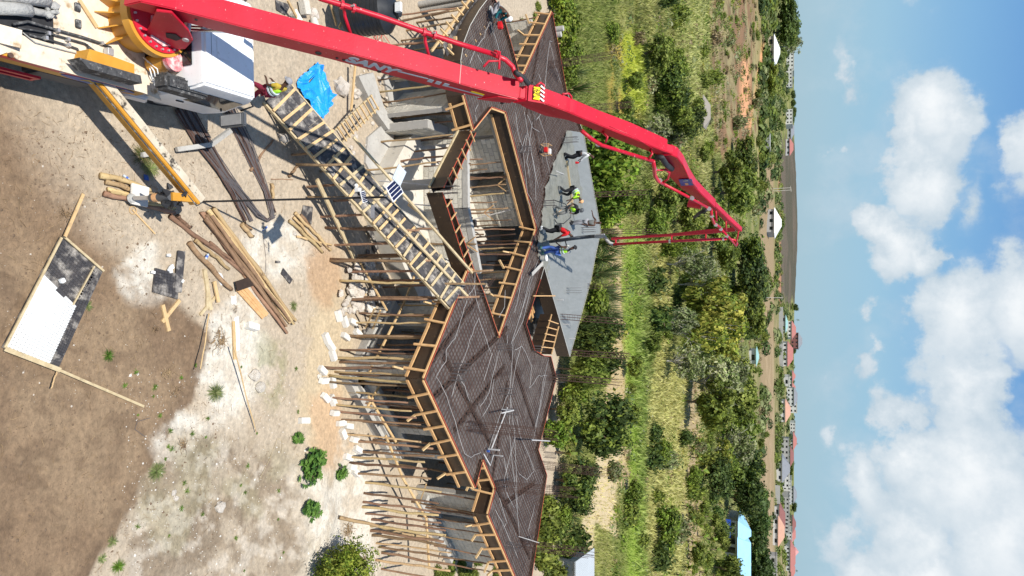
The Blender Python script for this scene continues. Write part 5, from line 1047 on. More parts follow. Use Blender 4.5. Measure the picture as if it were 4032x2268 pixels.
sb_ = empty('waffle_board', gp(660, 1120), 'small black waffle patterned board piece with an upright strip', 'board'); m = MB(); m.prism([(v.x, v.y) for v in (gp(606, 1055), gp(700, 1080), gp(694, 1178), gp(595, 1150))], .02, .06); m.build('base_board', M['ply_worn'], sb_)
kb = MB(); rz_ = math.radians(10)
for i in range(8):
    for j in range(8): p = gp(606, 1058).lerp(gp(698, 1080), (i+.5)/8).lerp(gp(597, 1148).lerp(gp(692, 1174), (i+.5)/8), (j+.5)/8); kb.box((p.x, p.y, .068), (.08, .08, .016), rz_)
kb.build('moulded_knobs', M['ply_worn'], sb_, kind='stuff'); m = MB(); m.beam(gp(705, 988, .08), gp(692, 1150, .08), .24, .02); m.build('board_strip', M['ply_worn'], sb_)
for i, (x, y, s) in enumerate(((655, 1005, .07), (660, 1060, .1), (668, 1050, .08), (593, 1072, .07), (708, 1107, .06), (662, 1065, .09))): m = MB(); m.box(gp(x, y, .1), (s, s*1.4, .05), i); m.build('foam_scrap', M['c_white'], None, 'small white foam scraps lying around the black waffle board', 'foam scrap', 'foam scraps by the waffle board')
# ply scraps
for (q, l) in ((((1190, 808), (1228, 815), (1222, 884), (1182, 850)), 'grey weathered board scrap beside the small log pile'), (((1112, 1056), (1148, 1100), (1138, 1118), (1103, 1078)), 'dark blotchy board scrap on the pale yard'), (((1081, 1026), (1100, 1027), (1099, 1036), (1082, 1036)), 'tiny brown board piece on the pale yard'), (((1080, 0), (1140, 20), (1120, 60), (1085, 40)), 'dark blotchy board behind the red boom at the top')):
    m = MB(); v = [gp(*p) for p in q]; m.prism([(a.x, a.y) for a in v], .0, .05); m.build('board_scrap', M['ply_worn'], None, l, 'board')
# chalk powder line
for q in (((842, 1070), (870, 1075), (895, 1130), (870, 1130)), ((905, 1165), (930, 1160), (932, 1205), (912, 1200)), ((918, 1240), (938, 1235), (945, 1385), (928, 1395))):
    m = MB(); v = [gp(*p) for p in q]; c = sum((a for a in v), Vector())/4
    ring_ = [];
    for i in range(4):
        for t in (0, .33, .66): p = v[i].lerp(v[(i+1) % 4], t); ring_.append(p+Vector((GRN.uniform(-.03, .03), GRN.uniform(-.03, .03), 0)))
    n = len(ring_); m.add([Vector((a.x, a.y, a.z-.02)) for a in ring_]+[c.lerp(a, .6)+Vector((0, 0, .05)) for a in ring_]+[c+Vector((0, 0, .07))], [(i, (i+1) % n, n+(i+1) % n, n+i) for i in range(n)]+[(n+i, n+(i+1) % n, 2*n) for i in range(n)])
    m.build('lime_powder', M['c_white'], None, 'spilled white lime powder in a line on the soil', kind='stuff', smooth=True)
# concrete posts propping the outrigger side, L-shaped
def cpost(a, b, za, zb, label, w_=.13):
    m = MB(); m.beam(gp(*a, za), gp(*b, zb), w_, .12); return m.build('concrete_post', M['concrete'], None, label, 'post', bevel=.01)
cpost((545, 612), (608, 600), .12, .12, 'grey concrete post lying under the orange outrigger'); cp_ = MB(); cp_.beam(gp(680, 590, .14), gp(800, 573, .3), .13, .12); cp_.beam(gp(800, 573, .3), gp(830, 520, .75), .13, .12); cp_.build('bent_concrete_post', M['concrete'], None, 'cranked grey concrete post lying over the rebar bundle', 'post', bevel=.01)
# rebar bundles bent back on themselves
def bundle(label, paths, n, spread, mt):
    root = empty('rebar_bundle', gp(*paths[0][0]), label, 'rebar bundle'); rn = random.Random(len(paths)+n)
    n = int(n*1.7)
    for i in range(n):
        w_ = paths[i % len(paths)]; o1 = rn.uniform(-spread, spread); o2 = rn.uniform(-spread*.35, spread*.35); pts = []
        for k, p in enumerate(w_):
            f_ = o1+(o2-o1)*k/(len(w_)-1); pts.append(gp(p[0]+f_*.8, p[1]-f_*.5, .02+rn.uniform(0, .1)))
        m = MB(); m.tube(pts, .017, 5); m.build('bar', M['rust' if rn.random() < .25 else 'steelbar'], root)
    return root
bundle('long rusty rebar bundle running from the cab, bent over at its end', [[(700, 400), (780, 545), (880, 700), (960, 785), (1010, 850), (1050, 870), (1068, 860), (1062, 820), (1050, 780)], [(735, 430), (800, 540), (890, 690), (990, 820), (1040, 868), (1070, 850)]], 16, 16, 'rust')
bundle('grey rebar bundle lying nearest the outrigger', [[(690, 430), (770, 560), (850, 670), (905, 760), (960, 870)], [(700, 440), (790, 580), (880, 700), (940, 780), (985, 870)]], 14, 18, 'steelbar')
bundle('upper rebar bundle reaching under the cab mirror', [[(880, 420), (950, 560), (1000, 660), (1040, 750), (1060, 830), (1066, 862)], [(905, 430), (970, 560), (1015, 670), (1045, 760), (1072, 840)]], 18, 17, 'rust')
# solar lamp pole
pb_ = gp(797, 794); sl = empty('solar_light_pole', pb_, 'thin black lamp pole with two small solar panels at its top', 'lamp pole'); ptop = AtY(1520, 776, pb_.y+.1)
m = MB(); m.tube([pb_, ptop], .028, 8); m.build('pole', M['black'], sl)
def panel(cx, cy, Y, w_, h_, tilt, parent, back='white', mt='solar', nc=5, nr=9, dirv=(1, .9, 0)):
    c = AtY(cx, cy, Y); X = Vector(dirv).normalized(); Zn = Vector((-dirv[1]*.0, -.35, 1)).normalized(); U = Zn.cross(X).normalized(); Zn = X.cross(U)
    R_ = Matrix((X, U, Zn)).transposed(); m = MB(); m.box(c, (w_, h_, .02), ax=R_); o = m.build('solar_panel', M[back], parent)
    m = MB()
    for i in range(nc):
        for j in range(nr): m.box(c+X*((i+.5)/nc-.5)*w_*.9+U*((j+.5)/nr-.5)*h_*.92+Zn*.0125, (w_*.9/nc*.94, h_*.92/nr*.82, .006), ax=R_)
    m.build('solar_cells', M[mt], o); return o
yT = ptop.y; panel(1553, 748, yT-.05, .56, .42, 0, sl, nc=9, nr=4, dirv=(.55, -.85, 0)); panel(1572, 690, yT+.15, .5, .3, 0, sl, 'c_silver', 'c_silver', 1, 1, dirv=(.8, -.6, 0))
m = MB(); m.tube([AtY(1512, 776, yT), AtY(1530, 765, yT-.03)], .02, 6); m.build('bracket', M['c_white'], sl)
c = AtY(1418, 762, pb_.y+.05); panel(1432, 775, c.y-.03, .2, .28, 0, sl, nc=2, nr=6, dirv=(.3, -.95, 0)); m = MB(); m.box(AtY(1409, 748, c.y), (.1, .12, .12)); m.tube([AtY(1405, 735, c.y), AtY(1400, 728, c.y)], .05, 8); m.build('camera_head', M['c_white'], sl); m = MB(); m.box(c, (.09, .09, .09)); m.build('pole_clamp', M['black'], sl)
m = MB(); m.box(AtY(1467, 833, pb_.y+.1), (.32, .01, .1)); m.build('hanging_tag', M['c_grey'], sl); m = MB(); m.tube([AtY(1432, 790, pb_.y), AtY(1460, 822, pb_.y+.1)], .004, 4); m.build('wire', M['black'], sl)
# blue tarpaulin
TQ = [(1232, 242), (1262, 262), (1290, 330), (1308, 375), (1298, 410), (1285, 440), (1258, 470), (1230, 440), (1215, 410), (1180, 372), (1168, 345), (1165, 325), (1178, 300), (1205, 280), (1216, 255)]
bm = bmesh.new(); vs = [gp(x, y, .1) for x, y in TQ]; f = bm.faces.new([bm.verts.new(v) for v in vs]); f.normal_update(); bmesh.ops.triangulate(bm, faces=[f])
for k in range(6): bmesh.ops.subdivide_edges(bm, edges=[e for e in bm.edges if e.calc_length() > .09], cuts=1)
bmesh.ops.triangulate(bm, faces=bm.faces[:]); co = np.array([v.co[:] for v in bm.verts]); q = fbm(co[:, 0]+co[:, 1]*.5, co[:, 1]*.6, 2.2, 4, 81); q2 = fbm(co[:, 0]*2, co[:, 1], 5, 3, 82)
for v, a, b in zip(bm.verts, q, q2): v.co.z = hz(v.co.x, v.co.y)+.03+abs(a-.5)*.9+abs(b-.5)*.16
me = bpy.data.meshes.new('blue_tarpaulin'); hole = gp(1220, 315)
bmesh.ops.delete(bm, geom=[f for f in bm.faces if ((f.calc_center_median().xy-hole.xy).length < .11)], context='FACES'); bm.to_mesh(me); bm.free(); me.materials.append(M['tarp']); o = bpy.data.objects.new('blue_tarpaulin', me); COL.objects.link(o); tag(o, 'crumpled bright blue plastic tarpaulin lying beside the ramp', 'tarpaulin')
# loose pale blocks
def blk(x, y, rz, label, z=.1, tilt=0, dims=(.42, .2, .2), group=None, mt='block_white'):
    m = MB(); m.box((0, 0, 0), dims); o = m.build('loose_block', M[mt], None, label, 'block', group, bevel=.015); o.location = gp(x, y, z); o.rotation_euler = (tilt, tilt*.4, rz); return o
BK = [(1325, 1243, .3, 'pale block, topmost of the row of loose blocks'), (1350, 1266, .4, 'pale block just below the topmost loose block'), (1380, 1268, 1.2, 'pale block between two prop feet near the rubble'), (1352, 1325, 1.1, 'tilted pale block by the fourth prop foot'), (1400, 1312, .9, 'pale block behind the tilted one'), (1277, 1332, .5, 'whole pale block standing alone left of the props'), (1292, 1362, .7, 'broken pale block touching the lone one'), (1302, 1398, .4, 'pale block left of the front corner props'), (1262, 1458, .9, 'small pale block at the outermost prop foot'), (1268, 1498, 1.5, 'upright pale block beside the outermost props'), (1302, 1505, .2, 'flat pale block under the front props'), (1272, 1565, .9, 'pale block right of the front corner'), (1300, 1575, .5, 'pale block half buried between props'), (1310, 1625, 1.4, 'long pale block at the ninth prop'), (1335, 1665, 1.5, 'pale block lying along the front props'), (1365, 1678, 1.3, 'pale block just inside the front props'), (1345, 1708, .6, 'pale block near a yellowish prop'), (1390, 1730, 1.3, 'white block under the second brace timber'), (1402, 1770, 1.0, 'leaning white block on the front row'), (1362, 1800, 1.1, 'rough pale block on the red soil'), (1378, 1838, 1.2, 'pale block before the stepped corner'), (1392, 1860, .9, 'last pale block of the front row'), (1185, 1655, 1.4, 'lone pale block on the track below the weeds'), (985, 1285, 1.3, 'small whitish block near the log ends'), (1440, 1210, .7, 'grey block by the rubble at the ramp foot'), (1455, 1195, .4, 'second grey block by the rubble at the ramp foot')]
for i, (x, y, r, l) in enumerate(BK): blk(x, y, r, l, .09, GRN.uniform(-.25, .25))
# rocks and rubble
def rock(loc, s, label, group=None, mt='rock', name='rock'):
    bm = bmesh.new(); bmesh.ops.create_icosphere(bm, subdivisions=2, radius=1); rn = random.Random(int(loc[0]*977+loc[1]*131))
    for v in bm.verts: v.co *= 1+rn.uniform(-.28, .28)
    me = bpy.data.meshes.new(name); bm.to_mesh(me); bm.free(); me.materials.append(M[mt]); o = bpy.data.objects.new(name, me); COL.objects.link(o); o.location = loc; o.scale = (s, s*rn.uniform(.7, 1), s*rn.uniform(.5, .8)); o.rotation_euler = (0, 0, rn.uniform(0, 6)); return tag(o, label, 'rock', group)
for i in range(90):
    x = GRN.gauss(1408, 34); y = 1100+GRN.uniform(-70, 130); s = GRN.uniform(.06, .2); rock(gp(x, y, s*.3+max(0, .25-abs(y-1090)*.002)), s, 'lumps of pale coral rock heaped below the ramp', 'coral rubble below the ramp')
for i in range(55): rock(gp(GRN.uniform(1360, 1560), GRN.uniform(130, 620), .03), GRN.uniform(.05, .14), 'pale rubble lumps strewn around the entrance', 'rubble round the entrance')
for (x, y, s, l) in ((1110, 560-20, .2, 'angular white rock beside the ramp near the cab'), (1335, 345, .35, 'big pinkish coral rock beside the ladder'), (1400, 370, .22, 'pale rock at the head of the ladder'), (1230, 60, .2, 'grey broken lump behind the boom'), (860, 1995, .17, 'large white stone on the weedy ground'), (995, 1478, .2, 'white stone with a dark chip on the chalk'), (1020, 1525, .17, 'white lump below the chalk patch'), (682, 1940, .08, 'small white stone at the edge of the brown soil'), (690, 1962, .08, 'round pale stone beside the small white one'), (1255, 1480, .1, 'dark clod on the track'), (1160, 920, .08, 'white crumb by the small log pile')): rock(gp(x, y, s*.3), s, l)
# gravel and twigs too many to count
def gravel(n, fx, smin, smax, mt, name, label):
    m = MB(); rn = random.Random(n)
    for i in range(n):
        x, y = fx(rn); p = gp(x, y); s = rn.uniform(smin, smax)*(1 if rn.random() < .93 else 2.2); a = rn.uniform(0, 6.28)
        v = [p+Vector((s*math.cos(a+k*1.57)*rn.uniform(.7, 1.2), s*math.sin(a+k*1.57)*rn.uniform(.7, 1.2), -.01)) for k in range(4)]; m.add(v+[p+Vector((0, 0, s*.7))], [(0, 1, 4), (1, 2, 4), (2, 3, 4), (3, 0, 4)])
    return m.build(name, M[mt], None, label, kind='stuff')
gravel(800, lambda r: (r.uniform(480, 1200), r.uniform(1450, 2280)), .008, .03, 'block_white', 'gravel', 'white gravel crumbs on the weedy yard')
gravel(1100, lambda r: (r.uniform(0, 1350), r.uniform(420, 1600)), .006, .02, 'rock', 'gravel', 'scattered pale pebbles on the yard')
gravel(1600, lambda r: (r.uniform(-20, 800), r.uniform(900, 2280)), .008, .022, 'c_mud', 'soil_clods', 'small brown clods on the loose soil') if 'c_mud' in M else None
M['mud'] = material('brown_clod', (.14, .095, .06), (.2, .14, .095)); M['twig'] = material('dry_twig', (.12, .07, .04), (.4, .28, .15), scale=2)
gravel(5200, lambda r: (r.uniform(-20, 860), r.uniform(500, 2290)), .010, .026, 'mud', 'soil_clods', 'small brown clods on the loose soil')
m = MB(); rn = random.Random(31)
for i in range(1000):
    x = rn.uniform(0, 1250); y = rn.uniform(430, 2260); p = gp(x, y, .012); a = rn.uniform(0, 6.28); l = rn.uniform(.015, .075); q = p; pts = [p]
    for k in range(3): a += rn.uniform(-.5, .5); q = q+Vector((math.cos(a)*l, math.sin(a)*l, 0)); pts.append(Vector((q.x, q.y, hz(q.x, q.y)+rn.uniform(.005, .03))))
    m.tube(pts, rn.uniform(.002, .005), 3, cap=False)
m.build('twigs', M['twig'], None, 'dry twigs and roots scattered over the yard', kind='stuff')
def roots(x, y, s, label, n=14):
    m = MB(); rn = random.Random(int(x+y)); c = gp(x, y, .04)
    for i in range(n*2):
        a = rn.uniform(0, 6.28); q = c+Vector((rn.gauss(0, s*.22), rn.gauss(0, s*.22), rn.uniform(0, s*.12))); pts = [q]; L_ = s*rn.uniform(.05, .2)
        for k in range(4): a += rn.uniform(-1.1, 1.1); q = q+Vector((math.cos(a), math.sin(a), rn.uniform(-.4, .35)))*L_; q.z = max(q.z, hz(q.x, q.y)+.01); pts.append(q)
        r = s*rn.uniform(.008, .026); m.tube(pts, [r, r*.9, r*.7, r*.5, r*.3], 4)
    return m.build('tree_root', M['twig'], None, label, 'root')
roots(865, 1335, .55, 'tangled dark root clump at the border of brown and chalky soil', 22); roots(715, 1755, .4, 'dug up root stump with a long root on the chalk'); roots(920, 1218, .22, 'small reddish root knot on the white powder'); roots(660, 1470, .35, 'dark root tangle on the brown soil'); roots(690, 1545, .3, 'second dark root tangle on the brown soil')
roots(250, 845, .35, 'dry straw coloured root tuft beside the lath'); roots(610, 1295, .25, 'pale dry roots beside the crossed planks')
m = MB(); a_ = [gp(x, y, .02) for x, y in ((1020, 1890), (1060, 1810), (1085, 1745), (1090, 1728), (1105, 1730), (1110, 1745), (1104, 1785))]; m.tube(a_, .006, 5); m.build('yellow_cord', M['timber_old'], None, 'bent pale yellow cord with a dark connector on the weedy ground', 'cord', smooth=True)
for pts, l in (([(1040, 1080), (1045, 1020), (1040, 960), (1035, 925)], 'thin grey wire loop on the pale yard'), ([(570, 1720), (530, 1690), (540, 1660), (590, 1645)], 'curved hook shaped root on brown soil')): m = MB(); m.tube([gp(x, y, .015) for x, y in pts], .008, 5); m.build('wire', M['steelbar'], None, l, 'wire')
def bottle(x, y, z, rz, label):
    root = empty('water_bottle', gp(x, y, z), label, 'bottle', rz=rz); m = MB(); o = ORG[root.name]; P = lambda a: o @ Vector((a, 0, 0)); m.tube([P(0), P(.02), P(.17), P(.21), P(.24)], [.025, .035, .035, .015, .012], 10); m.build('bottle_body', M['c_silver'], root, smooth=True)
    m = MB(); m.tube([P(.07), P(.13)], .037, 10); m.build('bottle_label', M['c_blue'], root); m = MB(); m.tube([P(.24), P(.265)], .016, 8); m.build('bottle_cap', M['sign_blue'], root); return root
bottle(482, 690, .04, 1.1, 'clear water bottle near the outrigger shadow'); bottle(808, 1000, .12, -.6, 'blue labelled bottle on the crooked logs'); bottle(1050, 890, .04, -.9, 'crushed bottle at the bend of the rebar'); bottle(1650, 498, .1, 1.4, 'bottle lying on the entrance wall, sunlit'); bottle(1655, 428, .1, 2, 'bottle lying in the shade among props')
m = MB(); v = [gp(564, 686, .02), gp(580, 690, .02), gp(584, 712, .02), gp(566, 708, .02)]; m.prism([(a.x, a.y) for a in v], .01, .03); m.build('plastic_scrap', M['sign_blue'], None, 'small blue plastic scrap in the outrigger shadow', 'scrap')
# ladder
def ladder(a, b, wd, n, label):
    d = (b-a); L_ = d.length; d.normalize(); s = Vector((d.y, -d.x, 0)).normalized(); root = empty('ladder', a, label, 'ladder')
    for k in (-.5, .5): m = MB(); m.beam(a+s*wd*k, b+s*wd*k, .06, .05); m.build('rail', M['timber_old'], root)
    for i in range(n): c = a+d*(L_*(i+.5)/n); m = MB(); m.beam(c-s*wd*.62+Vector((0, 0, .05)), c+s*wd*.62+Vector((0, 0, .05)), .05, .04); m.build('rung', M['timber'], root)
ladder(G(1335, 535, .3), G(1478, 398, 1.1), .55, 10, 'home made timber ladder leaning beside the entrance')
# water tank, bucket, pipes behind the boom
tk = empty('water_tank', G(1480, 30, .0), 'big black ribbed plastic water tank lying behind the boom', 'water tank')
ta = G(1370, 55, .75); tbb = AtY(1560, 38, ta.y+.3)
m = MB(); m.tube([ta, ta.lerp(tbb, .05), ta.lerp(tbb, .8), ta.lerp(tbb, .93), tbb], [.72, .78, .78, .5, .3], 32); m.build('tank_body', M['tank'], tk, smooth=SM)
for i in range(9): c = ta.lerp(tbb, .06+i*.085); e = ta.lerp(tbb, .075+i*.085); m = MB(); m.tube([c, e], .795, 32); m.build('tank_rib', M['tank'], tk, smooth=SM)
m = MB(); m.tube([tbb, tbb+(tbb-ta).normalized()*.12], .26, 20); m.build('tank_lid', M['tank'], tk, smooth=SM); m = MB(); m.box(tbb+Vector((.05, -.25, .25)), (.32, .12, .22)); m.build('tank_label', M['c_white'], tk)
def bucket(p, label, tilt=0, mt='c_pale'):
    root = empty('bucket', p, label, 'bucket'); d = Vector((math.sin(tilt), 0, math.cos(tilt))); m = MB(); m.tube([p, p+d*.3], [.12, .15], 18); m.build('bucket_body', M[mt], root, smooth=SM); m = MB(); m.tube([p+d*.27, p+d*.305], .162, 18); m.build('bucket_rim', M['c_white'], root, smooth=SM); return root
bucket(G(1235, 75, .15), 'dirty white bucket lying on its side behind the boom', 1.3); bucket(G(2130, 1016, ZS+.02), 'white bucket standing at the edge of the fresh concrete')
def bx(name, x, y, z, d, rz, mt, label, cat): m = MB(); m.box(G(x, y, z), d, rz); return m.build(name, M[mt], None, label, cat, bevel=.01)
bx('loose_block', 1200, 30, .2, (.45, .3, .25), .3, 'block', 'grey block leaning behind the boom beside the bucket', 'block'); bx('loose_block', 1165, 65, .1, (.4, .25, .2), .9, 'block', 'broken grey block half hidden by the boom', 'block')
for a, b, l in (((1132, 0), (1168, 68), 'yellow timber behind the boom left of the bucket'), ((1300, 10), (1325, 100), 'timber standing before the black tank'), ((1395, 0), (1335, 110), 'timber leaning across the black tank'), ((1400, 245), (1382, 440), 'orange timber post between the boom and the ladder')): m = MB(); m.beam(G(*a, .5), G(*b, .25), .09, .05); m.build('timber', M['timber'], None, l, 'timber')
m = MB(); rn = random.Random(9); pts = [G(1475+rn.uniform(-40, 60), 125+rn.uniform(-20, 45), .08+rn.random()*.1) for i in range(26)]; m.tube(pts, .012, 5); m.build('tangled_cable', M['c_red'], None, 'tangle of thin red cable on the ground behind the boom', 'cable', smooth=True)
# machine, plank and tools on the slab
mc = empty('concrete_vibrator', G(2148, 592, ZS), 'small red and white petrol vibrator in an orange frame on the rebar', 'machine')
c = G(2150, 590, ZS+.25); m = MB(); m.box(c, (.25, .22, .2)); m.build('engine', M['c_red'], mc, bevel=.03); m = MB(); m.box(c+Vector((.05, .2, .1)), (.3, .12, .2)); m.build('fuel_tank', M['c_white'], mc, bevel=.04); m = MB()
for s_ in (-.24, .24):
    m.tube([c+Vector((s_, -.25, -.2)), c+Vector((s_, -.28, .2)), c+Vector((s_, .25, .22)), c+Vector((s_, .25, -.2)), c+Vector((s_, -.25, -.2))], .016, 5)
m.tube([c+Vector((-.24, -.28, .2)), c+Vector((.24, -.28, .2))], .016, 5); m.build('carrying_frame', M['timber_orange'], mc)
m = MB(); m.beam(G(2232, 632, ZS+.06), G(2256, 812, ZS+.07), .05, .09); m.build('screed_plank', M['timber_old'], None, 'long pale screed plank lying across the fresh concrete', 'timber')
m = MB(); m.beam(G(2095, 1080, ZS+.1), G(2138, 1035, ZS+.1), .18, .03); m.build('short_board', M['concrete'], None, 'grey board beside the white bucket on the slab', 'board')
m = MB(); m.beam(G(2100, 1165, ZS+.03), G(2185, 1165, ZS+.03), .05, .05); m.build('cross_timber', M['timber_orange'], None, 'single orange timber spanning the stair opening', 'timber')
bmz = [((2070, 1240), (2175, 1245)), ]
for (a, b, z, l) in (((2172, 1238), (2128, 1392), ZS-.02, 'left timber of the narrow beam box at the stair opening'), ((2200, 1285), (2172, 1395), ZS, 'right timber of the narrow beam box at the stair opening')): m = MB(); m.beam(G(*a, z), G(*b, z), .05, .05); m.mi = 1; m.beam(G(*a, z)-Vector((0, 0, .33)), G(*b, z)-Vector((0, 0, .33)), .03, .6); m.build('beam_box_side', [M['timber_orange'], M['ply_dark']], None, l, 'timber')
for i in range(5): a = G(2180-i*0+i*4, 1262+i*26, ZS+.05); m = MB(); m.beam(G(2160-i*7, 1262+i*26, ZS+.03), G(2198-i*5, 1275+i*24, ZS+.03), .05, .04); m.build('spreader', M['timber_orange'], None, 'short orange spreaders across the narrow beam box', 'timber', 'spreaders on the beam box')
for i, (x, y) in enumerate(((2085, 1228), (2095, 1235), (2100, 1215), (2090, 1250), (2080, 1240))): m = MB(); m.box(G(x, y, 2.4+i*.08), (.5, .16, .07), .3+i*.1); m.build('stacked_offcut', M['timber_orange'], None, 'orange timber offcuts piled in the stair opening', 'timber', 'offcuts in the stair opening')
for i in range(7): m = MB(); m.box(G(1830+i*.5, 872+i*9, PZ+.55), (.16, .1, 1.15), 1.35+i*.06); m.build('stacked_board', M['ply_worn'], None, 'dark boards leaning on the sunny court wall', 'board', 'boards leaning in the court') if i < 3 else None
rn = random.Random(15)
for i in range(26): p = G(rn.uniform(1690, 1770), rn.uniform(520, 640), .2+rn.random()*.3); m = MB(); m.beam(p, p+Vector((rn.uniform(-.5, .5), rn.uniform(-.5, .5), rn.uniform(-.1, .25))), .06, .05); m.build('offcut', M['timber_orange' if i % 2 else 'timber_old'], None, 'heap of orange and brown timber offcuts on the court floor', 'timber offcut', 'timber offcuts heaped in the court')

for (a_, b_, l) in (((1882, 631), (1990, 617), 'white drain pipe on the left part of the sunlit court wall'), ((1868, 865), (2040, 818), 'white drain pipe on the right part of the sunlit court wall'), ((1500, 714), (1690, 729), 'white pipe beside the round column below the beam box'), ((1640, 806), (1700, 810), 'short white pipe above the ramp on the near court wall')):
    q = G(*a_, PZ if a_[0] > 1700 else .9); e = AtY(b_[0], b_[1], q.y-.02); q.y -= .15; m = MB(); m.tube([q, e], .028, 7); m.build('drain_pipe', M['conduit'], None, l, 'pipe')
rn = random.Random(51)
for i in range(46):
    x = rn.uniform(1380, 1620); y = rn.uniform(1060, 1560); p = gp(x, y, rn.uniform(.02, .12)); m = MB(); a_ = rn.uniform(0, 3.1); L_ = rn.uniform(.15, .6); m.beam(p, p+Vector((math.cos(a_)*L_, math.sin(a_)*L_, rn.uniform(-.02, .1))), rn.uniform(.04, .16), .025); m.build('board_offcut', M[rn.choice(['ply_worn', 'timber_old', 'timber', 'ply_worn'])], None, 'broken board and timber offcuts littering the shade under the slab', 'offcut', 'offcuts under the slab')
for i in range(10):
    x = rn.uniform(1440, 1560); y = rn.uniform(880, 1050); p = gp(x, y, .05); m = MB(); m.beam(p, p+Vector((rn.uniform(-.9, .9), rn.uniform(-.6, .6), rn.uniform(.0, .35))), rn.uniform(.2, .5), .02); m.build('dumped_board', M['ply_worn'], None, 'black shutter boards dumped in the shade beneath the ramp', 'board', 'boards dumped beneath the ramp')
# ---------------------------------------------------------------- people
TMP = bpy.data.scenes.new('tmp')
def skinned(name, edges, rad, mt, parent, sub=1):
    "edges: list of (name a, name b); rad: name -> (point, radius)"
    names = list(rad); me = bpy.data.meshes.new(name); me.from_pydata([tuple(rad[n][0]) for n in names], [(names.index(a), names.index(b)) for a, b in edges], [])
    o = bpy.data.objects.new(name, me); TMP.collection.objects.link(o); md = o.modifiers.new('s', 'SKIN'); md.use_smooth_shade = True
    for i, n in enumerate(names): r = rad[n][1]; me.skin_vertices[0].data[i].radius = (r if isinstance(r, tuple) else (r, r)); me.skin_vertices[0].data[i].use_root = (i == 0)
    s = o.modifiers.new('u', 'SUBSURF'); s.levels = sub; s.render_levels = sub
    vl = TMP.view_layers[0]; vl.update(); dg = vl.depsgraph; ev = bpy.data.meshes.new_from_object(o.evaluated_get(dg)); bpy.data.objects.remove(o); ev.materials.clear(); ev.materials.append(M[mt]); ev.name = name
    inv = ORG[parent.name].inverted(); ev.transform(inv); r = bpy.data.objects.new(name, ev); COL.objects.link(r); r.parent = parent; ORG[r.name] = ORG[parent.name]; return r
def ik(a, b, l, bend):
    d = b-a; L_ = d.length
    if L_ > 1.98*l: b = a+d*(1.98*l/L_); d = b-a; L_ = d.length
    n = (Vector(bend)-d.normalized()*Vector(bend).dot(d.normalized())).normalized(); return (a+b)/2+n*math.sqrt(max(l*l-L_*L_/4, 0.0)), b
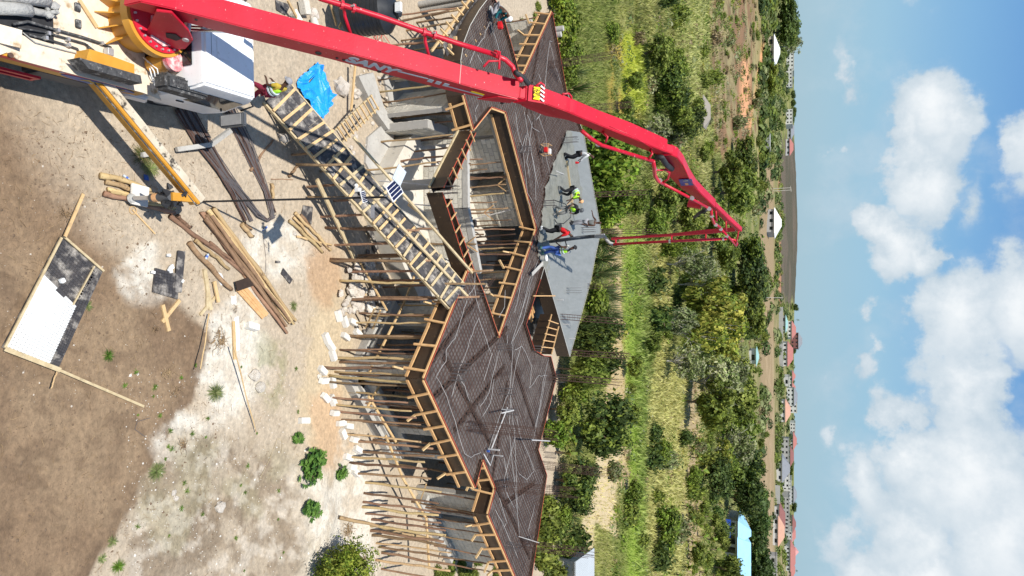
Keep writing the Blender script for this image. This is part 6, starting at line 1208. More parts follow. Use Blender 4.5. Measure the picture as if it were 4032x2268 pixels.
def person(loc, face, label, shirt='c_white', pants='c_black', boots='c_black', hat=None, vest=None, s=1.0, lean=.1, hip=.92, feet=((.1, -.12), (-.05, .13)), hands=((.25, -.2, .9), (.2, .25, .9)), headtilt=0, sleeves=.5, brim=False, stripe=True, torso_r=1):
    P0 = Vector(loc); f = Vector((math.cos(face), math.sin(face), 0)); r = Vector((f.y, -f.x, 0)); Z = Vector((0, 0, 1))
    W = lambda a, b, c: P0+(f*a+r*b+Z*c)*s
    root = empty('person', loc, label, 'person')
    pel = W(0, 0, hip); up_ = (f*math.sin(lean)+Z*math.cos(lean)); ch = pel+up_*.34*s; nk = pel+up_*.55*s; hd = f*math.sin(lean+headtilt)+Z*math.cos(lean+headtilt)
    J = {}; A = {'pelvis': (pel, .135*s), 'waist': (pel+up_*.16*s, .12*s), 'chest': (ch, .15*s), 'neck': (nk, .055*s), 'jaw': (nk+hd*.10*s, .065*s), 'head': (nk+hd*.2*s+f*.01, .095*s), 'crown': (nk+hd*.27*s, .07*s), 'nose': (nk+hd*.17*s+(f*math.cos(lean+headtilt)-Z*math.sin(lean+headtilt))*.1*s, .018*s)}
    E = [('pelvis', 'waist'), ('waist', 'chest'), ('chest', 'neck'), ('neck', 'jaw'), ('jaw', 'head'), ('head', 'crown'), ('head', 'nose')]
    for k, sg in enumerate((-1, 1)):
        sh = nk-up_*.07*s+r*sg*.18*s; el, ha = ik(sh, W(*hands[k]), .29*s, -f*.6-Z*.6+r*sg*.5); hp = pel+r*sg*.09*s-Z*.04*s
        fo = W(feet[k][0], feet[k][1], .08); kn, an = ik(hp, fo, .425*s, f); fd = (ha-el).normalized(); side = fd.cross(Z).normalized() if abs(fd.z) < .95 else r
        A.update({f'sh{k}': (sh, .062*s), f'el{k}': (el, .042*s), f'wr{k}': (ha, .026*s), f'pa{k}': (ha+fd*.06*s, .034*s), f'hi{k}': (hp, .095*s), f'kn{k}': (kn, .058*s), f'an{k}': (an, .04*s), f'to{k}': (an+f*.14*s-Z*.045*s, .036*s)})
        E += [('chest', f'sh{k}'), (f'sh{k}', f'el{k}'), (f'el{k}', f'wr{k}'), (f'wr{k}', f'pa{k}'), ('pelvis', f'hi{k}'), (f'hi{k}', f'kn{k}'), (f'kn{k}', f'an{k}'), (f'an{k}', f'to{k}')]
        for q, (u, ln) in enumerate(((-.03, .07), (-.01, .085), (.01, .08), (.03, .065))): A[f'f{k}{q}'] = (ha+fd*(.06+ln)*s+side*u*1.2*s-Z*.02*s, .009*s); E.append((f'pa{k}', f'f{k}{q}'))
        A[f'th{k}'] = (ha+fd*.06*s+side*(-.055)*sg*s, .01*s); E.append((f'wr{k}', f'th{k}'))
    skinned('body', E, A, 'skin', root)
    def sub_(names, add, ex): return {n: (A[n][0], A[n][1]+add*s) for n in names}
    tn = ['pelvis', 'hi0', 'hi1', 'kn0', 'kn1', 'an0', 'an1']; skinned('trousers', [e for e in E if e[0] in tn and e[1] in tn], sub_(tn, .022, 0), pants, root)
    sn = ['pelvis', 'waist', 'chest', 'sh0', 'sh1']; R_ = sub_(sn, .02, 0); R_['pelvis'] = (A['pelvis'][0]+up_*.05*s, .14*s); EE = [e for e in E if e[0] in sn and e[1] in sn]
    if sleeves:
        for k in (0, 1): R_[f'sl{k}'] = (A[f'sh{k}'][0].lerp(A[f'el{k}'][0], min(1, sleeves*1.3)), .06*s); EE.append((f'sh{k}', f'sl{k}'))
        if sleeves > 1:
            for k in (0, 1): R_[f'cu{k}'] = (A[f'el{k}'][0].lerp(A[f'wr{k}'][0], .85), .045*s); EE.append((f'sl{k}', f'cu{k}'))
    skinned('shirt', EE, R_, shirt, root)
    if vest:
        R_ = {'a': (A['pelvis'][0]+up_*.06*s, (.165*s, .15*s)), 'b': (A['waist'][0]+up_*.02*s, .16*s), 'c': (A['chest'][0], (.19*s, .175*s)), 'd': (A['chest'][0]+up_*.12*s, .12*s)}; v = skinned('hi_vis_vest', [('a', 'b'), ('b', 'c'), ('c', 'd')], R_, vest, root)
        if stripe:
            for h_ in (.13, .24): m = MB(); c = pel+up_*h_*s; m.tube([c-up_*.022*s, c+up_*.022*s], .198*s, 16); m.build('reflective_band', M['c_silver'], v, smooth=SM)
    for k in (0, 1):
        bn = {f'b{k}': (A[f'an{k}'][0].lerp(A[f'kn{k}'][0], .55), .062*s), f'an': (A[f'an{k}'][0], .058*s), 'h': (A[f'an{k}'][0]-f*.04*s-Z*.03*s, .05*s), 't': (A[f'to{k}'][0]+f*.03*s, .045*s)}; skinned('boot', [(f'b{k}', 'an'), ('an', 'h'), ('an', 't')], bn, boots, root)
    if hat:
        c = A['head'][0]+hd*.03*s; bm = bmesh.new(); bmesh.ops.create_uvsphere(bm, u_segments=16, v_segments=8, radius=.12*s); bmesh.ops.delete(bm, geom=[v for v in bm.verts if v.co.z < -.02*s], context='VERTS')
        me = bpy.data.meshes.new('hat'); bm.to_mesh(me); bm.free(); me.materials.append(M[hat]); me.polygons.foreach_set('use_smooth', [True]*len(me.polygons)); q = hd.to_track_quat('Z', 'Y').to_matrix().to_4x4(); me.transform(ORG[root.name].inverted() @ Matrix.Translation(c) @ q); h = bpy.data.objects.new('hat', me); COL.objects.link(h); h.parent = root
        m = MB(); ff = (f*math.cos(lean+headtilt)-Z*math.sin(lean+headtilt)); m.tube([c-hd*.01*s+ff*(.0 if brim else .06)*s, c+hd*.008*s+ff*(.0 if brim else .06)*s], (.17 if brim else .11)*s, 16); m.build('hat_brim', M[hat if hat != 'c_black' else 'c_white'], root)
    return root, A
PI = math.pi; EX, EY = 0, PI/2
W8 = []
person(Vector((-5.88, 16.05, hz(-5.88, 16.05))), PI, 'man in yellow hi-vis vest and maroon trousers standing before the white cab', 'c_mustard', 'c_maroon', 'c_green', 'c_grey', 'c_hivis', 1.0, .15, .9, ((.35, -.1), (-.15, .12)), ((.32, -.15, .95), (.34, .18, .92)), .35)
a = G(1932, 36, ZS); person(a, EX-.2, 'crouching man in teal shirt and white cap at the far left slab tip', 'c_teal', 'c_grey', 'c_pale', 'c_white', None, 1.0, .75, .38, ((.05, -.15), (.0, .17)), ((.6, -.1, .35), (.6, .12, .3)), .3, 1.2)
m = MB(); c = a+Vector((.75, -.05, .45)); m.box(c, (.3, .2, .2)); m.build('grinder_tool', M['c_red'], None, 'small red tool held by the crouching man', 'tool', bevel=.03)
a = G(2221, 610, ZS); person(a, EX+.3, 'man in long white shirt and black trousers beside the screed plank', 'c_white', 'c_black', 'c_black', None, None, 1.0, .22, .9, ((.12, -.12), (-.1, .12)), ((.35, -.15, .75), (.42, .1, .85)), .3, 1.1)
m = MB(); m.tube([a+Vector((.5, -.1, .85)), a+Vector((.48, -.1, .68))], [.05, .07], 7); m.build('pink_rag', M['c_red'], None, 'pink rag in the hand of the white-shirted man', 'rag')
a = G(2200, 748, ZS); person(a, EX-.1, 'bending worker in pale yellow vest and orange helmet pulling a rake', 'c_hivis', 'c_black', 'c_dirty', 'c_orange', 'c_hivis', 1.0, 1.0, .84, ((.12, -.16), (-.15, .18)), ((.55, -.1, .55), (.7, .1, .62)), .0, .9)
m = MB(); m.tube([a+Vector((.5, .1, .85)), a+Vector((1.25, -.35, .06))], .016, 6); m.tube([a+Vector((1.1, -.5, .03)), a+Vector((1.4, -.2, .03))], .02, 5); m.build('rake', M['timber_orange'], None, 'wooden concrete rake held by the bending worker', 'rake')
a = G(2179, 826, ZS); person(a, -PI/2+.5, 'worker in open yellow vest and dark cap holding a vibrator hose', 'c_black', 'c_dirty', 'c_dirty', 'darkgrey', 'c_hivis', .98, .2, .88, ((.1, -.2), (-.05, .18)), ((.3, -.12, 1.05), (.25, .2, 1.0)), .35, .6, stripe=False)
m = MB(); m.tube([a+Vector((-.5, -.1, .03)), a+Vector((-.25, -.2, .7)), a+Vector((.1, -.25, 1.05)), a+Vector((.45, -.2, 1.0)), a+Vector((.75, -.15, .6)), a+Vector((.7, 0, .2)), a+Vector((.5, .1, .03))], .025, 7); m.build('vibrator_hose', M['darkgrey'], None, 'black vibrator hose looping round the worker in the dark cap', 'hose', smooth=True)
a = G(2246, 880, ZS); person(a, PI+.9, 'thin teenager in grey tracksuit trousers pointing with one arm', 'c_dirty', 'c_grey', 'c_black', None, None, 1.0, -.05, .95, ((.05, -.1), (-.03, .1)), ((.1, -.2, .8), (.35, .45, 1.25)), -.1, 0)
a = G(2130, 901, ZS); person(a, .35, 'worker in bright red shirt and grey hat bending over the end hose', 'c_red', 'c_black', 'c_white', 'c_grey', None, 1.04, .55, .9, ((.12, -.16), (-.14, .14)), ((.5, .0, .8), (.45, .2, .75)), .25, .8, True)
a = G(2126, 988, ZS); person(a, PI*.8, 'worker in yellow striped vest and blue jeans guiding the end hose', 'c_pale', 'c_blue', 'c_green', 'c_black', 'c_hivis', 1.03, .12, .93, ((.02, -.18), (.0, .2)), ((.15, -.3, .95), (.62, .1, 1.12)), .25, .2)

bpy.data.scenes.remove(TMP)
# ---------------------------------------------------------------- vegetation
def leafmesh(name, P, Nn, S, C, mt, aspect=1.6):
    "one quad per leaf; P points, Nn normals, S sizes, C colours"
    n = len(P); rng = np.random.default_rng(n)
    u = np.cross(Nn, rng.normal(size=(n, 3))); u /= np.linalg.norm(u, axis=1)[:, None]+1e-9; v = np.cross(Nn, u)
    S = S[:, None]; a = u*S*aspect/2; b = v*S/2
    V = np.stack([P-a, P-b*.9, P+a, P+b*.9], 1).reshape(-1, 3)
    me = bpy.data.meshes.new(name); me.vertices.add(4*n); me.vertices.foreach_set('co', V.ravel()); me.loops.add(4*n); me.loops.foreach_set('vertex_index', np.arange(4*n)); me.polygons.add(n); me.polygons.foreach_set('loop_start', np.arange(n)*4); me.update(calc_edges=True)
    ca = me.color_attributes.new('leaf', 'FLOAT_COLOR', 'POINT'); ca.data.foreach_set('color', np.repeat(np.concatenate([C, np.ones((n, 1))], 1), 4, axis=0).ravel()); me.materials.append(mt); return me
LEAF = material('foliage', (1.16, 1.10, 1.0), (1.2, 1.12, 1.0), attr='leaf', rough=.6, spec=.25, objrand=.22, transl=.3)
BARK = {'brown': material('brown_bark', (.13, .09, .06), (.2, .15, .1), bump=.5), 'pale': material('pale_bark', (.42, .39, .34), (.55, .52, .46), bump=.4)}
def blobs(seed, n, rx, rz, z0, rb):
    rg_ = np.random.default_rng(seed); a = rg_.uniform(0, 6.28, n); r = np.sqrt(rg_.uniform(0, 1, n))*(1-rb)*rx; z = z0+rg_.uniform(0, 1, n)*rz*(1-.5*(r/rx)**2); return np.stack([r*np.cos(a), r*np.sin(a), z], 1), rg_.uniform(.6, 1.2, n)*rb
def crown(name, seed, nb, nl, size, pal, rx=1, rz=.9, z0=.55, rb=.36, shell=.75, squash=.75, aspect=1.6, gaps=.26):
    rg_ = np.random.default_rng(seed); nb = int(nb*1.5); rb = rb*.86; B_, R_ = blobs(seed, nb, rx, rz, z0, rb); R_ = R_*rg_.uniform(.5, 1.35, nb)
    sect = rg_.uniform(.72, 1.18, 9); ang = np.arctan2(B_[:, 1], B_[:, 0]); B_[:, :2] *= sect[((ang+math.pi)/6.284*9).astype(int) % 9][:, None]; B_[:, 2] += rg_.normal(0, .07, nb)*rz; B_[:, 2] = np.maximum(B_[:, 2], z0*.6)
    nl = int(nl*1.35); k = rg_.choice(nb, nl, p=R_**2/np.sum(R_**2)); d = rg_.normal(size=(nl, 3)); d /= np.linalg.norm(d, axis=1)[:, None]
    rad = R_[k]*(shell+(1-shell)*rg_.normal(0, 1.1, nl)); P = B_[k]+d*rad[:, None]*np.array([1, 1, squash])
    cell = np.floor(P/.17).astype(int); hsh = ((cell[:, 0]*73856093) ^ (cell[:, 1]*19349663) ^ (cell[:, 2]*83492791)) % 1000; ok = (hsh > gaps*1000) & (P[:, 2] > .02); P = P[ok]; d = d[ok]; k = k[ok]; nl = len(P)
    Nn = d+rg_.normal(size=(nl, 3))*.6+np.array([0, 0, .35]); Nn /= np.linalg.norm(Nn, axis=1)[:, None]
    pal = np.array(pal); bt_ = rg_.integers(0, len(pal), nb)[k]; t = np.where(rg_.uniform(0, 1, nl) < .5, bt_, rg_.integers(0, len(pal), nl)); bt = rg_.uniform(.7, 1.3, nb)[k]; C = pal[t]*(bt*rg_.uniform(.75, 1.25, nl))[:, None]
    return leafmesh(name, P, Nn, size*rg_.uniform(.5, 1.25, nl), C, LEAF, aspect), B_
def trunk(name, seed, B_, bark, n=9, r=.045, z0=0):
    rn = random.Random(seed); m = MB(); top = Vector((rn.uniform(-.05, .05), rn.uniform(-.05, .05), .5)); m.tube([Vector((0, 0, -.05)), top*.5+Vector((.02, .01, 0)), top], [r*1.2, r, r*.8], 7, cap=False)
    for i in range(min(n, len(B_))):
        e = Vector(B_[i]); s_ = Vector((0, 0, rn.uniform(.2, .48))); mid = s_.lerp(e, .5)+Vector((rn.uniform(-.08, .08), rn.uniform(-.08, .08), .03)); m.tube([s_, mid, e, e+(e-mid)*.4], [r*.6, r*.4, r*.22, r*.08], 5, cap=False)
    o = m.build(name, BARK[bark], smooth=True); me = o.data; bpy.data.objects.remove(o); return me
G1 = [(.12, .165, .03), (.155, .205, .035), (.085, .125, .025), (.19, .23, .05)]; GD = [(.055, .095, .025), (.075, .12, .03), (.042, .072, .02), (.105, .145, .035)]
GY = [(.20, .245, .04), (.26, .27, .05), (.15, .20, .035), (.30, .29, .06)]; GG = [(.17, .22, .08), (.24, .28, .13), (.12, .17, .06), (.28, .30, .19)]; GB = [(.17, .25, .03), (.12, .20, .025), (.23, .29, .045), (.08, .14, .018)]; BR = [(.24, .18, .11), (.2, .18, .08), (.3, .24, .16)]
KIND = {}
def mk(key, **k):
    bark = k.pop('bark', 'brown'); tr = k.pop('tr', .045); nt_ = k.pop('ntr', 9); me, B_ = crown('crown', **k); KIND[key] = (me, trunk('trunk', k['seed'], B_, bark, nt_, tr))
mk('dense', seed=1, nb=26, nl=5200, size=.085, pal=GD, rz=.75, rb=.4); mk('dense2', seed=2, nb=20, nl=4800, size=.085, pal=GD+G1[:2], rz=.85, rb=.42); mk('leafy', seed=3, nb=26, nl=4200, size=.10, pal=G1, rz=.8, rb=.34); mk('leafy2', seed=4, nb=22, nl=4200, size=.10, pal=G1+GB[:2], rz=.7, rb=.4, z0=.4)
mk('bright', seed=5, nb=30, nl=4600, size=.11, pal=GB, rz=.75, z0=.3, rb=.42); mk('fine', seed=15, nb=24, nl=12000, size=.045, pal=GB+GY[:1], rz=.75, z0=.12, rb=.42, gaps=.34); mk('yellow', seed=6, nb=30, nl=2600, size=.10, pal=GY, rz=.9, rb=.26, bark='pale', tr=.03, ntr=16); mk('grey', seed=7, nb=34, nl=2200, size=.08, pal=GG, rz=.9, rb=.26, bark='pale', tr=.03, ntr=26)
mk('bush', seed=8, nb=14, nl=2200, size=.13, pal=G1+GY[:1], rz=.5, z0=.05, rb=.5); mk('bush2', seed=9, nb=12, nl=1800, size=.14, pal=GD+G1[:1], rz=.5, z0=.05, rb=.5); mk('bush3', seed=10, nb=12, nl=1500, size=.13, pal=GG+BR[:1], rz=.5, z0=.05, rb=.45, bark='pale', ntr=10); mk('dry', seed=11, nb=14, nl=900, size=.12, pal=BR, rz=.5, z0=.05, rb=.4, ntr=12)
def strips(name, seed, n, ln, wd, droop, pal, stem=0, seg=5, zb=.0, split=1):
    rn = random.Random(seed); V = []; F_ = []; C = []
    for i in range(n):
        a = rn.uniform(0, 6.28); l = ln*rn.uniform(.6, 1.1); el = rn.uniform(.5, 1.35); c = np.array(rn.choice(pal))*rn.uniform(.75, 1.25); p = Vector((0, 0, zb+stem*rn.uniform(.7, 1))); d = Vector((math.cos(a)*math.cos(el), math.sin(a)*math.cos(el), math.sin(el))); s_ = Vector((-math.sin(a), math.cos(a), 0)); o0 = len(V)
        for k in range(seg+1):
            w_ = wd*math.sin(math.pi*min(.97, (k+.35)/(seg+.7)))*.5; V += [p-s_*w_+Vector((0, 0, w_*.25)), p+s_*w_+Vector((0, 0, w_*.25))]; C += [c, c]; p = p+d*l/seg; d = (d+Vector((0, 0, -droop))).normalized()
        F_ += [(o0+2*k, o0+2*k+1, o0+2*k+3, o0+2*k+2) for k in range(seg)]
    me = bpy.data.meshes.new(name); me.from_pydata(V, [], F_); ca = me.color_attributes.new('leaf', 'FLOAT_COLOR', 'POINT'); ca.data.foreach_set('color', np.concatenate([np.array(C), np.ones((len(C), 1))], 1).ravel()); me.materials.append(LEAF); return me
def stemmesh(r, h, bark='brown'): m = MB(); m.tube([(0, 0, -.05), (.02*h, 0, h*.5), (0, .02*h, h)], [r*1.3, r, r*.7], 7); o = m.build('stem', BARK[bark], smooth=True); me = o.data; bpy.data.objects.remove(o); return me
KIND['banana'] = (strips('leaves', 21, 12, .75, .2, .3, [(.09, .16, .02), (.14, .2, .03), (.2, .2, .05)], stem=.45), stemmesh(.06, .5)); KIND['banana2'] = (strips('leaves', 22, 10, .8, .22, .42, [(.12, .18, .02), (.2, .22, .04), (.08, .13, .02)], stem=.4), stemmesh(.06, .45))
KIND['palm'] = (strips('fronds', 23, 26, .5, .07, .34, GD+G1[:1], stem=.85, seg=6), stemmesh(.03, .85, 'pale')); KIND['cane'] = (strips('blades', 24, 130, 1.0, .035, .16, [(.1, .15, .06), (.14, .18, .08), (.2, .2, .1), (.08, .12, .04)], seg=5), None); KIND['cane2'] = (strips('blades', 25, 110, 1.0, .05, .2, [(.06, .11, .03), (.1, .15, .05), (.3, .26, .14)], seg=5), None)
def plant(kind, base, w_, h_, label, name='tree', cat='tree', group=None, rz=None):
    cr, tr = KIND[kind]; rn = GRN; top = 1.5 if kind not in ('banana', 'banana2', 'palm', 'cane', 'cane2', 'bush', 'bush2', 'bush3', 'dry', 'fine') else (1.05 if kind in ('banana', 'banana2', 'palm', 'cane', 'cane2') else .95)
    sc_ = (w_/2, w_/2, h_/top); rz = rn.uniform(0, 6.28) if rz is None else rz
    if tr is None:
        o = bpy.data.objects.new(name, cr); COL.objects.link(o); o.location = base; o.rotation_euler = (0, 0, rz); o.scale = sc_; return tag(o, label, cat, group)
    e = empty(name, base, label, cat, group); e.rotation_euler = (0, 0, rz); e.scale = sc_
    for me, nm in ((cr, 'crown' if cr.name.startswith('crown') else 'leaves'), (tr, 'trunk')): o = bpy.data.objects.new(nm, me); COL.objects.link(o); o.parent = e
    return e
def treepx(kind, x, y, wpx, hpx, label, name='tree', cat='tree', group=None, near=None):
    "trunk foot at pixel x, y on the ground; width and height as pixels in the photo"
    hpx = hpx*(1.3 if 2430 < x < 3000 and name in ('tree', 'bush') else 1); b = GT(x, y); t = AtY(x+hpx, y, b.y); d = (b-Vector((0, 0, H))).length; return plant(kind, b, wpx*d/F, max(.4, t.z-b.z), label, name, cat, group)
T = treepx
# hedge of trees right behind the slab, left to right in the upright picture
T('bright', 2165, -20, 150, 120, 'yellow green shrub past the far left tip of the slab', 'shrub', 'shrub'); T('bright', 2175, 110, 170, 130, 'yellow green shrub behind the left tip of the slab', 'shrub', 'shrub'); T('leafy2', 2190, 215, 150, 120, 'leafy shrub at the foot of the first column cage', 'shrub', 'shrub'); T('leafy2', 2205, 310, 110, 90, 'low green shrub between two column cages', 'shrub', 'shrub')
T('cane2', 2225, 355, 110, 150, 'clump of tall grass just left of the boom elbow', 'tall_grass', 'grass clump'); T('cane', 2240, 290, 80, 110, 'small tall grass clump left of the boom elbow', 'tall_grass', 'grass clump')
T('bright', 2300, 620, 230, 270, 'dense bright green tree directly behind the fresh concrete'); T('bright', 2300, 760, 200, 240, 'bright green tree behind the bending worker'); T('bright', 2325, 850, 130, 170, 'smaller bright green tree behind the teenager'); T('leafy', 2300, 520, 120, 200, 'green tree half hidden under the outer boom')
for i, (x, y, w_, h_) in enumerate(((2330, 900, 110, 130), (2345, 960, 120, 150), (2340, 1020, 130, 150), (2335, 1075, 120, 150), (2370, 985, 110, 120), (2390, 1060, 120, 90), (2380, 930, 110, 90))): T('cane2', x, y, w_, h_, 'tall reed grass clumps behind the far corner of the concrete', 'tall_grass', 'grass clump', 'reed grass behind the concrete')
for i, (x, y, w_, h_) in enumerate(((2330, 1140, 130, 140), (2370, 1170, 140, 120), (2340, 1210, 130, 140), (2380, 1240, 120, 110), (2330, 1080, 90, 110))): T('cane', x, y, w_, h_, 'blue green tall grass clumps right of the hanging hose', 'tall_grass', 'grass clump', 'blue green grass behind the concrete')
T('leafy2', 2310, 1190, 160, 110, 'yellowish leafy shrub behind the upper pipe stub', 'shrub', 'shrub'); T('dense', 2215, 1290, 160, 250, 'dark green tree behind the middle concrete rim'); T('dense2', 2200, 1370, 170, 260, 'biggest dark tree behind the right tip of the concrete'); T('leafy', 2190, 1450, 150, 260, 'dark green tree just right of the concrete tip'); T('leafy2', 2200, 1530, 130, 160, 'lighter shrub between the two dark tree groups', 'shrub', 'shrub')
T('dense2', 2235, 1660, 230, 270, 'broad dark tree in the middle behind the right wing'); T('dense', 2260, 1720, 150, 230, 'dark tree right of the broad one'); T('leafy', 2165, 1610, 140, 130, 'light green shrub at the rim of the right wing', 'shrub', 'shrub'); T('bright', 2140, 1700, 130, 130, 'bright leafy shrub behind the candy cane pipe', 'shrub', 'shrub')
T('banana', 2180, 1780, 120, 110, 'banana plant with yellow leaves behind the right wing', 'banana_plant', 'banana plant'); T('banana2', 2205, 1730, 110, 100, 'banana plant beside the broad dark tree', 'banana_plant', 'banana plant'); T('dense2', 2185, 1890, 180, 170, 'dark rounded tree behind the far rim notch'); T('dense', 2200, 1960, 130, 150, 'dark tree right of the rounded one')
for (x, y, w_, h_, k) in ((2120, 1990, 120, 110, 'bush'), (2115, 2080, 150, 130, 'bush'), (2110, 2180, 150, 120, 'bush'), (2170, 2080, 120, 90, 'bush2'), (2190, 2170, 120, 100, 'leafy2'), (2150, 2250, 130, 110, 'bush'), (2240, 2130, 140, 110, 'bush2'), (2180, 2030, 100, 90, 'leafy2')): T(k, x, y, w_, h_, 'low green bushes crowding behind the right end of the slab', 'bush', 'bush', 'bushes behind the right end')
T('cane2', 2215, 2030, 100, 90, 'pale dry reed clump behind the right end', 'tall_grass', 'grass clump'); T('cane2', 2190, 1620, 90, 80, 'pale dry reed clump beside the light shrub', 'tall_grass', 'grass clump')
# trees one can tell apart in the fields
for (k, x, y, w_, h_, l) in (('leafy', 2450, 320, 70, 75, 'small round tree standing on the orange yellow grass'), ('leafy', 2415, 420, 80, 90, 'small tree on the yellow grass near the boom'), ('leafy', 2520, 215, 160, 100, 'spreading tree left of the bright grass patch'), ('dense2', 2560, 340, 170, 120, 'dark tree in the clump above the bright grass'), ('leafy', 2580, 420, 150, 130, 'middle tree of the clump above the bright grass'), ('dense2', 2600, 480, 150, 130, 'right tree of the clump above the bright grass'), ('leafy2', 2600, 260, 110, 110, 'upper tree of the clump above the bright grass'),
    ('grey', 2500, 520, 140, 110, 'greyish tree just left of the outer boom'), ('leafy', 2545, 790, 170, 110, 'tree between the boom pipes and the hanging boom'), ('leafy2', 2530, 880, 130, 100, 'tree right beside the hanging boom'), ('leafy', 2640, 870, 150, 110, 'tree behind the upper part of the hanging boom'), ('bright', 2590, 980, 70, 90, 'small yellow green tree right of the hanging pipe'), ('leafy2', 2460, 800, 110, 90, 'dark shrub below the boom pipes'), ('dense2', 2620, 760, 130, 110, 'dark leafless looking tree below the boom tip'),
    ('grey', 2620, 1040, 150, 150, 'grey leaved tree right of the small yellow one'), ('grey', 2660, 1120, 170, 160, 'big grey leaved tree with pale trunks'), ('yellow', 2640, 1180, 190, 200, 'big yellow leaved tree with white trunks'), ('yellow', 2700, 1260, 200, 190, 'yellow green tree with slim pale trunks'), ('yellow', 2620, 1310, 150, 190, 'yellow green tree with two tall white trunks'), ('yellow', 2760, 1330, 180, 120, 'yellow green tree behind the white trunked ones'), ('grey', 2580, 1260, 130, 130, 'sparse grey tree in front of the yellow ones'), ('leafy', 2520, 1350, 70, 75, 'single small round tree alone on the green meadow'),
    ('grey', 2610, 1420, 200, 130, 'wide grey tree with a single pale trunk'), ('grey', 2700, 1500, 230, 170, 'wide grey green tree in the middle distance'), ('leafy', 2690, 1580, 200, 180, 'green tree with a forked white trunk'), ('grey', 2780, 1440, 180, 130, 'grey green tree behind the wide one'), ('leafy', 2810, 1560, 190, 150, 'tall green tree with feathery outline'), ('leafy', 2840, 1480, 150, 110, 'tree behind the feathery one'), ('leafy2', 2840, 1660, 190, 140, 'olive tree in front of the brown field'), ('grey', 2820, 1740, 170, 120, 'grey tree left of the banana grove'),
    ('yellow', 2790, 1770, 90, 75, 'bright yellow green tree above the banana grove'), ('dense', 2755, 1870, 180, 110, 'round dark mango tree above the banana grove'), ('dense2', 2850, 1850, 170, 120, 'dark mango tree behind the round one'), ('dense', 2850, 1950, 180, 140, 'darkest mango tree left of the blue roof'), ('dense', 2915, 2085, 160, 100, 'dark mango tree behind the left end of the blue roof'), ('dense', 2920, 2200, 170, 105, 'dark mango tree behind the middle of the blue roof'), ('dense2', 2940, 2280, 120, 80, 'dark mango tree at the right border behind the blue roof'), ('leafy', 2800, 2230, 90, 110, 'leafy tree before the blue roofed house at the border'),
    ('bush2', 2550, 1700, 100, 60, 'dark bush on the dry meadow'), ('bush2', 2540, 1790, 110, 70, 'large dark bush in the dry meadow'), ('leafy2', 2580, 1770, 120, 60, 'green bush right of the large dark one'), ('leafy2', 2575, 2080, 170, 100, 'broad dark green bush in front of the bananas'), ('bush2', 2560, 2180, 130, 80, 'dark bush near the right border'), ('leafy2', 2460, 1930, 100, 70, 'green bush at the end of the tan field strip'), ('bush', 2460, 2020, 130, 60, 'green bush between two tan fields'), ('leafy', 2700, 2170, 90, 70, 'small dark tree among the bananas'),
    ('dense2', 2880, 620, 170, 80, 'dark tree near the dirt road'), ('leafy', 2800, 680, 180, 110, 'olive tree behind the bend of the boom'), ('leafy', 2830, 760, 200, 130, 'green tree right of the boom tip'), ('dense2', 2880, 1040, 260, 110, 'broad dark grove above the grey trees'), ('dense2', 2870, 1160, 230, 110, 'dark grove behind the yellow trees'), ('leafy', 2910, 1240, 180, 90, 'green grove in front of the red soil patch'), ('leafy2', 2960, 1130, 40, 38, 'bright small tree by the brown field'), ('leafy', 2760, 900, 200, 100, 'green tree right under the boom tip'), ('leafy', 2790, 980, 180, 100, 'green tree right of the boom tip joint'),
    ('dense', 3045, 70, 190, 110, 'tall dark tree at the far left border of the horizon'), ('dense2', 3050, 130, 120, 100, 'second tall dark tree on the left horizon'), ('grey', 3070, 185, 80, 90, 'tall thin tree rising above the white roofed house'), ('leafy', 3000, 310, 130, 70, 'rounded green tree right of the white roofed house'), ('dense', 3113, 1210, 28, 34, 'single round dark tree on the skyline')):
    T(k, x, y, w_, h_, l, 'tree' if 'bush' not in l else 'bush', 'tree' if 'bush' not in l else 'bush')
for (x, y, w_, h_) in ((2700, 1760, 90, 60), (2715, 1800, 80, 60), (2735, 1850, 90, 70), (2700, 1890, 80, 60), (2680, 1990, 80, 60), (2700, 2040, 90, 60), (2730, 2020, 80, 60), (2760, 2030, 70, 60), (2740, 2110, 80, 60), (2700, 2130, 80, 60), (2770, 2120, 80, 70), (2680, 2230, 90, 60), (2740, 2200, 90, 70), (2790, 2160, 70, 60), (2750, 2250, 80, 60), (2810, 2080, 60, 50), (2650, 2260, 80, 60), (2720, 1950, 80, 55)): T('banana' if (x+y) % 20 else 'banana2', x, y, w_, h_, 'banana plants growing in front of the blue roofed house', 'banana_plant', 'banana plant', 'banana grove')
# scattered scrub of the fields
def dens(x, y):
    if x < 2430: return .10
    if x < 2520: return .12
    if x < 2700 and y > 1330: return .10
    if x < 2560: return .22
    if x < 2700: return .5 if y > 480 else .25
    if x < 2800: return .22 if y < 560 else .55
    if x < 2960: return .2 if y < 580 else .75
    if 2990 < x < 3050 and y > 640: return .12
    return .9
cnt = 0; gl = 'scrub bushes scattered over the far fields'
while cnt < 230:
    x = GRN.uniform(2380, 3000); y = GRN.uniform(-60, 2330)
    if GRN.random() > dens(x, y) or (2840 < x < 2950 and y > 2020): continue
    s = np.interp(x, [2380, 2600, 2800, 3000], [75, 85, 65, 34])*GRN.uniform(.5, 1.25); k = GRN.choice(['bush', 'bush', 'bush2', 'bush3', 'leafy2', 'leafy', 'dry' if y < 700 else 'bush']); kn = {'bush': 'green', 'bush2': 'dark green', 'bush3': 'greyish', 'leafy': 'leafy mid green', 'leafy2': 'leafy bright green', 'dry': 'dry brown'}[k]; T(k, x, y, s*1.15, s*GRN.uniform(.7, 1.1), kn+' scrub bush '+('on the near meadow' if x < 2600 else 'in the middle fields' if x < 2830 else 'on the far fields')+(' left of the boom' if y < 600 else ' behind the boom tip' if y < 1100 else ' right of the hanging hose' if y < 1700 else ' towards the right border'), 'bush', 'bush', gl); cnt += 1
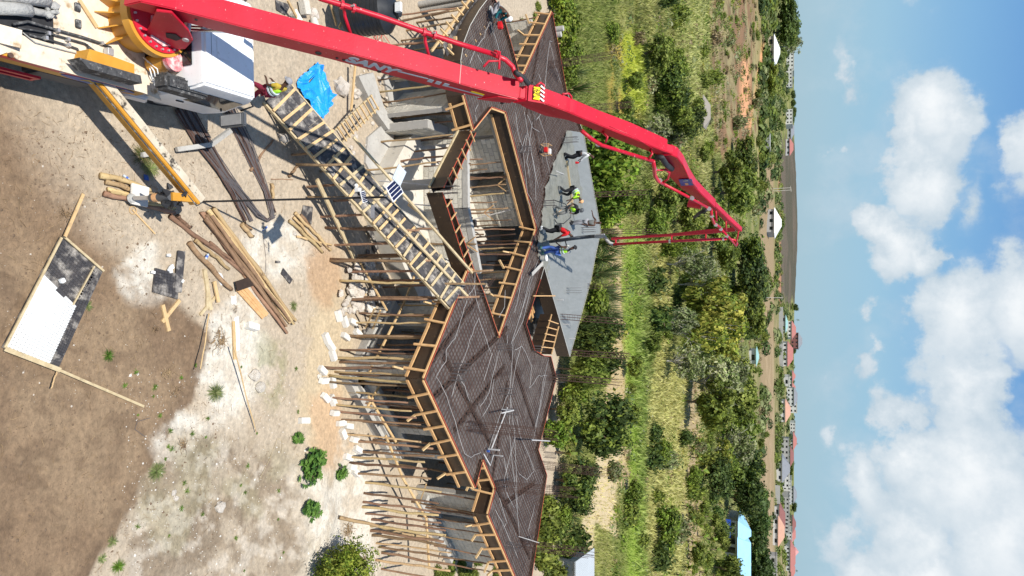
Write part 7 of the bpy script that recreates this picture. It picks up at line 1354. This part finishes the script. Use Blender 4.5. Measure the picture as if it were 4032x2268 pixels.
for i in range(70):
    x = GRN.uniform(2805, 2985); y = GRN.uniform(-60, 570); k = GRN.choice(['dry', 'dry', 'bush3', 'bush', 'leafy2']); T(k, x, y, GRN.uniform(18, 50), GRN.uniform(10, 26), {'dry': 'leafless brown', 'bush3': 'greyish', 'bush': 'low green', 'leafy2': 'leafy green'}[k]+' shrub on the reddish brown slope at the far left', 'shrub', 'shrub', 'shrubs on the brown slope')
# far belt of trees toward the skyline: more than one could count
def belt():
    base = {k: KIND[k][0] for k in ('dense', 'leafy', 'bush2')}; V = []; F_ = []; C = []; rg_ = np.random.default_rng(5)
    P_ = []
    for i in range(1000):
        x = GRN.uniform(2985, 3122); y = GRN.uniform(-80, 2350)
        if (2995 < x < 3048 and y > 650 and GRN.random() < .85) or (x > 3075 and 500 < y < 1190): continue
        b = GT(x, y); P_.append((b, GRN.uniform(1.4, 3.8)))
    Q = []; S_ = []; Cc = []; Nn = []
    for b, r in P_:
        n = 60; d = rg_.normal(size=(n, 3)); d /= np.linalg.norm(d, axis=1)[:, None]; d[:, 2] = abs(d[:, 2]); q = np.array(b)+d*r*np.array([1.2, 1.2, 1.0])*rg_.uniform(.6, 1.05, (n, 1)); Q.append(q); Nn.append(d+np.array([0, 0, .3])); S_.append(np.full(n, r*.42)*rg_.uniform(.7, 1.3, n)); c = np.array(GRN.choice(GD+G1+GG[:2])); Cc.append(c*rg_.uniform(.7, 1.3, (n, 1)))
    Q = np.concatenate(Q); Nn = np.concatenate(Nn); Nn /= np.linalg.norm(Nn, axis=1)[:, None]; me = leafmesh('far_scrub', Q, Nn, np.concatenate(S_), np.concatenate(Cc), LEAF, 1.3); o = bpy.data.objects.new('far_scrub', me); COL.objects.link(o); tag(o, 'belt of distant scrub and small trees towards the horizon', kind='stuff')
belt()
def understory():
    rg_ = np.random.default_rng(17); Q = []; Nn = []; S_ = []; Cc = []
    for i in range(2600):
        x = GRN.uniform(2400, 3000); y = GRN.uniform(-60, 2330)
        if GRN.random() > (.35 if x < 2560 else .3 if x < 2700 and y > 1330 else 1): continue
        b = G(x, y); zz = hz(b.x, b.y) if i % 3 == 0 else 0; b = GT(x, y) if x > 2700 else Vector((b.x, b.y, float(height(np.array([b.x]), np.array([b.y]))[0])))
        d0 = b.y; r = GRN.uniform(.2, .7)*(1+d0/150); n = 34; d = rg_.normal(size=(n, 3)); d[:, 2] = abs(d[:, 2])*.7; d /= np.linalg.norm(d, axis=1)[:, None]; Q.append(np.array(b)+d*r*np.array([1.3, 1.3, .9])*rg_.uniform(.3, 1.1, (n, 1))); Nn.append(d+rg_.normal(size=(n, 3))*.5); S_.append(np.full(n, r*.26)*rg_.uniform(.6, 1.3, n)); Cc.append(np.array(GRN.choice(G1+GG+GG+GY+GB+BR+BR))*1.1*rg_.uniform(.75, 1.25, (n, 1)))
    Nn = np.concatenate(Nn); Nn /= np.linalg.norm(Nn, axis=1)[:, None]; me = leafmesh('low_scrub', np.concatenate(Q), Nn, np.concatenate(S_), np.concatenate(Cc), LEAF, 1.6); o = bpy.data.objects.new('low_scrub', me); COL.objects.link(o); tag(o, 'low feathery scrub and weeds covering the fields', kind='stuff')
understory()
# grass
def grass(name, n, fx, hmin, hmax, wd, pal, label):
    rg_ = np.random.default_rng(n); pts = []
    for i in range(n):
        x, y = fx(GRN); b = G(x, y); pts.append((b.x, b.y))
    A_ = np.array(pts); sc0 = soil_colours(A_[:, 0], A_[:, 1]); A_ = A_[(sc0[:, 1] > sc0[:, 0]*.86) | (rg_.uniform(0, 1, len(A_)) < .25)]; z = height(A_[:, 0], A_[:, 1]); n = len(A_); a = rg_.uniform(0, 6.28, n); h_ = rg_.uniform(hmin, hmax, n); w_ = wd*rg_.uniform(.5, 1.5, n); B0 = np.stack([A_[:, 0], A_[:, 1], z-.02], 1); s_ = np.stack([np.cos(a), np.sin(a), 0*a], 1)*w_[:, None]/2; t = np.stack([rg_.normal(0, .45, n)*h_, rg_.normal(0, .45, n)*h_, h_], 1)
    V = np.stack([B0-s_, B0+s_, B0+t], 1).reshape(-1, 3); me = bpy.data.meshes.new(name); me.vertices.add(3*n); me.vertices.foreach_set('co', V.ravel()); me.loops.add(3*n); me.loops.foreach_set('vertex_index', np.arange(3*n)); me.polygons.add(n); me.polygons.foreach_set('loop_start', np.arange(n)*3); me.update(calc_edges=True)
    pal = np.array(pal); SC_ = soil_colours(A_[:, 0], A_[:, 1])*np.array([1.2, 1.3, 1.15]); C = (pal[rg_.integers(0, len(pal), n)]*.35+SC_*.75)*rg_.uniform(.75, 1.3, (n, 1)); ca = me.color_attributes.new('leaf', 'FLOAT_COLOR', 'POINT'); ca.data.foreach_set('color', np.repeat(np.concatenate([C, np.ones((n, 1))], 1), 3, axis=0).ravel()); me.materials.append(LEAF); o = bpy.data.objects.new(name, me); COL.objects.link(o); tag(o, label, kind='stuff')
grass('grass', 60000, lambda r: (r.uniform(2200, 2560), r.uniform(-60, 2330)), .15, .5, .10, [(.20, .25, .055), (.28, .31, .10), (.36, .34, .16), (.14, .19, .04)], 'rough meadow grass behind the house')
grass('grass', 60000, lambda r: (r.uniform(2500, 2850), r.uniform(-60, 2330)), .25, .8, .3, [(.26, .28, .10), (.34, .33, .16), (.42, .39, .22), (.18, .22, .07)], 'dry grass of the far fields')
def yardgrass(x, y, s, n, label, pal=((.13, .19, .06), (.18, .24, .08), (.3, .31, .16)), wd=.008, seed=0):
    me = strips('tuft', int(x+y)+seed, int(n*1.5), .8, wd/s, .45, list(pal), seg=4); o = bpy.data.objects.new('grass_tuft', me); COL.objects.link(o); o.location = gp(x, y); o.scale = (s, s, s*.6); return tag(o, label, 'grass tuft')
yardgrass(560, 615, .55, 160, 'big dry green grass tuft in the outrigger shadow', ((.16, .17, .06), (.25, .23, .11), (.1, .13, .04))); yardgrass(590, 665, .45, 120, 'grass tuft just right of the outrigger shadow'); yardgrass(845, 1545, .5, 150, 'long green grass tuft on the chalk white edge'); yardgrass(615, 1855, .42, 150, 'dense green grass tuft at the edge of brown and chalk soil'); yardgrass(1155, 1205, .32, 70, 'slender green tuft on the tan track'); yardgrass(345, 1205, .22, 60, 'small green tuft at the side of the white tile board')
yardgrass(425, 1400, .26, 70, 'green weed on the brown soil right of the tile board', ((.07, .15, .02), (.1, .2, .03))); yardgrass(440, 2130, .25, 60, 'green tuft at the lower soil edge'); yardgrass(400, 2200, .22, 60, 'dark green tuft lowest on the soil edge'); yardgrass(465, 2230, .3, 80, 'bright green weed patch near the lower border', ((.1, .2, .02), (.14, .24, .03)))
for i in range(34): x, y = GRN.uniform(480, 1180), GRN.uniform(1420, 2260); yardgrass(x, y, GRN.uniform(.07, .18), 22, 'tiny green weeds dotted over the stony yard', ((.08, .16, .02), (.13, .2, .04)), seed=i)['group'] = 'weeds on the stony yard'
# cassava like bushes with fingered leaves
def cassava(x, y, s, n, label, z0=0, seed=1, tall=.6):
    rn = random.Random(seed); root = empty('cassava_bush', gp(x, y), label, 'bush'); lv = MB(); st = MB(); base = gp(x, y)
    lobes = [(rn.uniform(-.55, .55)*s, rn.uniform(-.7, .7)*s, rn.uniform(.35, .75)*s) for i in range(6)]
    for i in range(n):
        lx, ly, lr = lobes[i % 6]; a = rn.uniform(0, 6.28); r = lr*math.sqrt(rn.random()); c = base+Vector((lx+math.cos(a)*r, ly+math.sin(a)*r, tall*s*(1.2-(r/lr)**2*.7)*rn.uniform(.35, 1.25))); f0 = rn.uniform(0, 6.28); L_ = rn.uniform(.10, .19); lv.mi = rn.choice([0, 0, 1, 1, 2])
        if i < 40: st.tube([base, base.lerp(c, .6)+Vector((0, 0, .05)), c], [.012, .008, .004], 4, cap=False)
        for k in range(7):
            t = f0+(k-3)*.42; d = Vector((math.cos(t), math.sin(t), rn.uniform(-.4, .15))).normalized(); q = Vector((-d.y, d.x, 0))*L_*.15; lv.add([c, c+d*L_*.6+q, c+d*L_, c+d*L_*.6-q], [(0, 1, 2, 3)])
    me_ = lv.build('leaves', [LEAFG, LEAFH, LEAFI], root); me_['kind'] = 'stuff'; st.build('stems', BARK['brown'], root); return root
LEAFH = material('pale_cassava_leaf', (.10, .2, .035), (.15, .26, .05), rough=.5, scale=11, transl=.25); LEAFI = material('dark_cassava_leaf', (.02, .06, .012), (.045, .10, .02), rough=.5, scale=11, transl=.2)
LEAFG = material('cassava_leaf', (.05, .125, .02), (.11, .21, .04), rough=.5, scale=11, objrand=.1, transl=.25)
cassava(1190, 1845, .62, 250, 'large dark green bush with fingered leaves on the chalk bank', seed=3); cassava(1192, 1998, .33, 90, 'smaller round bush with fingered leaves below the large one', seed=4); cassava(1330, 1860, .22, 40, 'thin fingered plant between the large bush and the props', seed=5, tall=1); cassava(1165, 1720, .16, 40, 'little grey green seedling above the large bush', seed=6)
T('fine', 1240, 2235, 290, 190, 'bright leafy bush at the lower border on the chalk bank', 'bush', 'bush'); roots(1370, 2080, .5, 'heap of dry reddish leaves and roots on the bank', 30); roots(1420, 2220, .6, 'big heap of dry reddish leaves at the lower border', 40); stick('branch', gp(1320, 2035, .1), gp(1680, 2120, .6), 'long grey barked branch lying through the props', 'branch', None, 1.5, True)
for i in range(16): x, y = GRN.uniform(1700, 1990), GRN.uniform(2190, 2290); T('bush', x, y, 60, 35, 'low green weeds growing between the last props', 'bush', 'bush', 'weeds between the props')
for i in range(14): x, y = GRN.uniform(1985, 2160), GRN.uniform(-30, 250); T('bush', x, y, 50, 25, 'low green weeds in the gap of the left wing', 'bush', 'bush', 'weeds in the left gap')
m = MB(); a = G(1500, 2200); 
# ---------------------------------------------------------------- buildings of the plain
for k, c in dict(roof_red=(.36, .14, .12), roof_orange=(.48, .27, .19), roof_white=(.7, .7, .7), roof_grey=(.2, .21, .23), roof_teal=(.25, .42, .4), roof_maroon=(.22, .09, .08), roof_blue=(.30, .56, .80), wall_white=(.58, .57, .54), wall_grey=(.4, .39, .37), wall_tan=(.5, .4, .3), wall_blue=(.02, .08, .45), roof_pink=(.55, .26, .25), tin=(.45, .48, .5), thatch=(.27, .24, .2)).items(): M[k] = material(k, c, tuple(v*.88 for v in c), rough=.7, scale=.5)  # red and orange roofs are paled in their colour to stand for haze
def building(base, w_, d_, h_, rh, roof, wall, label, rz=0, storeys=1, hip=True, over=.5, nw=3, name='house'):
    e = empty(name, base, label, 'house', rz=rz); O = ORG[e.name]; Q = lambda x, y, z: O @ Vector((x, y, z)); R_ = O.to_3x3()
    m = MB(); m.box(Q(0, 0, h_/2-.4), (w_, d_, h_+.8), ax=R_); m.build('walls', M[wall], e)
    if rh:
        a, b = w_/2+over, d_/2+over; k = min(a, b)*(1 if hip else 0); m = MB(); vs = [Q(-a, -b, h_), Q(a, -b, h_), Q(a, b, h_), Q(-a, b, h_), Q(-a+k*.95, 0, h_+rh), Q(a-k*.95, 0, h_+rh)]
        m.add(vs+[v-Vector((0, 0, .12)) for v in vs[:4]], [(0, 1, 5, 4), (1, 2, 5), (2, 3, 4, 5), (3, 0, 4), (6, 7, 1, 0), (7, 8, 2, 1), (8, 9, 3, 2), (9, 6, 0, 3), (9, 8, 7, 6)]); m.build('roof', M[roof], e)
    else: m = MB(); m.box(Q(0, 0, h_+.15), (w_+.3, d_+.3, .3), ax=R_); m.build('roof_slab', M[wall], e)
    sh_ = h_/storeys
    for s_ in range(storeys):
        for i in range(nw): m = MB(); m.box(Q((i+.5)/nw*w_-w_/2, -d_/2-.02, s_*sh_+sh_*.55), (w_/nw*.42, .1, sh_*.42), ax=R_); m.build('window', M['glass'], e)
    return e
HS = [(3020, 208, 11, 9, 3, 2.4, 'roof_white', 'wall_tan', 'house with steep white pyramid roof on the left horizon', 1, 2), (3097, 250, 22, 10, 6, 0, 'x', 'wall_white', 'long white two storey block behind the white pyramid roof', 2, 6), (3094, 310, 16, 10, 5, 0, 'x', 'wall_white', 'second white block on the left skyline', 2, 5), (3092, 470, 14, 9, 5, 0, 'x', 'wall_white', 'unfinished white frame house on the left skyline', 2, 4), (3100, 515, 16, 10, 3, 3, 'roof_grey', 'wall_grey', 'house with dark grey hip roof on the left skyline', 1, 3), (3095, 580, 14, 9, 3, 3, 'roof_red', 'wall_white', 'red roofed house left of the distant hill', 1, 3),
 (3005, 560, 7, 5, 2.4, 0, 'x', 'wall_grey', 'small grey block hut above the dirt road', 1, 2), (3020, 880, 11, 8, 3, 3, 'roof_white', 'wall_grey', 'white pyramid roofed house right of the boom tip', 1, 3), (2948, 1402, 4.6, 3.5, 2.2, .8, 'roof_teal', 'wall_white', 'low hut with pale teal roof behind the grey trees', 1, 1), (3076, 1275, 12, 8, 3, 1.5, 'roof_teal', 'wall_grey', 'dark hut with pale teal roof near the red soil', 1, 2), (3098, 1300, 15, 9, 4, 3.5, 'roof_red', 'wall_white', 'red roofed white house left of the tall grey roofed one', 1, 4),
 (3112, 1342, 17, 12, 8, 4, 'roof_grey', 'roof_maroon', 'tall dark two storey house with grey pyramid roof on the skyline', 2, 4), (3078, 1392, 18, 10, 4, 4, 'roof_red', 'wall_white', 'wide red roofed bungalow with arched porch', 1, 5), (3106, 1480, 10, 8, 3, 3, 'roof_red', 'wall_white', 'small red roof peeping over the trees', 1, 2), (3085, 1497, 8, 6, 4, 0, 'x', 'wall_white', 'tiny plain white cube house', 1, 1), (3106, 1527, 11, 8, 3, 3, 'roof_red', 'wall_white', 'red roofed house left of the white villa', 1, 2),
 (3098, 1560, 16, 10, 6, 3, 'roof_grey', 'wall_white', 'white villa with dark hip roof', 2, 4), (3108, 1598, 14, 10, 7, 0, 'x', 'wall_white', 'white three bay block behind the orange roof', 2, 3), (3072, 1615, 15, 10, 3.5, 3.5, 'roof_orange', 'wall_white', 'orange roofed white house in front of the villa', 1, 3), (3110, 1735, 16, 10, 3, 3.5, 'roof_red', 'wall_white', 'red roofed house beside a palm on the skyline', 1, 4), (3075, 1775, 20, 9, 5, 0, 'x', 'wall_grey', 'grey unfinished concrete house with open windows', 2, 5), (3098, 1795, 16, 9, 3, 3, 'roof_maroon', 'wall_white', 'maroon roofed house behind the grey unfinished one', 1, 3),
 (3058, 1840, 15, 11, 3, 4.5, 'roof_grey', 'wall_white', 'white house with large blue grey hip roof', 1, 3), (3078, 1880, 14, 8, 5, 0, 'x', 'wall_white', 'white flat roofed block right of the blue grey roof', 2, 4), (3082, 1925, 20, 9, 6, 0, 'x', 'wall_white', 'long white two storey shell with dark openings', 2, 7), (3108, 1945, 15, 10, 4, 3, 'roof_grey', 'wall_grey', 'grey roofed villa on the skyline above the white shell', 1, 4), (3078, 1985, 18, 9, 5, 0, 'x', 'wall_grey', 'grey concrete skeleton house right of the white shell', 2, 5), (3102, 2060, 13, 9, 4, 3, 'roof_maroon', 'wall_tan', 'maroon roofed house over cream walls', 1, 3),
 (3050, 2045, 17, 9, 2.5, 3, 'roof_maroon', 'wall_white', 'long dull red roof next to the orange one', 1, 3), (3044, 2088, 14, 9, 2.5, 3, 'roof_orange', 'wall_white', 'bright orange roofed bungalow in the middle distance', 1, 3), (3086, 2040, 22, 8, 4, 0, 'x', 'wall_grey', 'long grey shell behind the dull red roof', 1, 7), (3104, 2100, 15, 9, 3, 3.5, 'roof_red', 'wall_white', 'red roofed white house above the orange bungalow', 1, 4), (3092, 2115, 18, 8, 5, 0, 'x', 'wall_white', 'white terraced block below the red roofed one', 2, 5), (3092, 2185, 24, 10, 4, 4, 'roof_red', 'wall_white', 'wide red roofed house before the pink tower roof', 1, 6),
 (3122, 2170, 9, 9, 3, 5, 'roof_pink', 'wall_white', 'pointed pink roof rising over the skyline', 1, 2), (3100, 2240, 14, 9, 3, 3.5, 'roof_red', 'wall_tan', 'last red roof at the right border', 1, 3), (3030, 2230, 14, 3, 3, 0, 'x', 'wall_grey', 'grey roofless wall ruin in the scrub', 1, 3), (3110, 1680, 12, 8, 5, 0, 'x', 'wall_white', 'white house half hidden by dark trees', 2, 3)]
for (x, y, w_, d_, h_, rh, roof, wall, l, st_, nw) in HS: building(GT(x, y), w_, d_, h_, rh, roof, wall, l, GRN.uniform(-.3, .3), st_, True, .6, nw)
# grey yard wall, posts, sheds
b = GT(3052, 2000); m = MB(); m.box(b+Vector((0, 0, 1)), (26, .4, 3)); m.build('yard_wall', M['wall_grey'], None, 'long grey yard wall in the middle distance', 'wall'); b = GT(3066, 1330); m = MB(); m.box(b+Vector((0, 0, 1)), (42, .4, 3), .1); m.build('yard_wall', M['wall_grey'], None, 'pale yard wall in front of the red roofed bungalow', 'wall')
building(GT(2752, 445), 4.6, 2.4, .9, 1.0, 'thatch', 'wall_grey', 'old grey thatched shed beside the brown field', .1, 1, True, .5, 2, 'shed')
sb2 = empty('tin_shed', G(2170, 2245), 'small shed with corrugated tin roof behind the right end of the slab', 'shed'); P = G(2170, 2255); m = MB(); m.box(P+Vector((.3, .8, .9)), (2.6, 2.0, 1.8)); m.build('walls', M['wall_grey'], sb2); m = MB()
for i in range(26): m.tube([P+Vector((-1.2+i*.12, -.6, 1.9)), P+Vector((-1.2+i*.12, 2.2, 2.4))], .065, 6)
m.build('corrugated_roof', M['tin'], sb2)
# blue roofed long house
g0 = GT(2850, 2045); bh = empty('blue_roofed_house', g0, 'long house with light blue metal roof and arcade of dark openings', 'house'); Wd = 34; X0 = g0.x; Y0 = g0.y; Zb = g0.z; e_h = 3.0
m = MB(); m.box((X0+Wd/2, Y0+5, Zb+e_h/2-.5), (Wd-.8, 8, e_h+1)); m.build('walls', M['wall_grey'], bh)
for (xa, xb, f_, zz, nm) in ((0, 5.2, 0, 0, 'roof'), (3.6, Wd, -1.2, -.05, 'roof')): m = MB(); vs = [(X0+xa, Y0+f_, Zb+e_h+zz), (X0+xb, Y0+f_, Zb+e_h+zz), (X0+xb, Y0+6, Zb+e_h+2.6+zz), (X0+xa+(3.8 if xa == 0 else 3.2), Y0+6, Zb+e_h+2.6+zz), (X0+xb, Y0+10, Zb+e_h+zz-.2), (X0+xa, Y0+10, Zb+e_h+zz-.2)]; m.add(vs, [(0, 1, 2, 3), (3, 2, 4, 5), (0, 3, 5), (1, 4, 2), (5, 4, 1, 0)]); m.build(nm, M['roof_blue'], bh)
for i in range(14): m = MB(); m.box((X0+5.2+i*2.1, Y0+.98, Zb+1.25), (1.35, .1, 2.1)); m.build('arcade_opening', M['glass'], bh)
for i in range(3): w1 = MB(); w1.box((X0+1.2+i*1.5, Y0+.97, Zb+1.6), (.8, .1, 1.2)); w1.build('window', M['glass'], bh)
m = MB(); m.box((X0+2.2, Y0+.5, Zb+.6), (4.4, .1, 1.5)); m.build('blue_panel', M['wall_blue'], bh)
for (x, y, h_, l) in ((3040, 743, 9, 'first pale electricity pole on the plain'), (3042, 752, 9, 'second pale electricity pole right beside the first'), (3003, 1172, 8, 'wooden electricity pole by the brown field')): b = GT(x, y); m = MB(); m.tube([b, b+Vector((0, 0, h_))], .14, 6); m.beam(b+Vector((-1, 0, h_-.4)), b+Vector((1, 0, h_-.4)), .12, .12); m.build('electricity_pole', M['c_pale'], None, l, 'pole')
for (x, y, h_) in ((3118, 1260, 30), (3112, 1745, 30), (3112, 1590, 24), (3115, 2245, 28), (3110, 440, 26), (3112, 1500, 20)): T('palm', x, y, 26, h_, 'coconut palms on the skyline among the houses', 'palm_tree', 'palm tree', 'palms on the skyline')
for i in range(34): y = GRN.uniform(0, 2268); T(GRN.choice(['dense', 'leafy', 'dense2']), GRN.uniform(3102, 3116), y, GRN.uniform(25, 50), GRN.uniform(14, 28), 'small dark trees standing between the houses on the skyline', 'tree', 'tree', 'skyline trees') if not 560 < y < 1190 else None
